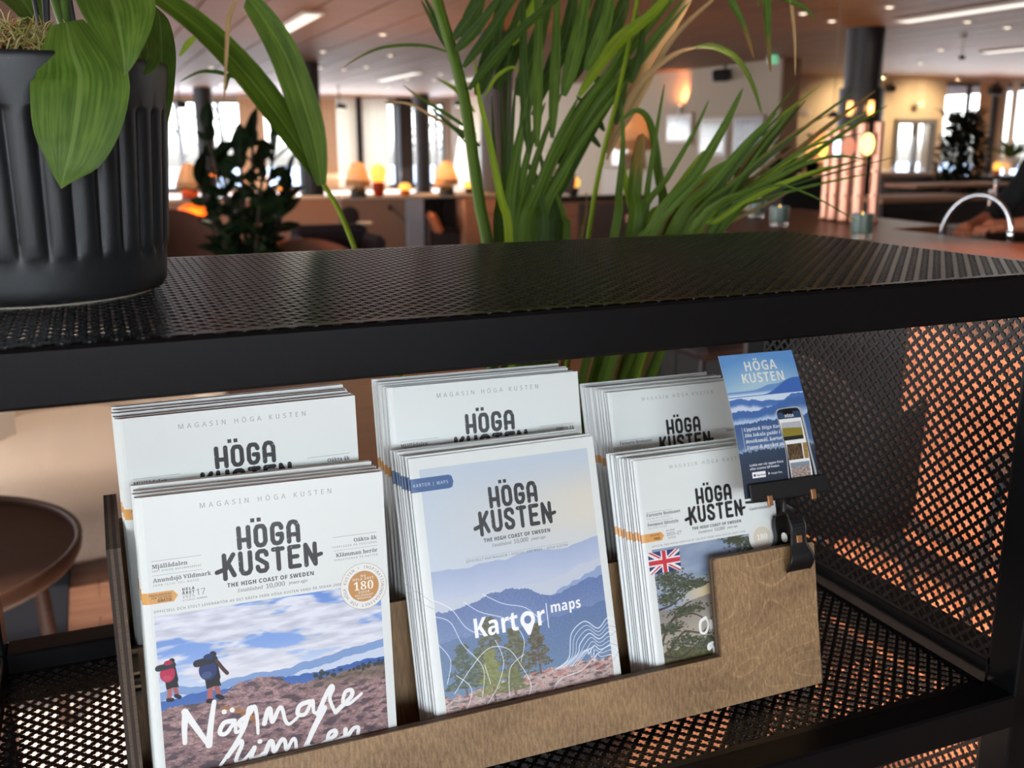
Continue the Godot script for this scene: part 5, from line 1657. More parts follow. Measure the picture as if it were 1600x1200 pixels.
	put.call([V(0.775,1.577,-1.637),V(0.811,1.685,-1.65),V(0.834,1.782,-1.667)], 30, 1)
	put.call([V(0.82,1.621,-1.641),V(0.858,1.697,-1.645),V(0.88,1.784,-1.659)], 27, 1)
	put.call([V(0.694,1.48,-1.601),V(0.698,1.607,-1.632),V(0.713,1.765,-1.668)], 18, 0)
	put.call([V(0.744,1.315,-1.759),V(0.798,1.43,-1.767),V(0.872,1.56,-1.771),V(0.972,1.672,-1.759),V(1.032,1.772,-1.76)], 25, 1, true)
	put.call([V(0.752,1.32,-1.735),V(0.808,1.419,-1.738),V(0.89,1.559,-1.741),V(0.978,1.658,-1.73),V(1.072,1.769,-1.721)], 27, 1, true)
	put.call([V(0.737,1.319,-1.719),V(0.775,1.415,-1.728),V(0.834,1.524,-1.733),V(0.924,1.645,-1.727),V(0.974,1.732,-1.729)], 22, 1, true)
	put.call([V(0.786,1.316,-1.776),V(0.843,1.417,-1.779),V(0.937,1.567,-1.779),V(1.041,1.692,-1.769),V(1.105,1.764,-1.761)], 22, 0, true)
	put.call([V(0.823,1.466,-1.766),V(0.902,1.584,-1.764),V(0.991,1.69,-1.755),V(1.066,1.772,-1.746)], 20, 1)
	put.call([V(0.846,1.581,-1.72),V(0.915,1.672,-1.716),V(0.986,1.729,-1.701),V(1.035,1.786,-1.696)], 26, 2)
	put.call([V(0.747,1.546,-1.707),V(0.796,1.635,-1.71),V(0.832,1.68,-1.707),V(0.873,1.769,-1.714)], 20, 0)
	put.call([V(0.763,1.317,-1.696),V(0.768,1.386,-1.713),V(0.761,1.432,-1.727),V(0.749,1.467,-1.741)], 22, 0, true)
	put.call([V(0.807,1.318,-1.734),V(0.806,1.383,-1.751),V(0.8,1.43,-1.767),V(0.794,1.49,-1.784)], 20, 0, true)
	put.call([V(0.815,1.308,-1.706),V(0.816,1.361,-1.719),V(0.807,1.408,-1.735),V(0.8,1.452,-1.75)], 16, 1, true)
	put.call([V(0.87,1.301,-1.759),V(0.882,1.344,-1.766),V(0.889,1.368,-1.769),V(0.892,1.404,-1.777)], 9, 5, true)
	# dark leaflets on the left stalk
	for s in [[V(0.558,1.659,-1.592),V(0.59,1.698,-1.589),V(0.62,1.74,-1.588)], [V(0.569,1.616,-1.576),V(0.613,1.668,-1.572),V(0.651,1.72,-1.57),V(0.677,1.74,-1.564)], [V(0.574,1.581,-1.565),V(0.63,1.646,-1.559),V(0.697,1.705,-1.547),V(0.728,1.73,-1.541)], [V(0.553,1.639,-1.567),V(0.591,1.678,-1.562),V(0.636,1.737,-1.558)]]:
		put.call(s, 19, 0)
	for s in [[V(0.564,1.663,-1.635),V(0.55,1.695,-1.65),V(0.533,1.736,-1.668)], [V(0.565,1.642,-1.629),V(0.547,1.685,-1.648),V(0.53,1.726,-1.666)], [V(0.569,1.655,-1.631),V(0.559,1.706,-1.649),V(0.549,1.746,-1.663)]]:
		put.call(s, 9, 0)
	put.call([V(0.765,1.679,-1.846),V(0.805,1.738,-1.845),V(0.833,1.797,-1.849)], 24, 2)
	for s in [[V(0.713,1.587,-1.899),V(0.751,1.684,-1.909),V(0.786,1.805,-1.926)], [V(0.76,1.6,-1.917),V(0.808,1.698,-1.922),V(0.856,1.809,-1.932)], [V(0.775,1.585,-1.839),V(0.816,1.68,-1.847),V(0.854,1.788,-1.86)], [V(0.84,1.611,-1.864),V(0.886,1.696,-1.867),V(0.917,1.806,-1.883)], [V(0.878,1.61,-1.826),V(0.927,1.706,-1.831),V(0.959,1.802,-1.843)], [V(0.704,1.698,-1.954),V(0.736,1.759,-1.957),V(0.76,1.82,-1.963)], [V(0.938,1.659,-1.836),V(0.985,1.732,-1.836),V(1.015,1.805,-1.842)]]:
		put.call(s, 36, 0)
	for s in [[V(0.714,1.319,-1.706),V(0.745,1.421,-1.72),V(0.779,1.507,-1.728),V(0.82,1.593,-1.734)], [V(0.707,1.32,-1.664),V(0.741,1.412,-1.675),V(0.786,1.507,-1.681),V(0.828,1.579,-1.683)], [V(0.761,1.321,-1.709),V(0.815,1.443,-1.719),V(0.889,1.547,-1.716),V(0.947,1.616,-1.71)], [V(0.684,1.32,-1.652),V(0.705,1.413,-1.667),V(0.733,1.501,-1.679),V(0.762,1.568,-1.684)]]:
		put.call(s, 20, 1, true)
	for s in [[V(0.795,1.315,-1.738),V(0.792,1.371,-1.754),V(0.787,1.419,-1.769),V(0.779,1.452,-1.781)], [V(0.815,1.31,-1.729),V(0.811,1.36,-1.743),V(0.809,1.407,-1.757),V(0.807,1.43,-1.764)]]:
		put.call(s, 24, 0, true)
	put.call([V(0.746,1.635,-1.898),V(0.788,1.708,-1.9),V(0.811,1.768,-1.906)], 22, 0)
	put.call([V(0.56,1.64,-1.609),V(0.518,1.652,-1.629),V(0.461,1.649,-1.652),V(0.421,1.633,-1.664),V(0.395,1.616,-1.671)], 6, 4)
	put.call([V(0.616,1.549,-1.651),V(0.589,1.586,-1.672),V(0.561,1.605,-1.688)], 8, 2)
	put.call([V(0.622,1.512,-1.661),V(0.58,1.545,-1.687),V(0.542,1.571,-1.71),V(0.514,1.595,-1.728)], 7, 4)
	put.call([V(0.623,1.507,-1.659),V(0.569,1.534,-1.689),V(0.521,1.563,-1.716),V(0.48,1.567,-1.734)], 6, 3)
	put.call([V(0.618,1.493,-1.635),V(0.586,1.518,-1.655),V(0.546,1.557,-1.682)], 9, 0)
	put.call([V(0.629,1.477,-1.671),V(0.608,1.502,-1.686),V(0.588,1.532,-1.702)], 4, 0)
	put.call([V(0.634,1.576,-1.65),V(0.655,1.607,-1.65),V(0.681,1.623,-1.643),V(0.692,1.615,-1.637)], 7, 2)
	# the dried frond and the arching leaf beside it
	put.call([V(0.938,1.477,-1.777),V(0.989,1.586,-1.785),V(1.057,1.688,-1.784),V(1.124,1.785,-1.781)], 34, 3)
	put.call([V(0.936,1.489,-1.759),V(0.996,1.585,-1.759),V(1.064,1.692,-1.76),V(1.157,1.776,-1.743)], 16, 3)
	put.call([V(0.93,1.465,-1.766),V(0.969,1.549,-1.772),V(1.019,1.645,-1.777),V(1.074,1.742,-1.779)], 14, 3)
	put.call([V(0.927,1.513,-1.736),V(0.983,1.607,-1.737),V(1.05,1.661,-1.724),V(1.093,1.673,-1.709)], 13, 3)
	put.call([V(1.085,1.673,-1.712),V(1.118,1.673,-1.698),V(1.156,1.651,-1.677),V(1.179,1.606,-1.656),V(1.191,1.549,-1.636)], 17, 1, false, V(0, 0.6, 0.8))
	put.call([V(0.923,1.53,-1.719),V(0.939,1.583,-1.726),V(0.96,1.653,-1.736)], 16, 0)
	put.call([V(0.93,1.567,-1.771),V(0.92,1.608,-1.786),V(0.901,1.656,-1.806)], 18, 0)
	put.call([V(0.931,1.519,-1.78),V(0.912,1.555,-1.797),V(0.887,1.586,-1.816)], 16, 0)
	put.call([V(0.921,1.489,-1.776),V(0.898,1.519,-1.794),V(0.876,1.537,-1.807)], 14, 0)
	put.call([V(0.946,1.605,-1.707),V(0.968,1.662,-1.713),V(0.979,1.72,-1.724)], 18, 0)
	# low fan at the right
	put.call([V(0.836,1.327,-1.558),V(0.854,1.414,-1.573),V(0.867,1.49,-1.587),V(0.873,1.566,-1.605)], 17, 1, true)
	put.call([V(0.849,1.33,-1.519),V(0.862,1.415,-1.536),V(0.873,1.469,-1.546),V(0.886,1.513,-1.552)], 26, 4, true, V(-0.2, 0.3, 0.9), "leaf", 0.35)
	put.call([V(0.937,1.327,-1.572),V(0.946,1.445,-1.599),V(0.941,1.529,-1.622),V(0.921,1.554,-1.637),V(0.891,1.534,-1.645)], 20, 1, true)
	put.call([V(0.875,1.333,-1.532),V(0.896,1.425,-1.547),V(0.917,1.511,-1.561),V(0.939,1.596,-1.574)], 14, 1, true)
	put.call([V(0.859,1.33,-1.538),V(0.931,1.441,-1.537),V(0.98,1.516,-1.537),V(1.008,1.569,-1.539)], 13, 1, true)
	put.call([V(0.866,1.334,-1.491),V(0.95,1.442,-1.485),V(1.003,1.521,-1.484),V(1.04,1.587,-1.485)], 25, 1, true)
	put.call([V(0.889,1.338,-1.46),V(0.962,1.427,-1.454),V(1.029,1.5,-1.445),V(1.077,1.546,-1.437)], 22, 1, true)
	put.call([V(0.893,1.339,-1.437),V(0.991,1.436,-1.422),V(1.076,1.505,-1.405),V(1.145,1.543,-1.386)], 8, 4, true)
	put.call([V(0.913,1.341,-1.429),V(1.009,1.426,-1.411),V(1.104,1.487,-1.389),V(1.189,1.511,-1.359)], 8, 1, true)
	put.call([V(0.881,1.345,-1.399),V(1.004,1.429,-1.37),V(1.104,1.473,-1.34),V(1.169,1.469,-1.312)], 10, 1, true)
	put.call([V(0.906,1.371,-1.373),V(1.001,1.428,-1.349),V(1.059,1.417,-1.322),V(1.128,1.374,-1.282)], 5, 1)
	put.call([V(0.732,1.344,-1.327),V(0.793,1.393,-1.314),V(0.852,1.449,-1.305),V(0.891,1.474,-1.295)], 9, 1)
	put.call([V(0.887,1.334,-1.505),V(0.953,1.409,-1.497),V(1.032,1.466,-1.48)], 17, 5, true)
	put.call([V(0.907,1.336,-1.475),V(0.991,1.392,-1.455),V(1.049,1.426,-1.44),V(1.124,1.473,-1.421)], 8, 1, true)
	put.call([V(0.894,1.324,-1.566),V(0.943,1.39,-1.563),V(0.985,1.445,-1.56),V(1.015,1.484,-1.558)], 20, 2, true)
	put.call([V(0.932,1.323,-1.55),V(0.978,1.379,-1.546),V(1.031,1.428,-1.537),V(1.08,1.453,-1.523)], 22, 0, true)
	put.call([V(0.925,1.32,-1.597),V(0.977,1.387,-1.593),V(1.026,1.453,-1.59),V(1.066,1.502,-1.586)], 18, 0, true)
	put.call([V(0.914,1.331,-1.471),V(0.978,1.368,-1.454),V(1.042,1.41,-1.438),V(1.105,1.433,-1.418)], 12, 2, true)
	put.call([V(0.978,1.325,-1.51),V(1.039,1.363,-1.494),V(1.093,1.39,-1.479),V(1.134,1.412,-1.468)], 10, 5, true)
	put.call([V(0.909,1.326,-1.583),V(0.895,1.389,-1.605),V(0.89,1.445,-1.622),V(0.888,1.484,-1.633)], 18, 2, true)
	put.call([V(0.916,1.336,-1.516),V(0.953,1.381,-1.512),V(0.996,1.414,-1.503),V(1.061,1.448,-1.485)], 7, 3, true)
	for i in 26:
		var a: Vector3 = V(0.894,1.318,-1.565)
		var b: Vector3 = V(0.975,1.324,-1.466)
		var p := a.lerp(b, rng.randf())
		var d := V(0.16 + rng.randf() * 0.26, 0.12 + rng.randf() * 0.16, rng.randf_range(-0.1, 0.12))
		put.call([p, p + d * 0.5 + V(0, 0.02, 0), p + d], rng.randf_range(7, 18), [0, 1, 1, 2, 5][i % 5], true)
	# ends hanging in from above
	put.call([V(0.9,1.77,-1.369),V(0.914,1.705,-1.346),V(0.926,1.672,-1.332),V(0.937,1.621,-1.314)], 12, 4)
	put.call([V(0.963,1.779,-1.345),V(0.963,1.71,-1.327),V(0.96,1.658,-1.315),V(0.958,1.6,-1.3)], 14, 4)
	put.call([V(0.998,1.77,-1.328),V(0.997,1.705,-1.312),V(0.996,1.649,-1.297),V(0.992,1.595,-1.285)], 7, 3)
	put.call([V(0.958,1.724,-1.333),V(0.99,1.705,-1.315),V(1.013,1.694,-1.302),V(1.028,1.675,-1.291)], 9, 1)
	put.call([V(0.944,1.761,-1.348),V(0.949,1.724,-1.336),V(0.952,1.696,-1.328)], 7, 1)
	# the two broad blades and small ends at the left
	put.call([V(0.368,1.433,-1.745),V(0.337,1.497,-1.775),V(0.28,1.594,-1.824),V(0.216,1.676,-1.872),V(0.153,1.733,-1.913),V(0.093,1.771,-1.947)], 52, 1, false, V(0.25, 0.5, 0.8), "leaf", 0.5)
	put.call([V(0.364,1.429,-1.723),V(0.358,1.518,-1.75),V(0.332,1.63,-1.789),V(0.306,1.693,-1.817),V(0.276,1.741,-1.842)], 50, 1, false, V(-0.6, 0.3, 0.8), "leaf", 0.5)
	put.call([V(0.372,1.449,-1.77),V(0.349,1.535,-1.802),V(0.326,1.611,-1.832),V(0.303,1.676,-1.858)], 9, 3)
	put.call([V(0.26,1.743,-1.827),V(0.242,1.701,-1.823),V(0.233,1.649,-1.813),V(0.221,1.566,-1.796)], 9, 3)
	put.call([V(0.189,1.675,-1.86),V(0.174,1.66,-1.862),V(0.161,1.643,-1.864)], 12, 2)
	put.call([V(0.246,1.608,-1.841),V(0.221,1.618,-1.854),V(0.192,1.618,-1.866),V(0.159,1.602,-1.876)], 8, 0)
	put.call([V(0.241,1.619,-1.846),V(0.236,1.605,-1.845),V(0.231,1.587,-1.842)], 7, 0)

# ---------------------------------------------------------------- lounge and bar behind the shelf
func near_lounge():
	# added, unseen ceiling lamps that brighten the floor, the armchair and the bar front
	for s in [[V(-1.9, 2.9, 0.3), V(-0.16, 0, -2.2), 8, 70.0, Color(1, 0.93, 0.87), "added ceiling spotlight left of the shelf, brightening the floor by the round table"], [V(1.25, 2.9, -1.9), V(1.3, 0, -2.0), 15, 11.0, Color(1, 0.86, 0.76), "added ceiling spotlight above the palm, brightening the floor behind the shelf"], [V(2.1, 2.9, -2.2), V(2.15, 0, -2.4), 17, 11.0, Color(1, 0.86, 0.76), "added ceiling spotlight above the bar stools, brightening the floor"], [V(-0.2, 2.9, -3.6), V(-0.2, 0.4, -3.95), 17, 6.5, Color(1, 0.93, 0.88), "added ceiling spotlight brightening the cream armchair"], [V(1.3, 2.9, -0.9), V(2.6, 0.6, -2.0), 22, 27.0, Color(1, 0.78, 0.64), "added ceiling spotlight brightening the oak bar front"]]:
		var o := thing("added_ceiling_spot", s[5], "ceiling light", s[0], "added ceiling spotlights near the shelf")
		part(o, "can", lathem([[0.0, 0.04], [0.05, 0.04], [0.05, -0.03], [0.043, -0.03], [0.04, -0.01]], 20), M.white)
		part(o, "lens", lathem([[0.0, -0.014], [0.04, -0.012]], 20), glow(Color(1, 0.85, 0.7), 3.0))
		spot("added_ceiling_spot_light", s[0] + V(0, -0.04, 0), s[1], s[2], s[3], s[4], 0.04, 0.3)
	var rug := thing("rug", "dark navy rug on the floor under the round table", "rug", V(-1.22, 0, -3.8))
	part(rug, "rug_pile", boxm(V(0, 0.006, 0), V(2.05, 0.012, 1.8), 0.004), M.rug)
	var mat2 := thing("added_floor_mat", "added pale mat, brightening the floor seen through the left end of the lower deck", "mat", V(-0.26, 0, -2.1))  # added mat; its pale colour supplies the brightness of this floor patch
	part(mat2, "added_mat_weave", boxm(V(0, 0.005, 0), V(0.62, 0.01, 1.5), 0.003), bumpy(mat(Color(0.86, 0.79, 0.75), 0.95), 0.2, 0.2, 9.0))
	# round tray table
	var t := thing("coffee_table", "round walnut coffee table with a raised rim, in front of the cream armchair", "table", V(-0.545, 0, -2.66))
	part(t, "table_top", lathem([[0.0, 0.475], [0.405, 0.475], [0.43, 0.482], [0.44, 0.5], [0.444, 0.528], [0.438, 0.532], [0.428, 0.528], [0.425, 0.514], [0.0, 0.512]], 72), M.walnut)
	for k in 4:
		var a := TAU * k / 4 + 0.1
		part(t, "leg", tubem([V(cos(a) * 0.33, 0.476, sin(a) * 0.33), V(cos(a) * 0.36, 0.012, sin(a) * 0.36)], [0.021, 0.015], 14), M.walnut)
	# armchair of looped wool: a drum of a seat inside a wrapping back
	var c := thing("armchair", "cream looped wool armchair behind the round coffee table", "armchair", V(-0.16, 0.012, -4.02))
	part(c, "seat", lathem([[0.0, 0.03], [0.36, 0.03], [0.42, 0.07], [0.462, 0.17], [0.465, 0.27], [0.445, 0.355], [0.4, 0.41], [0.28, 0.45], [0.0, 0.465]], 48), M.boucle)
	var back: Array = []
	for i in 33:
		var a := deg_to_rad(-12) + deg_to_rad(204) * i / 32.0
		var sec := PackedVector3Array()
		var e := sin(PI * clampf(i / 32.0, 0.0, 1.0))
		var h := 0.50 + 0.26 * pow(maxf(e, 0.0), 0.6)
		var th := 0.03 + 0.07 * pow(maxf(e, 0.0), 0.3)
		for j in 20:
			var q := TAU * j / 20
			var y := 0.04 + (h - 0.04) * (0.5 + 0.5 * signf(sin(q)) * pow(absf(sin(q)), 0.35))
			var r := 0.53 + th * signf(cos(q)) * pow(absf(cos(q)), 0.5)
			sec.append(V(cos(a) * r, y, -sin(a) * r))
		back.append(sec)
	var bm := MB.new()
	bm.grid(back, true)
	part(c, "backrest", bm, M.boucle)
	for a in [0.6, 2.5, 3.8, 5.6]:
		part(c, "foot", lathem([[0.0, 0.0], [0.022, 0.0], [0.028, 0.045], [0.0, 0.045]], 14, V(cos(a) * 0.36, 0, sin(a) * 0.36)), M.walnut)
	var cu := thing("cushion", "pale cushion at the left arm of the cream armchair", "cushion", V(-0.424,0.448,-4.019))
	part(cu, "cover", boxm(Vector3.ZERO, V(0.13, 0.36, 0.3), 0.06, Basis(V(0, 1, 0), 0.2) * Basis(V(0, 0, 1), -0.12)), mat(Color(0.86, 0.82, 0.76), 0.95))

# a shaded table lamp standing at p
func shade_lamp(label: String, p: Vector3, h: float, w: float, foot: Color, k: float):
	var o := thing("table_lamp", label, "lamp", p, "table lamps with pale cone shades")
	part(o, "foot", lathem([[0.0, 0.0], [w * 0.32, 0.0], [w * 0.34, h * 0.05], [w * 0.3, h * 0.22], [w * 0.08, h * 0.3], [0.012, h * 0.36], [0.012, h * 0.6]], 24), mat(foot, 0.5))
	var sh := mat(Color(0.84, 0.72, 0.57), 0.9)
	sh.backlight_enabled = true
	sh.backlight = Color(0.6, 0.48, 0.35)
	var shd := part(o, "lamp_shade", lathem([[w * 0.5, h * 0.3], [w * 0.5, h * 0.4], [w * 0.46, h * 0.55], [w * 0.34, h * 0.8], [w * 0.2, h * 0.97], [w * 0.1, h]], 32), sh)
	part(shd, "shade_band", lathem([[w * 0.505, h * 0.3], [w * 0.505, h * 0.47], [w * 0.49, h * 0.48]], 32), mat(Color(0.78, 0.58, 0.4), 0.9))
	part(o, "bulb", lathem([[0.0, h * 0.52], [0.03, h * 0.57], [0.03, h * 0.64], [0.0, h * 0.68]], 14), glow(Color(1, 0.76, 0.5), 2.0))
	omni("table_lamp_light", p + V(0, h * 0.6, 0), k * 0.16, Color(1, 0.74, 0.5), 0.03)

# a glass globe on a glazed foot
func globe_lamp(label: String, p: Vector3, h: float, w: float, foot: Color, k: float):
	var o := thing("globe_lamp", label, "lamp", p, "glass globe lamps on coloured feet")
	part(o, "foot", lathem([[0.0, 0.0], [w * 0.28, 0.0], [w * 0.3, h * 0.04], [w * 0.42, h * 0.28], [w * 0.4, h * 0.42], [w * 0.2, h * 0.46], [0.0, h * 0.46]], 24), mat(foot, 0.25))
	part(o, "glass_globe", lathem([[0.0, h * 0.44], [w * 0.36, h * 0.46], [w * 0.5, h * 0.6], [w * 0.5, h * 0.74], [w * 0.4, h * 0.9], [w * 0.2, h * 0.98], [0.0, h]], 28), glow(Color(1, 0.7, 0.28), 1.5, Color(0.9, 0.75, 0.45)))
	omni("globe_lamp_light", p + V(0, h * 0.72, 0), k * 0.4, Color(1, 0.7, 0.35), w * 0.45)

func curtain(label: String, x0: float, x1: float, z: float, dense: bool, top := 2.86, low := 0.04):
	var rows: Array = []
	for i in 5:
		var r := PackedVector3Array()
		var n := int((x1 - x0) * 60)
		for j in n + 1:
			var f := float(j) / n
			r.append(V(lerpf(x0, x1, f), lerpf(low, top, i / 4.0), z + 0.045 * sin(f * (x1 - x0) * 42.0 + 0.4 * sin(f * 17.0)) * (1.0 - 0.15 * i / 4.0)))
		rows.append(r)
	var o := thing("curtain", label, "curtain", Vector3.ZERO, "curtains at the window walls")
	var b := MB.new()
	b.grid(rows)
	part(o, "cloth", b, M.curtain_dense if dense else M.curtain)
	part(o, "curtain_rail", slab(V(x0, top, z - 0.02), V(x1, top + 0.035, z + 0.02)), M.white)

func speaker(label: String, called: String, at: Vector3, s: float, turn: float):
	var o := thing(called, label, "speaker", at, "", Basis(V(0, 1, 0), turn) * Basis(V(1, 0, 0), 0.25))
	var m := mat(Color(0.05, 0.05, 0.055), 0.5)
	part(o, "cabinet", boxm(V(0, -0.35 * s, 0), V(s, 0.62 * s, 0.6 * s), 0.05 * s), m)
	part(o, "grille", boxm(V(0, -0.35 * s, 0.3 * s), V(0.86 * s, 0.5 * s, 0.03 * s), 0.01), mat(Color(0.09, 0.09, 0.095), 0.8))
	part(o, "bracket", tubem([V(0.1 * s, -0.1 * s, -0.1 * s), V(0.22 * s, 0.22 * s, -0.25 * s)], 0.07 * s, 10), m)

func exit_sign(label: String, at: Vector3, w: float):
	var drop := 2.9 - at.y - w * 0.36
	var o := thing("exit_sign", label, "exit sign", at)
	var h := w * 0.72
	part(o, "housing", boxm(V(0, 0, -0.02), V(w, h, 0.05), 0.006), M.white)
	part(o, "lit_sign_face", boxm(V(0, 0, 0.008), V(w * 0.94, h * 0.9, 0.006)), glow(Color(0.45, 0.85, 0.65), 0.9, Color(0.3, 0.7, 0.5)))
	var f := MB.new()
	f.prism(PackedVector2Array([Vector2(-0.3 * w, -0.05 * w), Vector2(-0.05 * w, -0.05 * w), Vector2(-0.05 * w, -0.16 * w), Vector2(0.14 * w, 0.0), Vector2(-0.05 * w, 0.16 * w), Vector2(-0.05 * w, 0.05 * w), Vector2(-0.3 * w, 0.05 * w)]), 0.011, 0.014)
	f.box(V(0.3 * w, 0, 0.0125), V(0.16 * w, 0.46 * w, 0.003))
	part(o, "pictogram", f, mat(Color(0.92, 0.97, 0.94), 0.5))
	for s in [-1, 1]:
		part(o, "hanger", tubem([V(s * w * 0.35, h * 0.5, -0.02), V(s * w * 0.35, h * 0.5 + drop, -0.02)], 0.006, 6), M.white)

# oval leaf shared by the potted bushes
func oval(l: float, w: float) -> ArrayMesh:
	return broad([V(0, 0, 0), V(0, l * 0.3, 0.02 * l), V(0, l * 0.7, 0.01 * l), V(0, l, -0.07 * l)], [w * 0.12, w * 0.8, w, w * 0.55, 0], V(0, 0, 1), 0.22, 0.0, 8).mesh()

func far_lounge():
	# the rubber plant
	var p := V(1.0355,0.7087,-7.6)
	p.y = 0.0
	var o := thing("rubber_plant", "bushy dark green rubber plant in the lounge, right of the fluted pot", "plant", p)
	part(o, "planter", lathem([[0.0, 0.0], [0.17, 0.0], [0.21, 0.36], [0.2, 0.4], [0.18, 0.38], [0.0, 0.36]], 32), mat(Color(0.78, 0.73, 0.66), 0.7))
	var bark := mat(Color(0.2, 0.16, 0.12), 0.9)
	var lm := [leaf_mat(Color(0.07, 0.12, 0.07), Color(0.13, 0.19, 0.11), 61, Color(0.05, 0.09, 0.03), 0.3), leaf_mat(Color(0.09, 0.14, 0.08), Color(0.17, 0.24, 0.14), 62, Color(0.06, 0.1, 0.03), 0.3)]
	var shapes := [oval(0.19, 0.095), oval(0.22, 0.105), oval(0.16, 0.085)]
	var s := 0.00467
	var tips := [V(0.798,1.58,-7.6), V(1.1203,1.5353,-7.6), V(1.2895,1.5349,-7.6), V(0.8995,1.3315,-7.75), V(1.1501,1.2897,-7.45), V(1.363,1.19,-7.6), V(0.7168,1.2062,-7.5), V(1.0196,1.3783,-7.6), V(0.7792,0.9807,-7.5), V(1.3105,0.9508,-7.7)]
	for q in tips:
		var e: Vector3 = (q as Vector3) - p
		var st := curve([V(e.x * 0.1, 0.36, e.z * 0.1), V(e.x * 0.5, e.y * 0.55 + 0.12, e.z * 0.6), e], 10)
		part(o, "stem", tubem(st, 0.012, 7), bark)
		for i in 17:
			var f := 0.3 + 0.7 * (i / 16.0)
			var at: Vector3 = st[int(f * 10)]
			var a := i * 2.4 + rng.randf()
			var tilt := 0.7 + 0.7 * rng.randf() if i < 15 else 0.25
			var d := V(cos(a) * sin(tilt) , cos(tilt), sin(a) * sin(tilt)).normalized()
			var sd := d.cross(V(0, 1, 0.01)).normalized()
			var m := part(o, "leaf", shapes[i % 3], lm[(i / 2) % 2])
			m.transform = Transform3D((Basis(d, rng.randf_range(-1.0, 1.0)) * Basis(sd, d, sd.cross(d))).scaled(Vector3.ONE * rng.randf_range(0.85, 1.25)), at)
	# partition with its counter, booth and cabinet
	var z := -12.2
	var pt := thing("partition", "low beige partition with a stone ledge, carrying the row of table lamps", "partition", V(2.8, 0, z))
	part(pt, "panel", slab(V(0, 0, -0.16), V(1.0, 0.82, 0.0)), mat(Color(0.56, 0.45, 0.37), 0.8))
	part(pt, "end_post", slab(V(0.82, 0, 0.0), V(1.03, 0.82, 0.06)), mat(Color(0.6, 0.64, 0.68), 0.6))
	var lg := thing("stone_ledge", "pale stone ledge lying on the beige partition and the booth, under the table lamps", "ledge", V(2.8, 0, z))
	part(lg, "slab", slab(V(-0.05, 0.82, -0.68), V(2.05, 0.85, 0.1), 0.006), mat(Color(0.7, 0.66, 0.6), 0.5))
	part(lg, "back_support", slab(V(1.05, 0, -0.68), V(2.05, 0.82, -0.62)), mat(Color(0.3, 0.26, 0.24), 0.9))
	part(pt, "cable", tubem(curve([V(0.62, 0.7, 0.01), V(0.7, 0.64, 0.02), V(0.82, 0.52, 0.02)], 6), 0.006, 6), M.dark_frame)
	part(pt, "socket", boxm(V(0.61, 0.71, 0.012), V(0.05, 0.06, 0.02), 0.005), M.dark_frame)
	var so := thing("booth_sofa", "dark brown booth sofa in the niche between partition and oak cabinet", "sofa", V(4.1068,0.1309,-12.35) * V(1, 0, 1))
	part(so, "seat", boxm(V(0.02, 0.22, 0), V(0.4, 0.44, 0.44), 0.04), M.dark_cloth)
	for k in 4:
		part(so, "back_channel", boxm(V(-0.13 + 0.1 * k, 0.56, -0.24), V(0.096, 0.5, 0.12), 0.04), M.dark_cloth)
	part(so, "arm", boxm(V(-0.21, 0.3, 0), V(0.06, 0.6, 0.44), 0.025), mat(Color(0.33, 0.29, 0.28), 0.95))
	var oc := thing("cushion", "orange brown cushion leaning in the dark booth sofa", "cushion", V(3.9553,0.5141,-12.1))
	part(oc, "cover", boxm(Vector3.ZERO, V(0.1, 0.3, 0.25), 0.045, Basis(V(0, 0, 1), 0.42)), mat(Color(0.7, 0.42, 0.28), 0.9))
	var cb := thing("cabinet", "oak cabinet front right of the booth sofa, half behind the palm", "cabinet", V(4.8755,0.1308,-12) * V(1, 0, 1))
	part(cb, "body", slab(V(-0.56, 0, -0.3), V(0.7, 0.8, 0.0), 0.004), M.oak)
	for k in 3:
		part(part(cb, "door", slab(V(-0.55 + 0.417 * k, 0.05, 0.0), V(-0.55 + 0.417 * k + 0.408, 0.77, 0.018), 0.004), M.oak), "knob", boxm(V(-0.2 + 0.417 * k, 0.6, 0.026), V(0.02, 0.02, 0.02), 0.006), M.dark_frame)
	var cb2 := thing("sideboard", "dark topped oak sideboard seen between the palm leaves, right of the grey planter", "cabinet", V(5.7146,0.1711,-11.2) * V(1, 0, 1))
	part(cb2, "body", slab(V(-0.5, 0, -0.3), V(0.75, 0.78, 0.0), 0.004), M.oak)
	part(cb2, "top", slab(V(-0.52, 0.78, -0.32), V(0.8, 0.84, 0.02), 0.004), M.dark_frame)
	part(cb2, "end_panel", slab(V(-0.2, 0.0, 0.002), V(0.75, 0.76, 0.02)), mat(Color(0.34, 0.3, 0.28), 0.8))
	var gp := thing("grey_planter", "round grey planter with dark foliage on the sideboard behind the palm", "planter", V(5.3107,0.8872,-11.2))
	part(gp, "planter_body", lathem([[0.0, 0.0], [0.1, 0.0], [0.145, 0.1], [0.15, 0.2], [0.125, 0.3], [0.11, 0.3], [0.0, 0.28]], 28), mat(Color(0.47, 0.45, 0.44), 0.8))
	for i in 22:
		var a := i * 2.4
		var d := V(cos(a) * 0.6, 0.7 + 0.5 * rng.randf(), sin(a) * 0.6).normalized()
		var sd := d.cross(V(0, 1, 0.01)).normalized()
		var m := part(gp, "leaf", shapes[i % 3], lm[0])
		m.transform = Transform3D(Basis(sd, d, sd.cross(d)) * 1.25, V(cos(a) * 0.05, 0.28 + 0.012 * i, sin(a) * 0.05))
	# lamps along the ledge
	shade_lamp("cone shaded table lamp at the left end of the partition ledge", V(3.0092,0.85,-12.1613), 0.42, 0.3, Color(0.14, 0.16, 0.13), 1.6)
	globe_lamp("yellow glass globe lamp on an orange foot, second from the left on the ledge", V(3.2739,0.85,-12.1924), 0.39, 0.19, Color(0.62, 0.2, 0.06), 2.2)
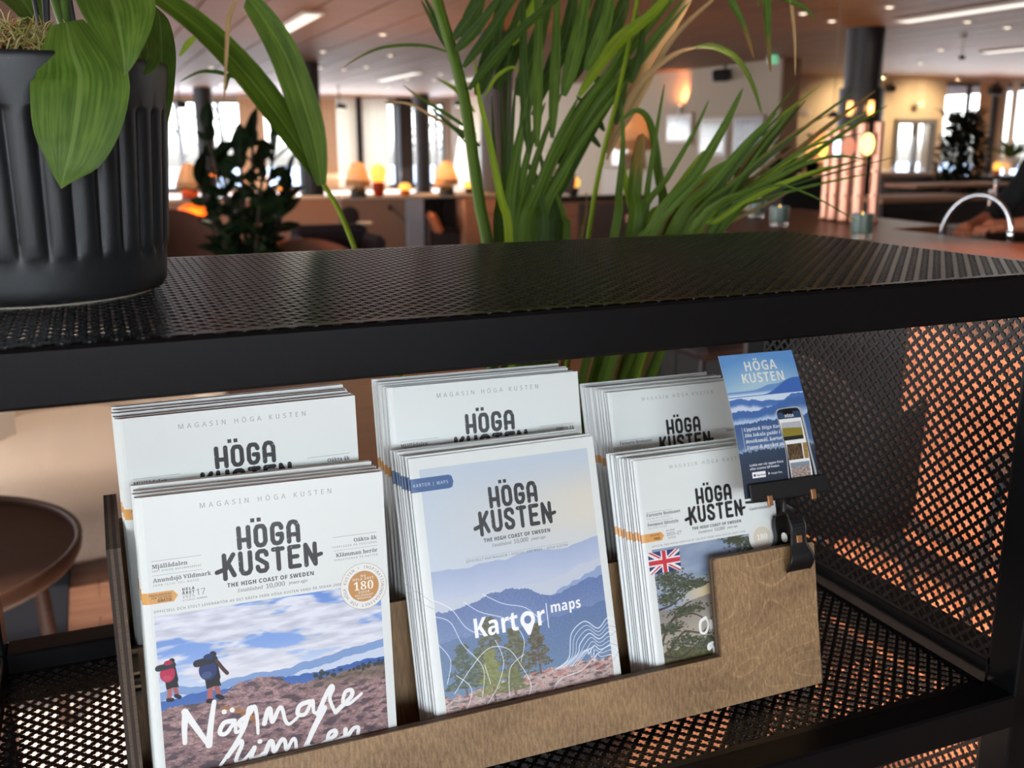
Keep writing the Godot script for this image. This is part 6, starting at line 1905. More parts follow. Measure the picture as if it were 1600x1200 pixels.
	globe_lamp("small yellow globe lamp beside the column, third on the ledge", V(3.609,0.85,-12.1919), 0.16, 0.15, Color(0.75, 0.4, 0.15), 0.8)
	shade_lamp("cone shaded table lamp right of the round column", V(4.1245,0.85,-12.1043), 0.42, 0.3, Color(0.06, 0.06, 0.06), 1.6)
	globe_lamp("small globe lamp just left of the palm stalk", V(4.5503,0.85,-12.4261), 0.15, 0.16, Color(0.1, 0.1, 0.1), 0.8)
	globe_lamp("globe lamp glowing behind the grey planter", V(5.5204,1.0081,-11.35) * V(1, 0, 1) + V(0, 0.84, 0), 0.24, 0.16, Color(0.2, 0.2, 0.2), 1.0)
	shade_lamp("large cone shaded lamp behind the dried palm leaves", V(8.4066,1.0704,-15), 0.95, 0.62, Color(0.5, 0.42, 0.35), 1.6)
	var lt := thing("lamp_table", "white table carrying the large cone shaded lamp behind the palm", "table", V(8.4066,1.0704,-15) * V(1, 0, 1))
	part(lt, "table_top", slab(V(-0.45, V(8.4066,1.0704,-15).y - 0.04, -0.35), V(0.45, V(8.4066,1.0704,-15).y, 0.35), 0.006), M.white)
	for e in [-1, 1]:
		part(lt, "side_board", slab(V(e * 0.4 - 0.02, 0, -0.3), V(e * 0.4 + 0.02, V(8.4066,1.0704,-15).y - 0.04, 0.3)), M.white)
	# left of the column: a ledge with two more lamps, chairs, a low table
	var ld := thing("window_ledge", "pale ledge under the lounge windows behind the rubber plant", "ledge", V(1.1465,0.7735,-14) * V(1, 0, 1))
	part(ld, "panel", slab(V(-0.5, 0, -0.2), V(2.58, V(1.1465,0.7735,-14).y - 0.03, 0.0)), mat(Color(0.63, 0.48, 0.4), 0.8))
	part(ld, "ledge_top", slab(V(-0.52, V(1.1465,0.7735,-14).y - 0.03, -0.3), V(2.6, V(1.1465,0.7735,-14).y, 0.08), 0.006), mat(Color(0.75, 0.7, 0.64), 0.6))
	shade_lamp("yellow shaded lamp with orange foot, left of the rubber plant", V(1.2036,0.7804,-14), 0.46, 0.34, Color(0.75, 0.28, 0.08), 2.5)
	globe_lamp("orange globe lamp glowing through the right side of the rubber plant", V(2.4411,0.7674,-14) * V(1, 0, 1) + V(0, 0.773, 0), 0.24, 0.2, Color(0.75, 0.33, 0.1), 1.5)
	var fl := thing("drum_lamp", "orange drum shaped lamp glowing beside the brown chair, left of the rubber plant", "lamp", V(0.8029,0.6906,-9.2))
	part(fl, "lamp_shade", lathem([[0.0, 0.0], [0.115, 0.0], [0.12, 0.26], [0.06, 0.3], [0.0, 0.3]], 26), glow(Color(1, 0.45, 0.12), 0.85, Color(0.8, 0.4, 0.15)))
	part(fl, "foot", lathem([[0.0, -V(0.8029,0.6906,-9.2).y], [0.12, -V(0.8029,0.6906,-9.2).y], [0.02, 0.03 - V(0.8029,0.6906,-9.2).y], [0.02, 0.0], [0.0, 0.0]], 16), M.dark_frame)
	omni("drum_lamp_light", V(0.812,0.8123,-9.2) + V(0, 0, 0.25), 0.9, Color(1, 0.5, 0.2), 0.1)
	var chairs := [[V(0.6018,0.63,-8.6), 0.34, Color(0.30, 0.17, 0.11), "brown tub chair beside the right edge of the fluted pot"], [V(1.695,0.5649,-8.6), 0.4, Color(0.42, 0.29, 0.22), "low tan chair in front of the navy sofa, behind the mesh shelf"]]
	for q in chairs:
		var ch := thing("tub_chair", q[3], "chair", (q[0] as Vector3) * V(1, 0, 1))
		var top: float = q[0].y + (0.33 if q[1] < 0.35 else 0.11)
		var bk: Array = []
		for i in 17:
			var a := PI * i / 16.0
			var row := PackedVector3Array()
			for w in [[1.0, 0.12], [1.0, 0.9], [0.96, 1.0], [0.86, 0.98], [0.82, 0.12]]:
				row.append(V(cos(a) * q[1] * w[0], top * (w[1] if w[1] < 0.5 else w[1] * (0.8 + 0.2 * sin(a))), -sin(a) * q[1] * w[0]))
			bk.append(row)
		var cbm := MB.new()
		cbm.grid(bk)
		part(ch, "backrest", cbm, mat(q[2], 0.9))
		part(ch, "seat", lathem([[0.0, 0.12], [q[1] * 0.85, 0.12], [q[1] * 0.85, minf(0.4, top * 0.75)], [0.0, minf(0.42, top * 0.8)]], 28), mat(q[2], 0.9))
		for a in [0.8, 2.3, 3.9, 5.4]:
			part(ch, "leg", tubem([V(cos(a) * q[1] * 0.7, 0.13, sin(a) * q[1] * 0.7), V(cos(a) * q[1] * 0.75, 0.0, sin(a) * q[1] * 0.75)], 0.015, 8), M.walnut)
	var sc := thing("pouf", "cream pouf with dark stripes at the foot of the rubber plant", "pouf", V(1.0375,0.4849,-10.2) * V(1, 0, 1))
	var sy: float = V(1.0464,0.6089,-10.2).y
	part(sc, "cover", lathem([[0.0, 0.0], [0.2, 0.0], [0.25, sy * 0.3], [0.25, sy * 0.65], [0.18, sy * 0.95], [0.0, sy]], 32), mat(Color(0.85, 0.8, 0.72), 0.9))
	for k in 4:
		part(sc, "stripe", lathem([[0.245, sy * (0.45 + 0.1 * k)], [0.256 - 0.016 * k, sy * (0.46 + 0.1 * k)], [0.254 - 0.02 * k, sy * (0.5 + 0.1 * k)], [0.235 - 0.02 * k, sy * (0.5 + 0.1 * k)]], 32), mat(Color(0.16, 0.17, 0.15), 0.9))
	var ns := thing("navy_sofa", "navy blue sofa between the rubber plant and the beige partition", "sofa", V(2.2332,0.3808,-10.2) * V(1, 0, 1))
	var ny: float = V(2.247,0.6792,-10.2).y
	part(ns, "seat", boxm(V(0, 0.22, 0.25), V(0.72, 0.42, 0.6), 0.05), M.navy)
	part(ns, "backrest", boxm(V(0, ny * 0.5, -0.12), V(0.78, ny, 0.2), 0.06), M.navy)
	for e in [-1, 1]:
		part(ns, "arm", boxm(V(e * 0.37, 0.3, 0.2), V(0.12, 0.6, 0.66), 0.05), M.navy)
	var rc := thing("round_back_chair", "dark chair with a round back behind the small white table", "chair", V(2.6204,0.6154,-10.9) * V(1, 0, 1))
	var ry: float = V(2.6239,0.6985,-10.9).y
	part(rc, "backrest", lathem([[0.0, -0.025], [0.1, -0.025], [0.115, 0.0], [0.1, 0.025], [0.0, 0.025]], 28), mat(Color(0.17, 0.145, 0.135), 0.9)).transform = Transform3D(Basis(V(1, 0, 0), PI / 2), V(0, ry, -0.14))
	part(rc, "seat", lathem([[0.0, 0.4], [0.19, 0.4], [0.2, 0.43], [0.18, 0.46], [0.0, 0.465]], 26), mat(Color(0.55, 0.42, 0.34), 0.9))
	for e in [-1, 1]:
		part(rc, "back_post", tubem([V(e * 0.07, 0.45, -0.16), V(e * 0.07, ry, -0.16)], 0.012, 8), M.dark_frame)
		for f in [-1, 1]:
			part(rc, "leg", tubem([V(e * 0.13, 0.41, f * 0.13), V(e * 0.16, 0.0, f * 0.16)], 0.013, 8), M.dark_frame)
	var wt := thing("side_table", "small round white side table in front of the beige partition", "table", V(2.6819,0.6691,-10.6) * V(1, 0, 1))
	var wy: float = V(2.6819,0.6691,-10.6).y
	part(wt, "table_top", lathem([[0.0, wy - 0.025], [0.085, wy - 0.025], [0.09, wy - 0.012], [0.085, wy], [0.0, wy]], 28), M.white)
	part(wt, "leg", tubem([V(0, wy - 0.02, 0), V(0, 0.02, 0)], 0.014, 10), M.tan)
	part(wt, "foot", lathem([[0.0, 0.0], [0.08, 0.0], [0.08, 0.015], [0.0, 0.02]], 24), M.tan)
	# curtains of the north windows
	curtain("dense beige curtain between the first two lounge windows", 4.42, 5.2, -32.7, true)
	curtain("narrow dense beige curtain right of the bright window gap", 6.97, 7.46, -32.7, true)
	curtain("sheer cream curtain left of the dark window mullion", 7.44, 8.14, -32.75, false)
	curtain("sheer cream curtain right of the dark window mullion", 8.3, 9.2, -32.75, false)
	struct("trim_2", slab(V(8.13, 0, -32.95), V(8.31, 2.9, -32.7)), M.dark_frame)
	struct("trim_3", slab(V(9.54, 0, -32.95), V(9.98, 2.9, -32.6)), mat(Color(0.13, 0.105, 0.1), 0.7))
	# door and notice on the east wall, pictures, wall lamp
	var wd := Node3D.new()
	wd.name = "door_2"
	wd.set_meta("kind", "structure")
	add_child(wd)
	part(wd, "door_leaf", slab(V(11.35, 0, -30.2), V(11.4, 1.42, -29.0)), mat(Color(0.5, 0.5, 0.44), 0.6))
	part(wd, "door_frame", slab(V(11.33, 0, -30.35), V(11.395, 1.5, -30.2)), M.dark_frame)
	part(wd, "door_handle", boxm(V(11.33, 1.0, -29.15), V(0.05, 0.03, 0.14), 0.01), M.chrome)
	for q in [[V(11.38,2.0691,-18.9373), V(11.38,1.4274,-17.9008), "framed pale print lit by the warm wall lamp, left of three", 0], [V(11.38,1.95,-17.6797), V(11.38,1.1893,-16.6626), "framed print with a dark green upper half, middle of three", 1], [V(11.38,1.9589,-16.494), V(11.38,1.0212,-15.5125), "framed bright forest print, right of three, beside the wall corner", 2], [V(11.38,1.3941,-21.3342), V(11.38,0.9153,-20.4532), "small bright framed print seen through the palm stalks", 2]]:
		var a: Vector3 = q[0]
		var b: Vector3 = q[1]
		var mid := (a + b) * 0.5
		var pf := thing("framed_picture", q[2], "picture", mid)
		var h := absf(a.y - b.y)
		var w := absf(a.z - b.z)
		part(pf, "frame", boxm(Vector3.ZERO, V(0.04, h, w), 0.006), [mat(Color(0.6, 0.42, 0.3), 0.5), mat(Color(0.78, 0.74, 0.7), 0.5), mat(Color(0.55, 0.47, 0.42), 0.5)][q[3]])
		part(pf, "mat_board", boxm(V(-0.02, 0, 0), V(0.012, h - 0.07, w - 0.07)), M.white)
		var pr := mat(Color.WHITE, 0.12)
		pr.albedo_texture = print_tex(q[3])
		var pb := MB.new()
		var e := Vector2(w * 0.5 - (0.06 if q[3] == 2 else 0.1), h * 0.5 - (0.06 if q[3] == 2 else 0.1))
		pb.quad(V(-0.028, -e.y, -e.x), V(-0.028, -e.y, e.x), V(-0.028, e.y, e.x), V(-0.028, e.y, -e.x), V(-1, 0, 0))
		part(pf, "print", pb, pr)
	var wl := thing("picture_lamp", "small shaded lamp that lights the wall above the left print", "lamp", V(11.36,2.1186,-18.4022))
	part(wl, "lamp_body", lathem([[0.0, -0.1], [0.05, -0.1], [0.035, 0.08], [0.0, 0.08]], 18), M.white)
	part(wl, "bulb", lathem([[0.0, 0.085], [0.03, 0.09], [0.0, 0.12]], 12), glow(Color(1, 0.75, 0.5), 3.0))
	spot("picture_lamp_light", V(11.2,2.135,-18.1447) + V(0, 0.14, 0), V(11.4,2.6551,-18.5029), 55, 1.4, Color(1, 0.62, 0.38), 0.03, 0.8)
	speaker("black loudspeaker high on the beige wall above the framed pictures", "wall_speaker", V(11.15,2.8082,-16.6449), 0.32, -PI / 2 + 0.5)
	speaker("black loudspeaker on the warm lit wall right of the black column", "wall_speaker", V(17.1345,2.7373,-18.7), 0.24, 0.2)
	speaker("black loudspeaker hanging before the far right windows", "wall_speaker", V(19.0464,2.6814,-17.5), 0.3, -0.2)
	for q in [[V(2.2053,2.4712,-26), "black track spotlight hanging left of the first round column"], [V(6.0829,2.483,-26), "black track spotlight hanging before the cream curtains"], [V(4.1534,2.5384,-26), "black track spotlight half hidden by the bent palm blade"], [V(9.2313,2.5819,-26), "black track spotlight left of the main palm stalk"]]:
		var ts := thing("track_spot", q[1], "spotlight", q[0])
		part(ts, "head", boxm(V(0, -0.1, 0), V(0.22, 0.13, 0.2), 0.02, Basis(V(0, 0, 1), -0.12)), M.dark_frame)
		part(ts, "stem", tubem([V(-0.05, -0.05, 0), V(-0.05, 2.9 - q[0].y, 0)], 0.015, 8), M.dark_frame)
		part(ts, "lens", boxm(V(0.0, -0.17, 0.03), V(0.14, 0.012, 0.12)), glow(Color(1, 0.95, 0.85), 2.0))
	exit_sign("green exit sign hanging in front of the beige wall corner", V(10.7995,2.8244,-14.6), 0.2)
	exit_sign("green exit sign on the warm lit wall, left of the hanging greenery", V(18.2497,2.3183,-18.9), 0.17)
	var ac := thing("wall_heater", "white wall unit high in the recess right of the wall corner", "heater", V(14.7812,2.1187,-18.9))
	part(ac, "casing", boxm(Vector3.ZERO, V(0.5, 0.17, 0.16), 0.02), M.white)
	part(ac, "vent_slot", boxm(V(0, -0.06, 0.081), V(0.44, 0.012, 0.004)), M.dark_frame)

func print_tex(kind: int) -> ImageTexture:
	var im := Image.create(64, 96, false, Image.FORMAT_RGB8)
	var n := noise(0.06, 3, 70 + kind)
	for y in 96:
		for x in 64:
			var k := 0.5 + 0.6 * n.get_noise_2d(x * (4.0 if kind == 2 else 1.0), y)
			var c := Color(0.42, 0.44, 0.48).lerp(Color(0.72, 0.74, 0.77), clampf(k, 0, 1))
			if kind == 0: c = c.lerp(Color(0.2, 0.22, 0.2), 0.8 * smoothstep(20.0, 6.0, Vector2(x - 32, (y - 50) * 0.8).length() + 10.0 * n.get_noise_2d(x * 3, y * 3)))
			if kind == 1: c = Color(0.2, 0.22, 0.17).lerp(Color(0.26, 0.3, 0.2), k) if y < 52 else c
			if kind == 2: c = c.lerp(Color(0.5, 0.53, 0.58), 0.7 * smoothstep(0.1, 0.3, n.get_noise_2d(x * 5.0, y * 0.3 + 50)))
			im.set_pixel(x, y, c)
	return ImageTexture.create_from_image(im)

func bar():
	# counter: the worktop is one board on a clad front
	var top := thing("bar_counter", "long bar counter with a reddish wooden top, behind the right end of the shelf", "bar")
	var outline := PackedVector2Array([Vector2(2.5, 3.82), Vector2(2.62, 4.75), Vector2(3.75, 4.75), Vector2(3.62, 3.52), Vector2(3.25, 3.48), Vector2(3.215, 2.7), Vector2(3.2, 0.2), Vector2(2.42, 0.2)])
	var wt := MB.new()
	wt.prism(outline, 1.08, 1.12, Transform3D(Basis(V(1, 0, 0), V(0, 0, -1), V(0, 1, 0)), Vector3.ZERO))
	part(top, "worktop", wt, M.bar_top)
	part(top, "front_base", slab(V(2.62, 0.0, -4.6), V(2.66, 1.08, -0.25)), M.dark_frame)
	for k in 20:
		var z0 := -4.6 + k * 0.215
		part(top, "front_panel", slab(V(2.6, 0.1, z0 + 0.004), V(2.62, 1.06, z0 + 0.211), 0.004), mat(Color(0.07, 0.065, 0.06), 0.6) if z0 < -2.75 else M.oak)
	part(top, "foot_rail", tubem([V(2.5, 0.22, -4.5), V(2.5, 0.22, -0.3)], 0.02, 12), M.dark_frame)
	part(top, "plinth", slab(V(2.64, 0, -4.6), V(2.66, 0.1, -0.25)), M.dark_frame)
	part(top, "back_panel", slab(V(3.15, 0, -4.6), V(3.19, 1.08, -0.25)), M.dark_frame)
	# stools before it
	for q in [[V(2.1, 0, -1.5), "dark bar stool seen through the side panel, nearer one"], [V(2.2, 0, -3.25), "dark bar stool seen through the side panel, farther one"]]:
		var s := thing("bar_stool", q[1], "stool", q[0])
		part(s, "seat", boxm(V(0, 0.74, 0), V(0.38, 0.07, 0.4), 0.03), mat(Color(0.16, 0.13, 0.125), 0.7))
		for e in [-1, 1]:
			for f in [-1, 1]:
				part(s, "leg", tubem([V(e * 0.15, 0.71, f * 0.15), V(e * 0.21, 0.0, f * 0.21)], 0.012, 8), M.dark_frame)
		part(s, "foot_ring", tubem([V(-0.185, 0.25, -0.185), V(0.185, 0.25, -0.185), V(0.185, 0.25, 0.185), V(-0.185, 0.25, 0.185), V(-0.185, 0.25, -0.185)], 0.009, 8), M.dark_frame)
	var sc := thing("bar_chair", "black shell bar chair close behind the mesh side panel", "chair", V(1.84, 0, -2.12))
	var shell: Array = []
	for i in 19:
		var a := deg_to_rad(-20 + 220 * i / 18.0)
		var row := PackedVector3Array()
		for w in [[0.16, 0.47], [0.235, 0.5], [0.25, 0.6], [0.255, 0.98], [0.235, 0.985], [0.225, 0.62], [0.17, 0.53]]:
			row.append(V(-sin(a) * w[0], w[1] - (0.16 * pow(cos(a), 4.0) if w[1] > 0.9 else 0.0), cos(a) * w[0]))
		shell.append(row)
	var shm := MB.new()
	shm.grid(shell)
	part(sc, "shell", shm, mat(Color(0.035, 0.035, 0.037), 0.6))
	part(sc, "seat", lathem([[0.0, 0.48], [0.2, 0.48], [0.225, 0.53], [0.2, 0.575], [0.0, 0.58]], 30), mat(Color(0.04, 0.04, 0.042), 0.8))
	for e in [-1, 1]:
		for f in [-1, 1]:
			part(sc, "leg", tubem([V(e * 0.13, 0.48, f * 0.13), V(e * 0.22, 0.0, f * 0.22)], 0.013, 8), M.dark_frame)
	# the row of copper beer taps, each with its lit badge
	var names := ["leftmost copper beer tap, with a yellow lit badge at its left", "second copper beer tap from the left, with a white oval badge", "middle copper beer tap, with a copper round badge", "fourth copper beer tap, with a large yellow lit badge", "rightmost copper beer tap, standing apart without a lit badge"]
	var tops := [V(3.34,1.12,-4.0312), V(3.3195,1.12,-3.9499), V(3.3134,1.12,-3.8647), V(3.3155,1.12,-3.7785), V(3.3826,1.12,-3.7469)]
	for k in 5:
		var b: Vector3 = tops[k]
		var d: float = b.distance_to(V(0, 1.5, 0))
		var h: float = 0.165 * d * 1.0 * (1.0 if k < 4 else 1.02) * 0.62
		h = [0.43, 0.44, 0.445, 0.46, 0.465][k]
		var o := thing("beer_tap", names[k], "beer tap", b, "copper beer taps on the bar")
		var r: float = [0.021, 0.023, 0.024, 0.025, 0.023][k]
		part(o, "column", lathem([[0.0, h + 0.0], [r - 0.005, h], [r, h - 0.006], [r, h * 0.55], [r * 1.02, h * 0.545], [r * 1.02, 0.03], [r * 1.15, 0.015], [r * 1.2, 0.0], [0.0, 0.0]].map(func(q): return q) if false else [[0.0, 0.0], [r * 1.25, 0.0], [r * 1.15, 0.015], [r, 0.025], [r, h * 0.5], [r * 1.06, h * 0.505], [r * 1.06, h * 0.52], [r, h * 0.525], [r, h - 0.006], [r - 0.005, h], [0.0, h]], 26), M.copper)
		var face := Basis(V(0, 1, 0), atan2(-b.x, -(b.z)) )
		var kn := MB.new()
		for y in [0.28, 0.52]:
			kn.tube([face * V(0, h * y, r * 0.8), face * V(-0.012, h * y, r + 0.022)], [0.006, 0.009], 10)
		part(o, "tap_knob", kn, M.copper)
		if k < 4:
			var g := [[Color(1, 0.85, 0.4), 1.5], [Color(0.85, 0.93, 1), 1.6], [Color(0.95, 0.62, 0.48), 0.25], [Color(1, 0.93, 0.55), 1.8]]
			var rr := V([0.028, 0.022, 0.035, 0.035][k], [0.04, 0.055, 0.05, 0.055][k], 1)
			var rim := MB.new()
			var disc := MB.new()
			rim.lathe([[0.0, -0.012], [0.97, -0.012], [1.0, -0.006], [1.0, 0.006], [0.9, 0.008]], 30, Vector3.ZERO, Basis(V(1, 0, 0), PI / 2))
			disc.lathe([[0.0, 0.009], [0.9, 0.007]], 30, Vector3.ZERO, Basis(V(1, 0, 0), PI / 2))
			var xf := Transform3D(face * Basis.from_scale(V(rr.x, rr.y, 1)), face * V([-0.03, 0.0, 0.0, 0.025][k], h * 0.79, r + 0.02))
			var rp := part(o, "badge_rim", rim, M.copper)
			rp.transform = xf
			part(rp, "badge_lamp", disc, glow(g[k][0], g[k][1]))
			part(o, "badge_arm", tubem([V(0, h * 0.79, 0), face * V([-0.02, 0.0, 0.0, 0.015][k], h * 0.79, r + 0.012)], 0.008, 8), M.copper)
	# tea light glasses
	var green := mat(Color(0.33, 0.40, 0.36, 0.62), 0.35)
	green.transparency = BaseMaterial3D.TRANSPARENCY_ALPHA
	var clear := mat(Color(0.95, 0.97, 0.96, 0.08), 0.02)
	clear.refraction_enabled = true
	clear.refraction_scale = 0.045
	for q in [[V(3.1167,1.12,-4.2794), 0.09, 0.043, "farthest frosted green tea light glass, behind the palm tips"], [V(2.879,1.12,-3.7811), 0.09, 0.043, "middle frosted green tea light glass on the bar"], [V(2.792,1.12,-3.146), 0.1, 0.042, "nearest frosted green tea light glass, in front of the copper taps"]]:
		var o := thing("candle_glass", q[3], "candle holder", q[0], "green tea light glasses on the bar")
		var h: float = q[1]
		var r: float = q[2]
		part(o, "glass_base", lathem([[0.0, 0.001], [r * 0.9, 0.001], [r * 0.96, 0.006], [r * 0.94, 0.02], [0.0, 0.022]], 30), clear)
		part(o, "glass_cup", lathem([[r * 0.94, 0.022], [r, 0.03], [r, h], [r * 0.94, h + 0.001], [r * 0.92, 0.03], [0.0, 0.025]], 30), mat(Color(0.30, 0.37, 0.33), 0.3))
		var tl := part(o, "tea_light", lathem([[0.0, h * 0.55], [r * 0.45, h * 0.55], [r * 0.45, h * 0.92], [0.0, h * 0.93]], 20), M.white)
		part(tl, "flame", lathem([[0.0, h * 0.94], [0.004, h * 0.98], [0.0, h * 1.1]], 10), glow(Color(1, 0.8, 0.45), 3.0))
	# arched sink faucet
	var f0 := V(3.3,1.0921,-3.2372)
	var f1 := V(3.36,1.1403,-2.9422)
	var fm := V(3.33,1.2581,-3.1012)
	var fa := thing("sink_faucet", "chrome arched faucet behind the bar at the right edge", "faucet", f0)
	var arc: Array = []
	var drop := f0.y - 0.896
	for i in 25:
		var a := PI * i / 24.0
		var q := f0.lerp(f1, 0.5 - 0.5 * cos(a))
		q.y = lerpf(f0.y, f1.y, i / 24.0) + (fm.y - f0.y) * sin(a) * 1.0
		arc.append(q - f0)
	arc.push_front(V(0, -drop, 0))
	part(fa, "spout", tubem(arc, 0.0105, 16), M.chrome)
	part(fa, "aerator", lathem([[0.0, -0.03], [0.013, -0.03], [0.013, 0.01], [0.0, 0.01]], 18, f1 - f0), M.chrome)
	part(fa, "base_ring", lathem([[0.0, -drop], [0.028, -drop], [0.026, 0.02 - drop], [0.014, 0.04 - drop], [0.0, 0.04 - drop]], 20), M.chrome)
	for q in [[V(4.8724,1.131,-4.4), V(4.8668,1.2705,-4.4), "tall chrome tap handle standing behind the arched faucet"], [V(4.946,1.1311,-4.5), V(4.9453,1.2061,-4.5), "short chrome tap beside the tall handle, behind the faucet"]]:
		var th := thing("tap_handle", q[2], "tap", q[0])
		part(th, "stem", tubem([V(0, -0.12, 0), q[1] - q[0]], 0.011, 12), M.chrome)
		part(th, "knob", lathem([[0.0, -0.016], [0.014, -0.012], [0.016, 0.0], [0.012, 0.013], [0.0, 0.016]], 16, q[1] - q[0]), M.chrome)
		part(th, "flange", lathem([[0.0, -0.13], [0.024, -0.13], [0.02, -0.115], [0.0, -0.11]], 16), M.chrome)
	var tb0 := V(4.9125,1.1272,-4.45)
	var tb := thing("rinse_counter", "dark counter carrying the chrome taps behind the arched faucet", "counter", tb0 * V(1, 0, 1))
	part(tb, "body", slab(V(-0.25, 0, -0.25), V(0.45, tb0.y - 0.17, 0.2), 0.004), M.dark_frame)
	part(tb, "worktop", slab(V(-0.27, tb0.y - 0.17, -0.27), V(0.47, tb0.y - 0.13, 0.22), 0.004), mat(Color(0.3, 0.26, 0.24), 0.4))
	# sink deck and back counters
	var sk := thing("sink_unit", "dark sink unit with a steel edge behind the bar, under the arched faucet", "sink")
	part(sk, "basin_body", slab(V(3.22, 0.0, -4.4), V(3.75, 0.88, -2.2), 0.004), M.dark_frame)
	part(sk, "basin_rim", slab(V(3.215, 0.88, -4.4), V(3.76, 0.895, -2.2), 0.003), mat(Color(0.5, 0.48, 0.47), 0.3, 0.9))
	part(sk, "steel_edge", tubem([V(3.24,1.1064,-3.0384), V(3.24,1.1152,-2.7708)], 0.008, 8), M.chrome)
	var bc := thing("back_counter", "dark back counter with a light wooden edge, behind the copper taps", "counter", V(6.4945,0.9267,-6.4) * V(1, 0, 1))
	var by: float = V(6.4792,1.0472,-6.4).y
	part(bc, "body", slab(V(-0.62, 0, -0.5), V(1.9, by - 0.04, 0.0)), mat(Color(0.20, 0.175, 0.165), 0.7))
	part(bc, "worktop", slab(V(-0.66, by - 0.04, -0.54), V(0.42, by, 0.04), 0.006), M.oak)
	part(bc, "worktop_far", slab(V(0.2, by + 0.04, -0.9), V(1.4, by + 0.07, -0.5), 0.006), M.oak)
	part(bc, "shelf_gap", slab(V(-0.55, by - 0.3, 0.0), V(-0.1, by - 0.1, 0.012)), M.dark_frame)
	var rim := thing("round_counter", "dark curved counter end below the far windows, left of the hanging greenery", "counter", V(8.6734,0.9239,-9) * V(1, 0, 1))
	var ry: float = V(8.6483,1.139,-9).y
	part(rim, "drum", lathem([[0.0, 0.0], [0.42, 0.0], [0.42, ry], [0.0, ry]], 40), mat(Color(0.12, 0.12, 0.125), 0.6))
	part(rim, "edge", lathem([[0.42, ry - 0.03], [0.435, ry - 0.03], [0.435, ry], [0.0, ry + 0.003]], 40), mat(Color(0.5, 0.38, 0.28), 0.5))
	var wb := thing("window_counter", "long dark counter under the far right windows", "counter", V(12.7636,0.8707,-11.5) * V(1, 0, 1))
	part(wb, "body", slab(V(-0.6, 0, -0.4), V(2.5, V(12.7537,0.9376,-11.5).y, 0.0)), mat(Color(0.085, 0.085, 0.08), 0.7))
	part(wb, "edge", slab(V(-0.62, V(12.7537,0.9376,-11.5).y, -0.42), V(2.52, V(12.7494,0.9662,-11.5).y, 0.02)), M.dark_frame)
	# the tall greenery before the windows: small dark leaves, with a lamp inside
	var g0 := V(8.4919,0.9622,-8.2)
	var gr := thing("hanging_greenery", "tall dark leafy plant in a brown pot, against the bright far windows", "plant", g0)
	part(gr, "pot", lathem([[0.0, -0.16], [0.1, -0.16], [0.14, 0.06], [0.12, 0.07], [0.0, 0.05]], 28), mat(Color(0.2, 0.1, 0.07), 0.6))
	part(gr, "pot_stand", lathem([[0.0, -g0.y], [0.13, -g0.y], [0.13, -0.16], [0.0, -0.16]], 28), mat(Color(0.09, 0.09, 0.09), 0.7))
	part(gr, "trunk", tubem(curve([V(0, 0.04, 0), V(0.02, 0.3, 0), V(-0.01, 0.62, 0)], 8), 0.018, 8), mat(Color(0.2, 0.14, 0.1), 0.9))
	var lm := [leaf_mat(Color(0.04, 0.065, 0.035), Color(0.09, 0.12, 0.06), 81, Color(0.06, 0.08, 0.03)), leaf_mat(Color(0.11, 0.07, 0.05), Color(0.17, 0.11, 0.07), 82, Color(0.1, 0.06, 0.03))]
	var sp := 0.00671
	var little := oval(0.085, 0.04)
	var bm := [MB.new(), MB.new()]
	for i in 1500:
		var y := rng.randf_range(0.02, 0.78)
		var w := 0.235 * (0.75 + 0.25 * sin(y * 5.0))
		var a := rng.randf() * TAU
		var r := sqrt(rng.randf()) * w
		var c := V(cos(a) * r + 0.05, y, sin(a) * r)
		if (c - V(-0.14, 0.3, 0)).length() < 0.09: continue
		var d := V(cos(a) + rng.randf_range(-1, 1), rng.randf_range(-0.8, 0.8), sin(a) + rng.randf_range(-1, 1)).normalized()
		var sd := d.cross(V(rng.randf() - 0.5, 1, rng.randf() - 0.5)).normalized()
		var up := sd.cross(d)
		(bm[1 if y > 0.62 and rng.randf() < 0.7 else 0] as MB).grid([PackedVector3Array([c, c, c]), PackedVector3Array([c + d * 0.03 - sd * 0.02, c + d * 0.03 + up * 0.003, c + d * 0.03 + sd * 0.02]), PackedVector3Array([c + d * 0.06 - sd * 0.018, c + d * 0.06 + up * 0.004, c + d * 0.06 + sd * 0.018]), PackedVector3Array([c + d * 0.09, c + d * 0.09, c + d * 0.09])])
	for i in 2:
		part(gr, "foliage", bm[i], lm[i]).set_meta("kind", "stuff")
	var fr := MB.new()
	for i in 30:
		var a := i * 2.4
		var c := V(0.02 + 0.1 * cos(a * 0.7), 0.72, 0.1 * sin(a))
		var d := V(cos(a), 0.9, sin(a)).normalized() * rng.randf_range(0.14, 0.26)
		fr.tube([c, c + d * 0.6 + V(0, 0.03, 0), c + d + V(0, -0.02, 0)], [0.005, 0.008, 0.001], 5)
	part(gr, "crown_fronds", fr, lm[0]).set_meta("kind", "stuff")
	# the dark planter box with leaves behind the taps
	var pb0 := V(4.6859,1.058,-6)
	var pb := thing("planter_box", "black planter box with dark leaves, left of the copper taps", "planter", pb0 * V(1, 0, 1))
	part(pb, "box", slab(V(-0.2, 0, -0.12), V(0.2, pb0.y + 0.19, 0.12), 0.006), mat(Color(0.06, 0.055, 0.05), 0.7))
	part(pb, "soil", slab(V(-0.19, pb0.y + 0.19, -0.11), V(0.19, pb0.y + 0.194, 0.11)), mat(Color(0.1, 0.07, 0.05), 0.9))
	var sh := oval(0.11, 0.055)
	var dk := leaf_mat(Color(0.025, 0.03, 0.025), Color(0.05, 0.06, 0.045), 83, Color(0.03, 0.04, 0.02))
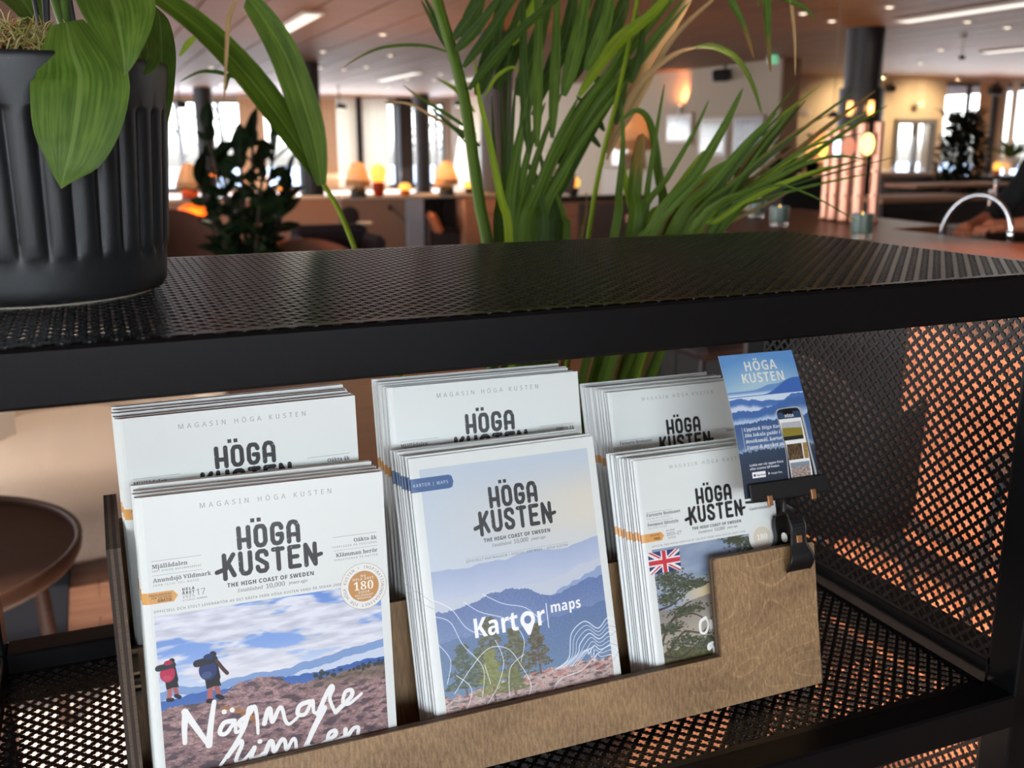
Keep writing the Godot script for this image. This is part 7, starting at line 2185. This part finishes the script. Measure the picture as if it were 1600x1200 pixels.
	for i in 44:
		var d := V(rng.randf_range(-1, 1), rng.randf_range(0.0, 1.1), rng.randf_range(-0.6, 0.6)).normalized()
		var sd := d.cross(V(0, 1, 0.2)).normalized()
		part(pb, "leaf", sh, dk).transform = Transform3D(Basis(sd, d, sd.cross(d)), V(rng.randf_range(-0.18, 0.16), pb0.y + 0.17 + rng.randf() * (0.3 if i % 3 == 0 else 0.12), rng.randf_range(-0.1, 0.1)))
	var wl := thing("lamp_pillar", "pale pillar carrying the warm shaded lamp behind the copper taps", "pillar", V(7.3616,0.9524,-9) * V(1, 0, 1))
	part(wl, "shaft", slab(V(-0.2, 0, -0.2), V(0.2, V(7.3616,0.9524,-9).y - 0.03, 0.2), 0.006), M.tan)
	part(wl, "cap", slab(V(-0.23, V(7.3616,0.9524,-9).y - 0.03, -0.23), V(0.23, V(7.3616,0.9524,-9).y, 0.23), 0.006), M.tan)
	shade_lamp("warm shaded lamp glowing behind the copper taps", V(7.3616,0.9524,-9), 0.66, 0.42, Color(0.4, 0.3, 0.2), 3.0)
	# curtains and plants at the far right windows
	curtain("beige curtain between the far right windows", 20.0, 20.42, -18.85, true)
	curtain("pale curtain at the right edge of the picture", 21.05, 21.3, -18.85, false)
	var pp0 := V(13.0801,1.0832,-11.6)
	var pp := thing("potted_fern", "potted green fern on the window counter at the far right", "plant", pp0)
	part(pp, "pot", lathem([[0.0, -0.02], [0.1, -0.02], [0.15, 0.16], [0.0, 0.15]], 26), M.white)
	var fb := MB.new()
	for i in 60:
		var a := i * 2.4
		var d := V(cos(a) * 0.8, rng.randf_range(0.3, 1.3), sin(a) * 0.8).normalized() * rng.randf_range(0.18, 0.42)
		fb.tube([V(0, 0.13, 0), V(0, 0.15, 0) + d * 0.6, V(0, 0.12, 0) + d], [0.004, 0.014, 0.002], 5)
	part(pp, "fronds", fb, leaf_mat(Color(0.16, 0.26, 0.1), Color(0.3, 0.4, 0.16), 84, Color(0.3, 0.4, 0.12))).set_meta("kind", "stuff")
	for q in [[V(12.8442,0.9516,-11.62), "orange glass lamp on the window counter, left of the fern"], [V(13.2411,1.1451,-11.8), "small orange glass lamp beside the fern"]]:
		globe_lamp(q[1], q[0], 0.22, 0.13, Color(0.85, 0.5, 0.3), 0.5)
	# added, unseen warm spots that brighten the far wall
	for q in [[16.2, "added left wall washer on the ceiling, brightening the far wall"], [18.3, "added right wall washer on the ceiling, brightening the far wall"]]:
		var ww := thing("added_wall_washer", q[1], "ceiling light", V(q[0], 2.9, -17.9))
		part(ww, "can", lathem([[0.0, 0.0], [0.06, 0.0], [0.06, -0.08], [0.05, -0.08], [0.045, -0.03]], 20), M.white)
		part(ww, "lens", lathem([[0.0, -0.036], [0.045, -0.034]], 20), glow(Color(1, 0.8, 0.55), 2.0))
		spot("added_wall_washer_light", V(q[0], 2.8, -17.9), V(q[0], 1.5, -19.1), 62, 5.0, Color(1, 0.86, 0.66), 0.05, 0.8)
	# pendants on thin cords
	for q in [[V(11.278,2.6039,-11), "small dark pendant lamp before the far windows"], [V(6.3168,1.7234,-7.6), "thin cord hanging from the ceiling left of the black column"]]:
		var pn := thing("pendant_lamp", q[1], "pendant", q[0], "")
		part(pn, "cord", tubem([V(0, 0.02, 0), V(0, 2.9 - q[0].y, 0)], 0.005, 6), mat(Color(0.6, 0.5, 0.42), 0.7))
		part(pn, "shade", lathem([[0.0, 0.03], [0.03, 0.03], [0.055, -0.02], [0.05, -0.02], [0.0, 0.01]], 20), M.dark_frame)
		part(pn, "ceiling_rose", lathem([[0.0, 2.86 - q[0].y], [0.05, 2.87 - q[0].y], [0.05, 2.9 - q[0].y]], 18), M.white)
	bartender()

# a person's body as one skin: tapered bones joined by a smooth minimum, meshed by surface nets
func skin(bones: Array, cell: float, blend: float) -> MB:
	var lo := Vector3.ONE * 1e9
	var hi := -lo
	for b in bones:
		var r: float = maxf(b[2], b[3]) + cell * 2
		for p in [b[0], b[1]]:
			lo = lo.min(p - Vector3.ONE * r); hi = hi.max(p + Vector3.ONE * r)
	var n := Vector3i(((hi - lo) / cell).ceil()) + Vector3i.ONE
	var f := PackedFloat32Array()
	f.resize(n.x * n.y * n.z)
	f.fill(1.0)
	for b in bones:
		var r: float = maxf(b[2], b[3]) + blend + cell * 2
		var a0 := Vector3i(((((b[0] as Vector3).min(b[1])) - Vector3.ONE * r - lo) / cell).floor()).clamp(Vector3i.ZERO, n - Vector3i.ONE)
		var a1 := Vector3i(((((b[0] as Vector3).max(b[1])) + Vector3.ONE * r - lo) / cell).ceil()).clamp(Vector3i.ZERO, n - Vector3i.ONE)
		var d: Vector3 = b[1] - b[0]
		var dd := maxf(d.length_squared(), 1e-9)
		for z in range(a0.z, a1.z + 1):
			for y in range(a0.y, a1.y + 1):
				for x in range(a0.x, a1.x + 1):
					var p := lo + Vector3(x, y, z) * cell
					var t := clampf((p - b[0]).dot(d) / dd, 0, 1)
					var s: float = p.distance_to(b[0] + d * t) - lerpf(b[2], b[3], t)
					var k := x + n.x * (y + n.y * z)
					var h := maxf(blend - absf(f[k] - s), 0.0) / blend
					f[k] = minf(f[k], s) - h * h * blend * 0.25
	var at := {}
	var pts := PackedVector3Array()
	var offs := [0, 1, n.x, n.x + 1, n.x * n.y, n.x * n.y + 1, n.x * n.y + n.x, n.x * n.y + n.x + 1]
	var co := [Vector3(0, 0, 0), Vector3(1, 0, 0), Vector3(0, 1, 0), Vector3(1, 1, 0), Vector3(0, 0, 1), Vector3(1, 0, 1), Vector3(0, 1, 1), Vector3(1, 1, 1)]
	var edges := [[0, 1], [2, 3], [4, 5], [6, 7], [0, 2], [1, 3], [4, 6], [5, 7], [0, 4], [1, 5], [2, 6], [3, 7]]
	for z in n.z - 1:
		for y in n.y - 1:
			for x in n.x - 1:
				var k := x + n.x * (y + n.y * z)
				var inside := 0
				for o in offs:
					if f[k + o] < 0: inside += 1
				if inside == 0 or inside == 8: continue
				var sum := Vector3.ZERO
				var c := 0
				for e in edges:
					var va := f[k + offs[e[0]]]
					var vb := f[k + offs[e[1]]]
					if (va < 0) != (vb < 0):
						sum += (co[e[0]] as Vector3).lerp(co[e[1]], va / (va - vb)); c += 1
				at[k] = pts.size()
				pts.append(lo + (Vector3(x, y, z) + sum / c) * cell)
	var quads: Array = []
	for z in range(1, n.z - 1):
		for y in range(1, n.y - 1):
			for x in range(1, n.x - 1):
				var k := x + n.x * (y + n.y * z)
				var sx := [[1, n.x, n.x * n.y], [n.x, n.x * n.y, 1], [n.x * n.y, 1, n.x]]
				for s in sx:
					if (f[k] < 0) != (f[k + s[0]] < 0):
						var q := [k, k - s[1], k - s[1] - s[2], k - s[2]]
						if at.has(q[0]) and at.has(q[1]) and at.has(q[2]) and at.has(q[3]):
							quads.append([at[q[0]], at[q[1]], at[q[2]], at[q[3]], f[k] < 0])
	var nn := PackedVector3Array()
	nn.resize(pts.size())
	for q in quads:
		var m := (pts[q[2]] - pts[q[0]]).cross(pts[q[3]] - pts[q[1]])
		if not q[4]: m = -m
		for i in 4: nn[q[i]] += m
	# the field grows outward: turn every normal that way
	var b := MB.new()
	for q in quads:
		var m0 := nn[q[0]].normalized(); var m1 := nn[q[1]].normalized(); var m2 := nn[q[2]].normalized(); var m3 := nn[q[3]].normalized()
		b.tri(pts[q[0]], pts[q[1]], pts[q[2]], m0, m1, m2)
		b.tri(pts[q[0]], pts[q[2]], pts[q[3]], m0, m2, m3)
	return b

func bartender():
	# stands behind the sink, bent over it; only an arm, a hand and the dark shirt reach into the picture
	var o := thing("person", "person in dark clothes at the right edge, bending over the sink behind the bar", "person", V(4.5, 0, -3.35))
	var at: Vector3 = -o.position
	var hip := V(4.48, 0.95, -3.35)
	var chest := V(4.24, 1.26, -3.33)
	var neck := V(4.1, 1.43, -3.33)
	var head := V(4.02, 1.58, -3.33)
	var cloth: Array = [[hip, chest, 0.15, 0.155], [chest, neck - V(0.02, 0.04, 0), 0.15, 0.08]]
	var arms: Array = []
	for s in [-1.0, 1.0]:
		var sh := V(4.12, 1.37, -3.33 + s * 0.17)
		var el := V(3.93, 1.15, -3.33 + s * 0.2)
		var wr := V(3.62, 1.14, -3.22) if s > 0 else V(3.66, 1.12, -3.42)
		cloth.append([sh, el, 0.062, 0.05])
		cloth.append([el, el.lerp(wr, 0.45), 0.05, 0.043])
		cloth.append([chest + V(-0.03, 0.08, s * 0.05), sh, 0.1, 0.066])
		arms.append([el, wr])
	for s in [-1.0, 1.0]:
		var kn := V(4.48, 0.5, -3.35 + s * 0.1)
		cloth.append([hip + V(0, -0.02, s * 0.08), kn, 0.095, 0.065])
		cloth.append([kn, V(4.5, 0.08, -3.35 + s * 0.1), 0.062, 0.045])
	for b in cloth:
		b[0] += at; b[1] += at
	part(o, "dark_clothes", skin(cloth, 0.022, 0.05), mat(Color(0.045, 0.047, 0.055), 0.9))
	var flesh := mat(Color(0.78, 0.47, 0.34), 0.55)
	var body: Array = [[neck + V(0.02, -0.05, 0), neck + V(-0.03, 0.05, 0), 0.052, 0.05], [head + V(0.02, 0.02, 0), head + V(-0.025, 0.0, 0), 0.088, 0.08], [head + V(-0.05, -0.06, 0), head + V(-0.06, -0.075, 0), 0.05, 0.045], [head + V(-0.1, -0.01, 0), head + V(-0.115, -0.025, 0), 0.012, 0.014], [head + V(0.01, 0, 0.085), head + V(0.01, -0.03, 0.082), 0.016, 0.012], [head + V(0.01, 0, -0.085), head + V(0.01, -0.03, -0.082), 0.016, 0.012]]
	for b in body:
		b[0] += at; b[1] += at
	part(o, "head", skin(body, 0.009, 0.02), flesh)
	part(o, "hair", skin([[head + at + V(0.035, 0.045, 0), head + at + V(0.0, 0.06, 0), 0.085, 0.075], [head + at + V(0.06, -0.02, 0), head + at + V(0.05, 0.03, 0), 0.07, 0.08]], 0.012, 0.03), mat(Color(0.09, 0.06, 0.045), 0.8))
	for e in [-1, 1]:
		part(o, "eye", lathem([[0.0, -0.011], [0.011, 0.0], [0.0, 0.011]], 12, head + at + V(-0.098, 0.008, e * 0.032)), mat(Color(0.12, 0.09, 0.08), 0.2))
	part(o, "mouth", boxm(head + at + V(-0.105, -0.062, 0), V(0.008, 0.008, 0.042), 0.003), mat(Color(0.55, 0.25, 0.22), 0.5))
	for s in 2:
		var el: Vector3 = arms[s][0] + at
		var wr: Vector3 = arms[s][1] + at
		var d := (wr - el).normalized()
		var sd := d.cross(V(0, 1, 0)).normalized()
		var up := sd.cross(d)
		var hand: Array = [[el.lerp(wr, 0.4), wr, 0.04, 0.026], [wr, wr + d * 0.05, 0.026, 0.03]]
		for k in 4:
			var root := wr + d * 0.055 + sd * (0.03 - 0.02 * k)
			var l: float = [0.038, 0.043, 0.04, 0.032][k]
			var tip := root + d * l - up * 0.008
			hand.append([wr + d * 0.02 + sd * (0.016 - 0.011 * k), root, 0.013, 0.0105])
			hand.append([root, tip, 0.0102, 0.009])
			hand.append([tip, tip + d * l * 0.45 - up * l * 0.62, 0.009, 0.0075])
		var th := wr + d * 0.02 + sd * (0.03 if s == 0 else -0.03)
		hand.append([wr + d * 0.01, th, 0.014, 0.013])
		hand.append([th, th + d * 0.04 - up * 0.02, 0.0125, 0.009])
		part(o, "forearm_and_hand", skin(hand, 0.0055, 0.008), flesh)
	for s in [-1.0, 1.0]:
		part(o, "shoe", boxm(V(4.44, 0.045, -3.35 + s * 0.1) + at, V(0.27, 0.09, 0.1), 0.035), mat(Color(0.04, 0.04, 0.04), 0.5))
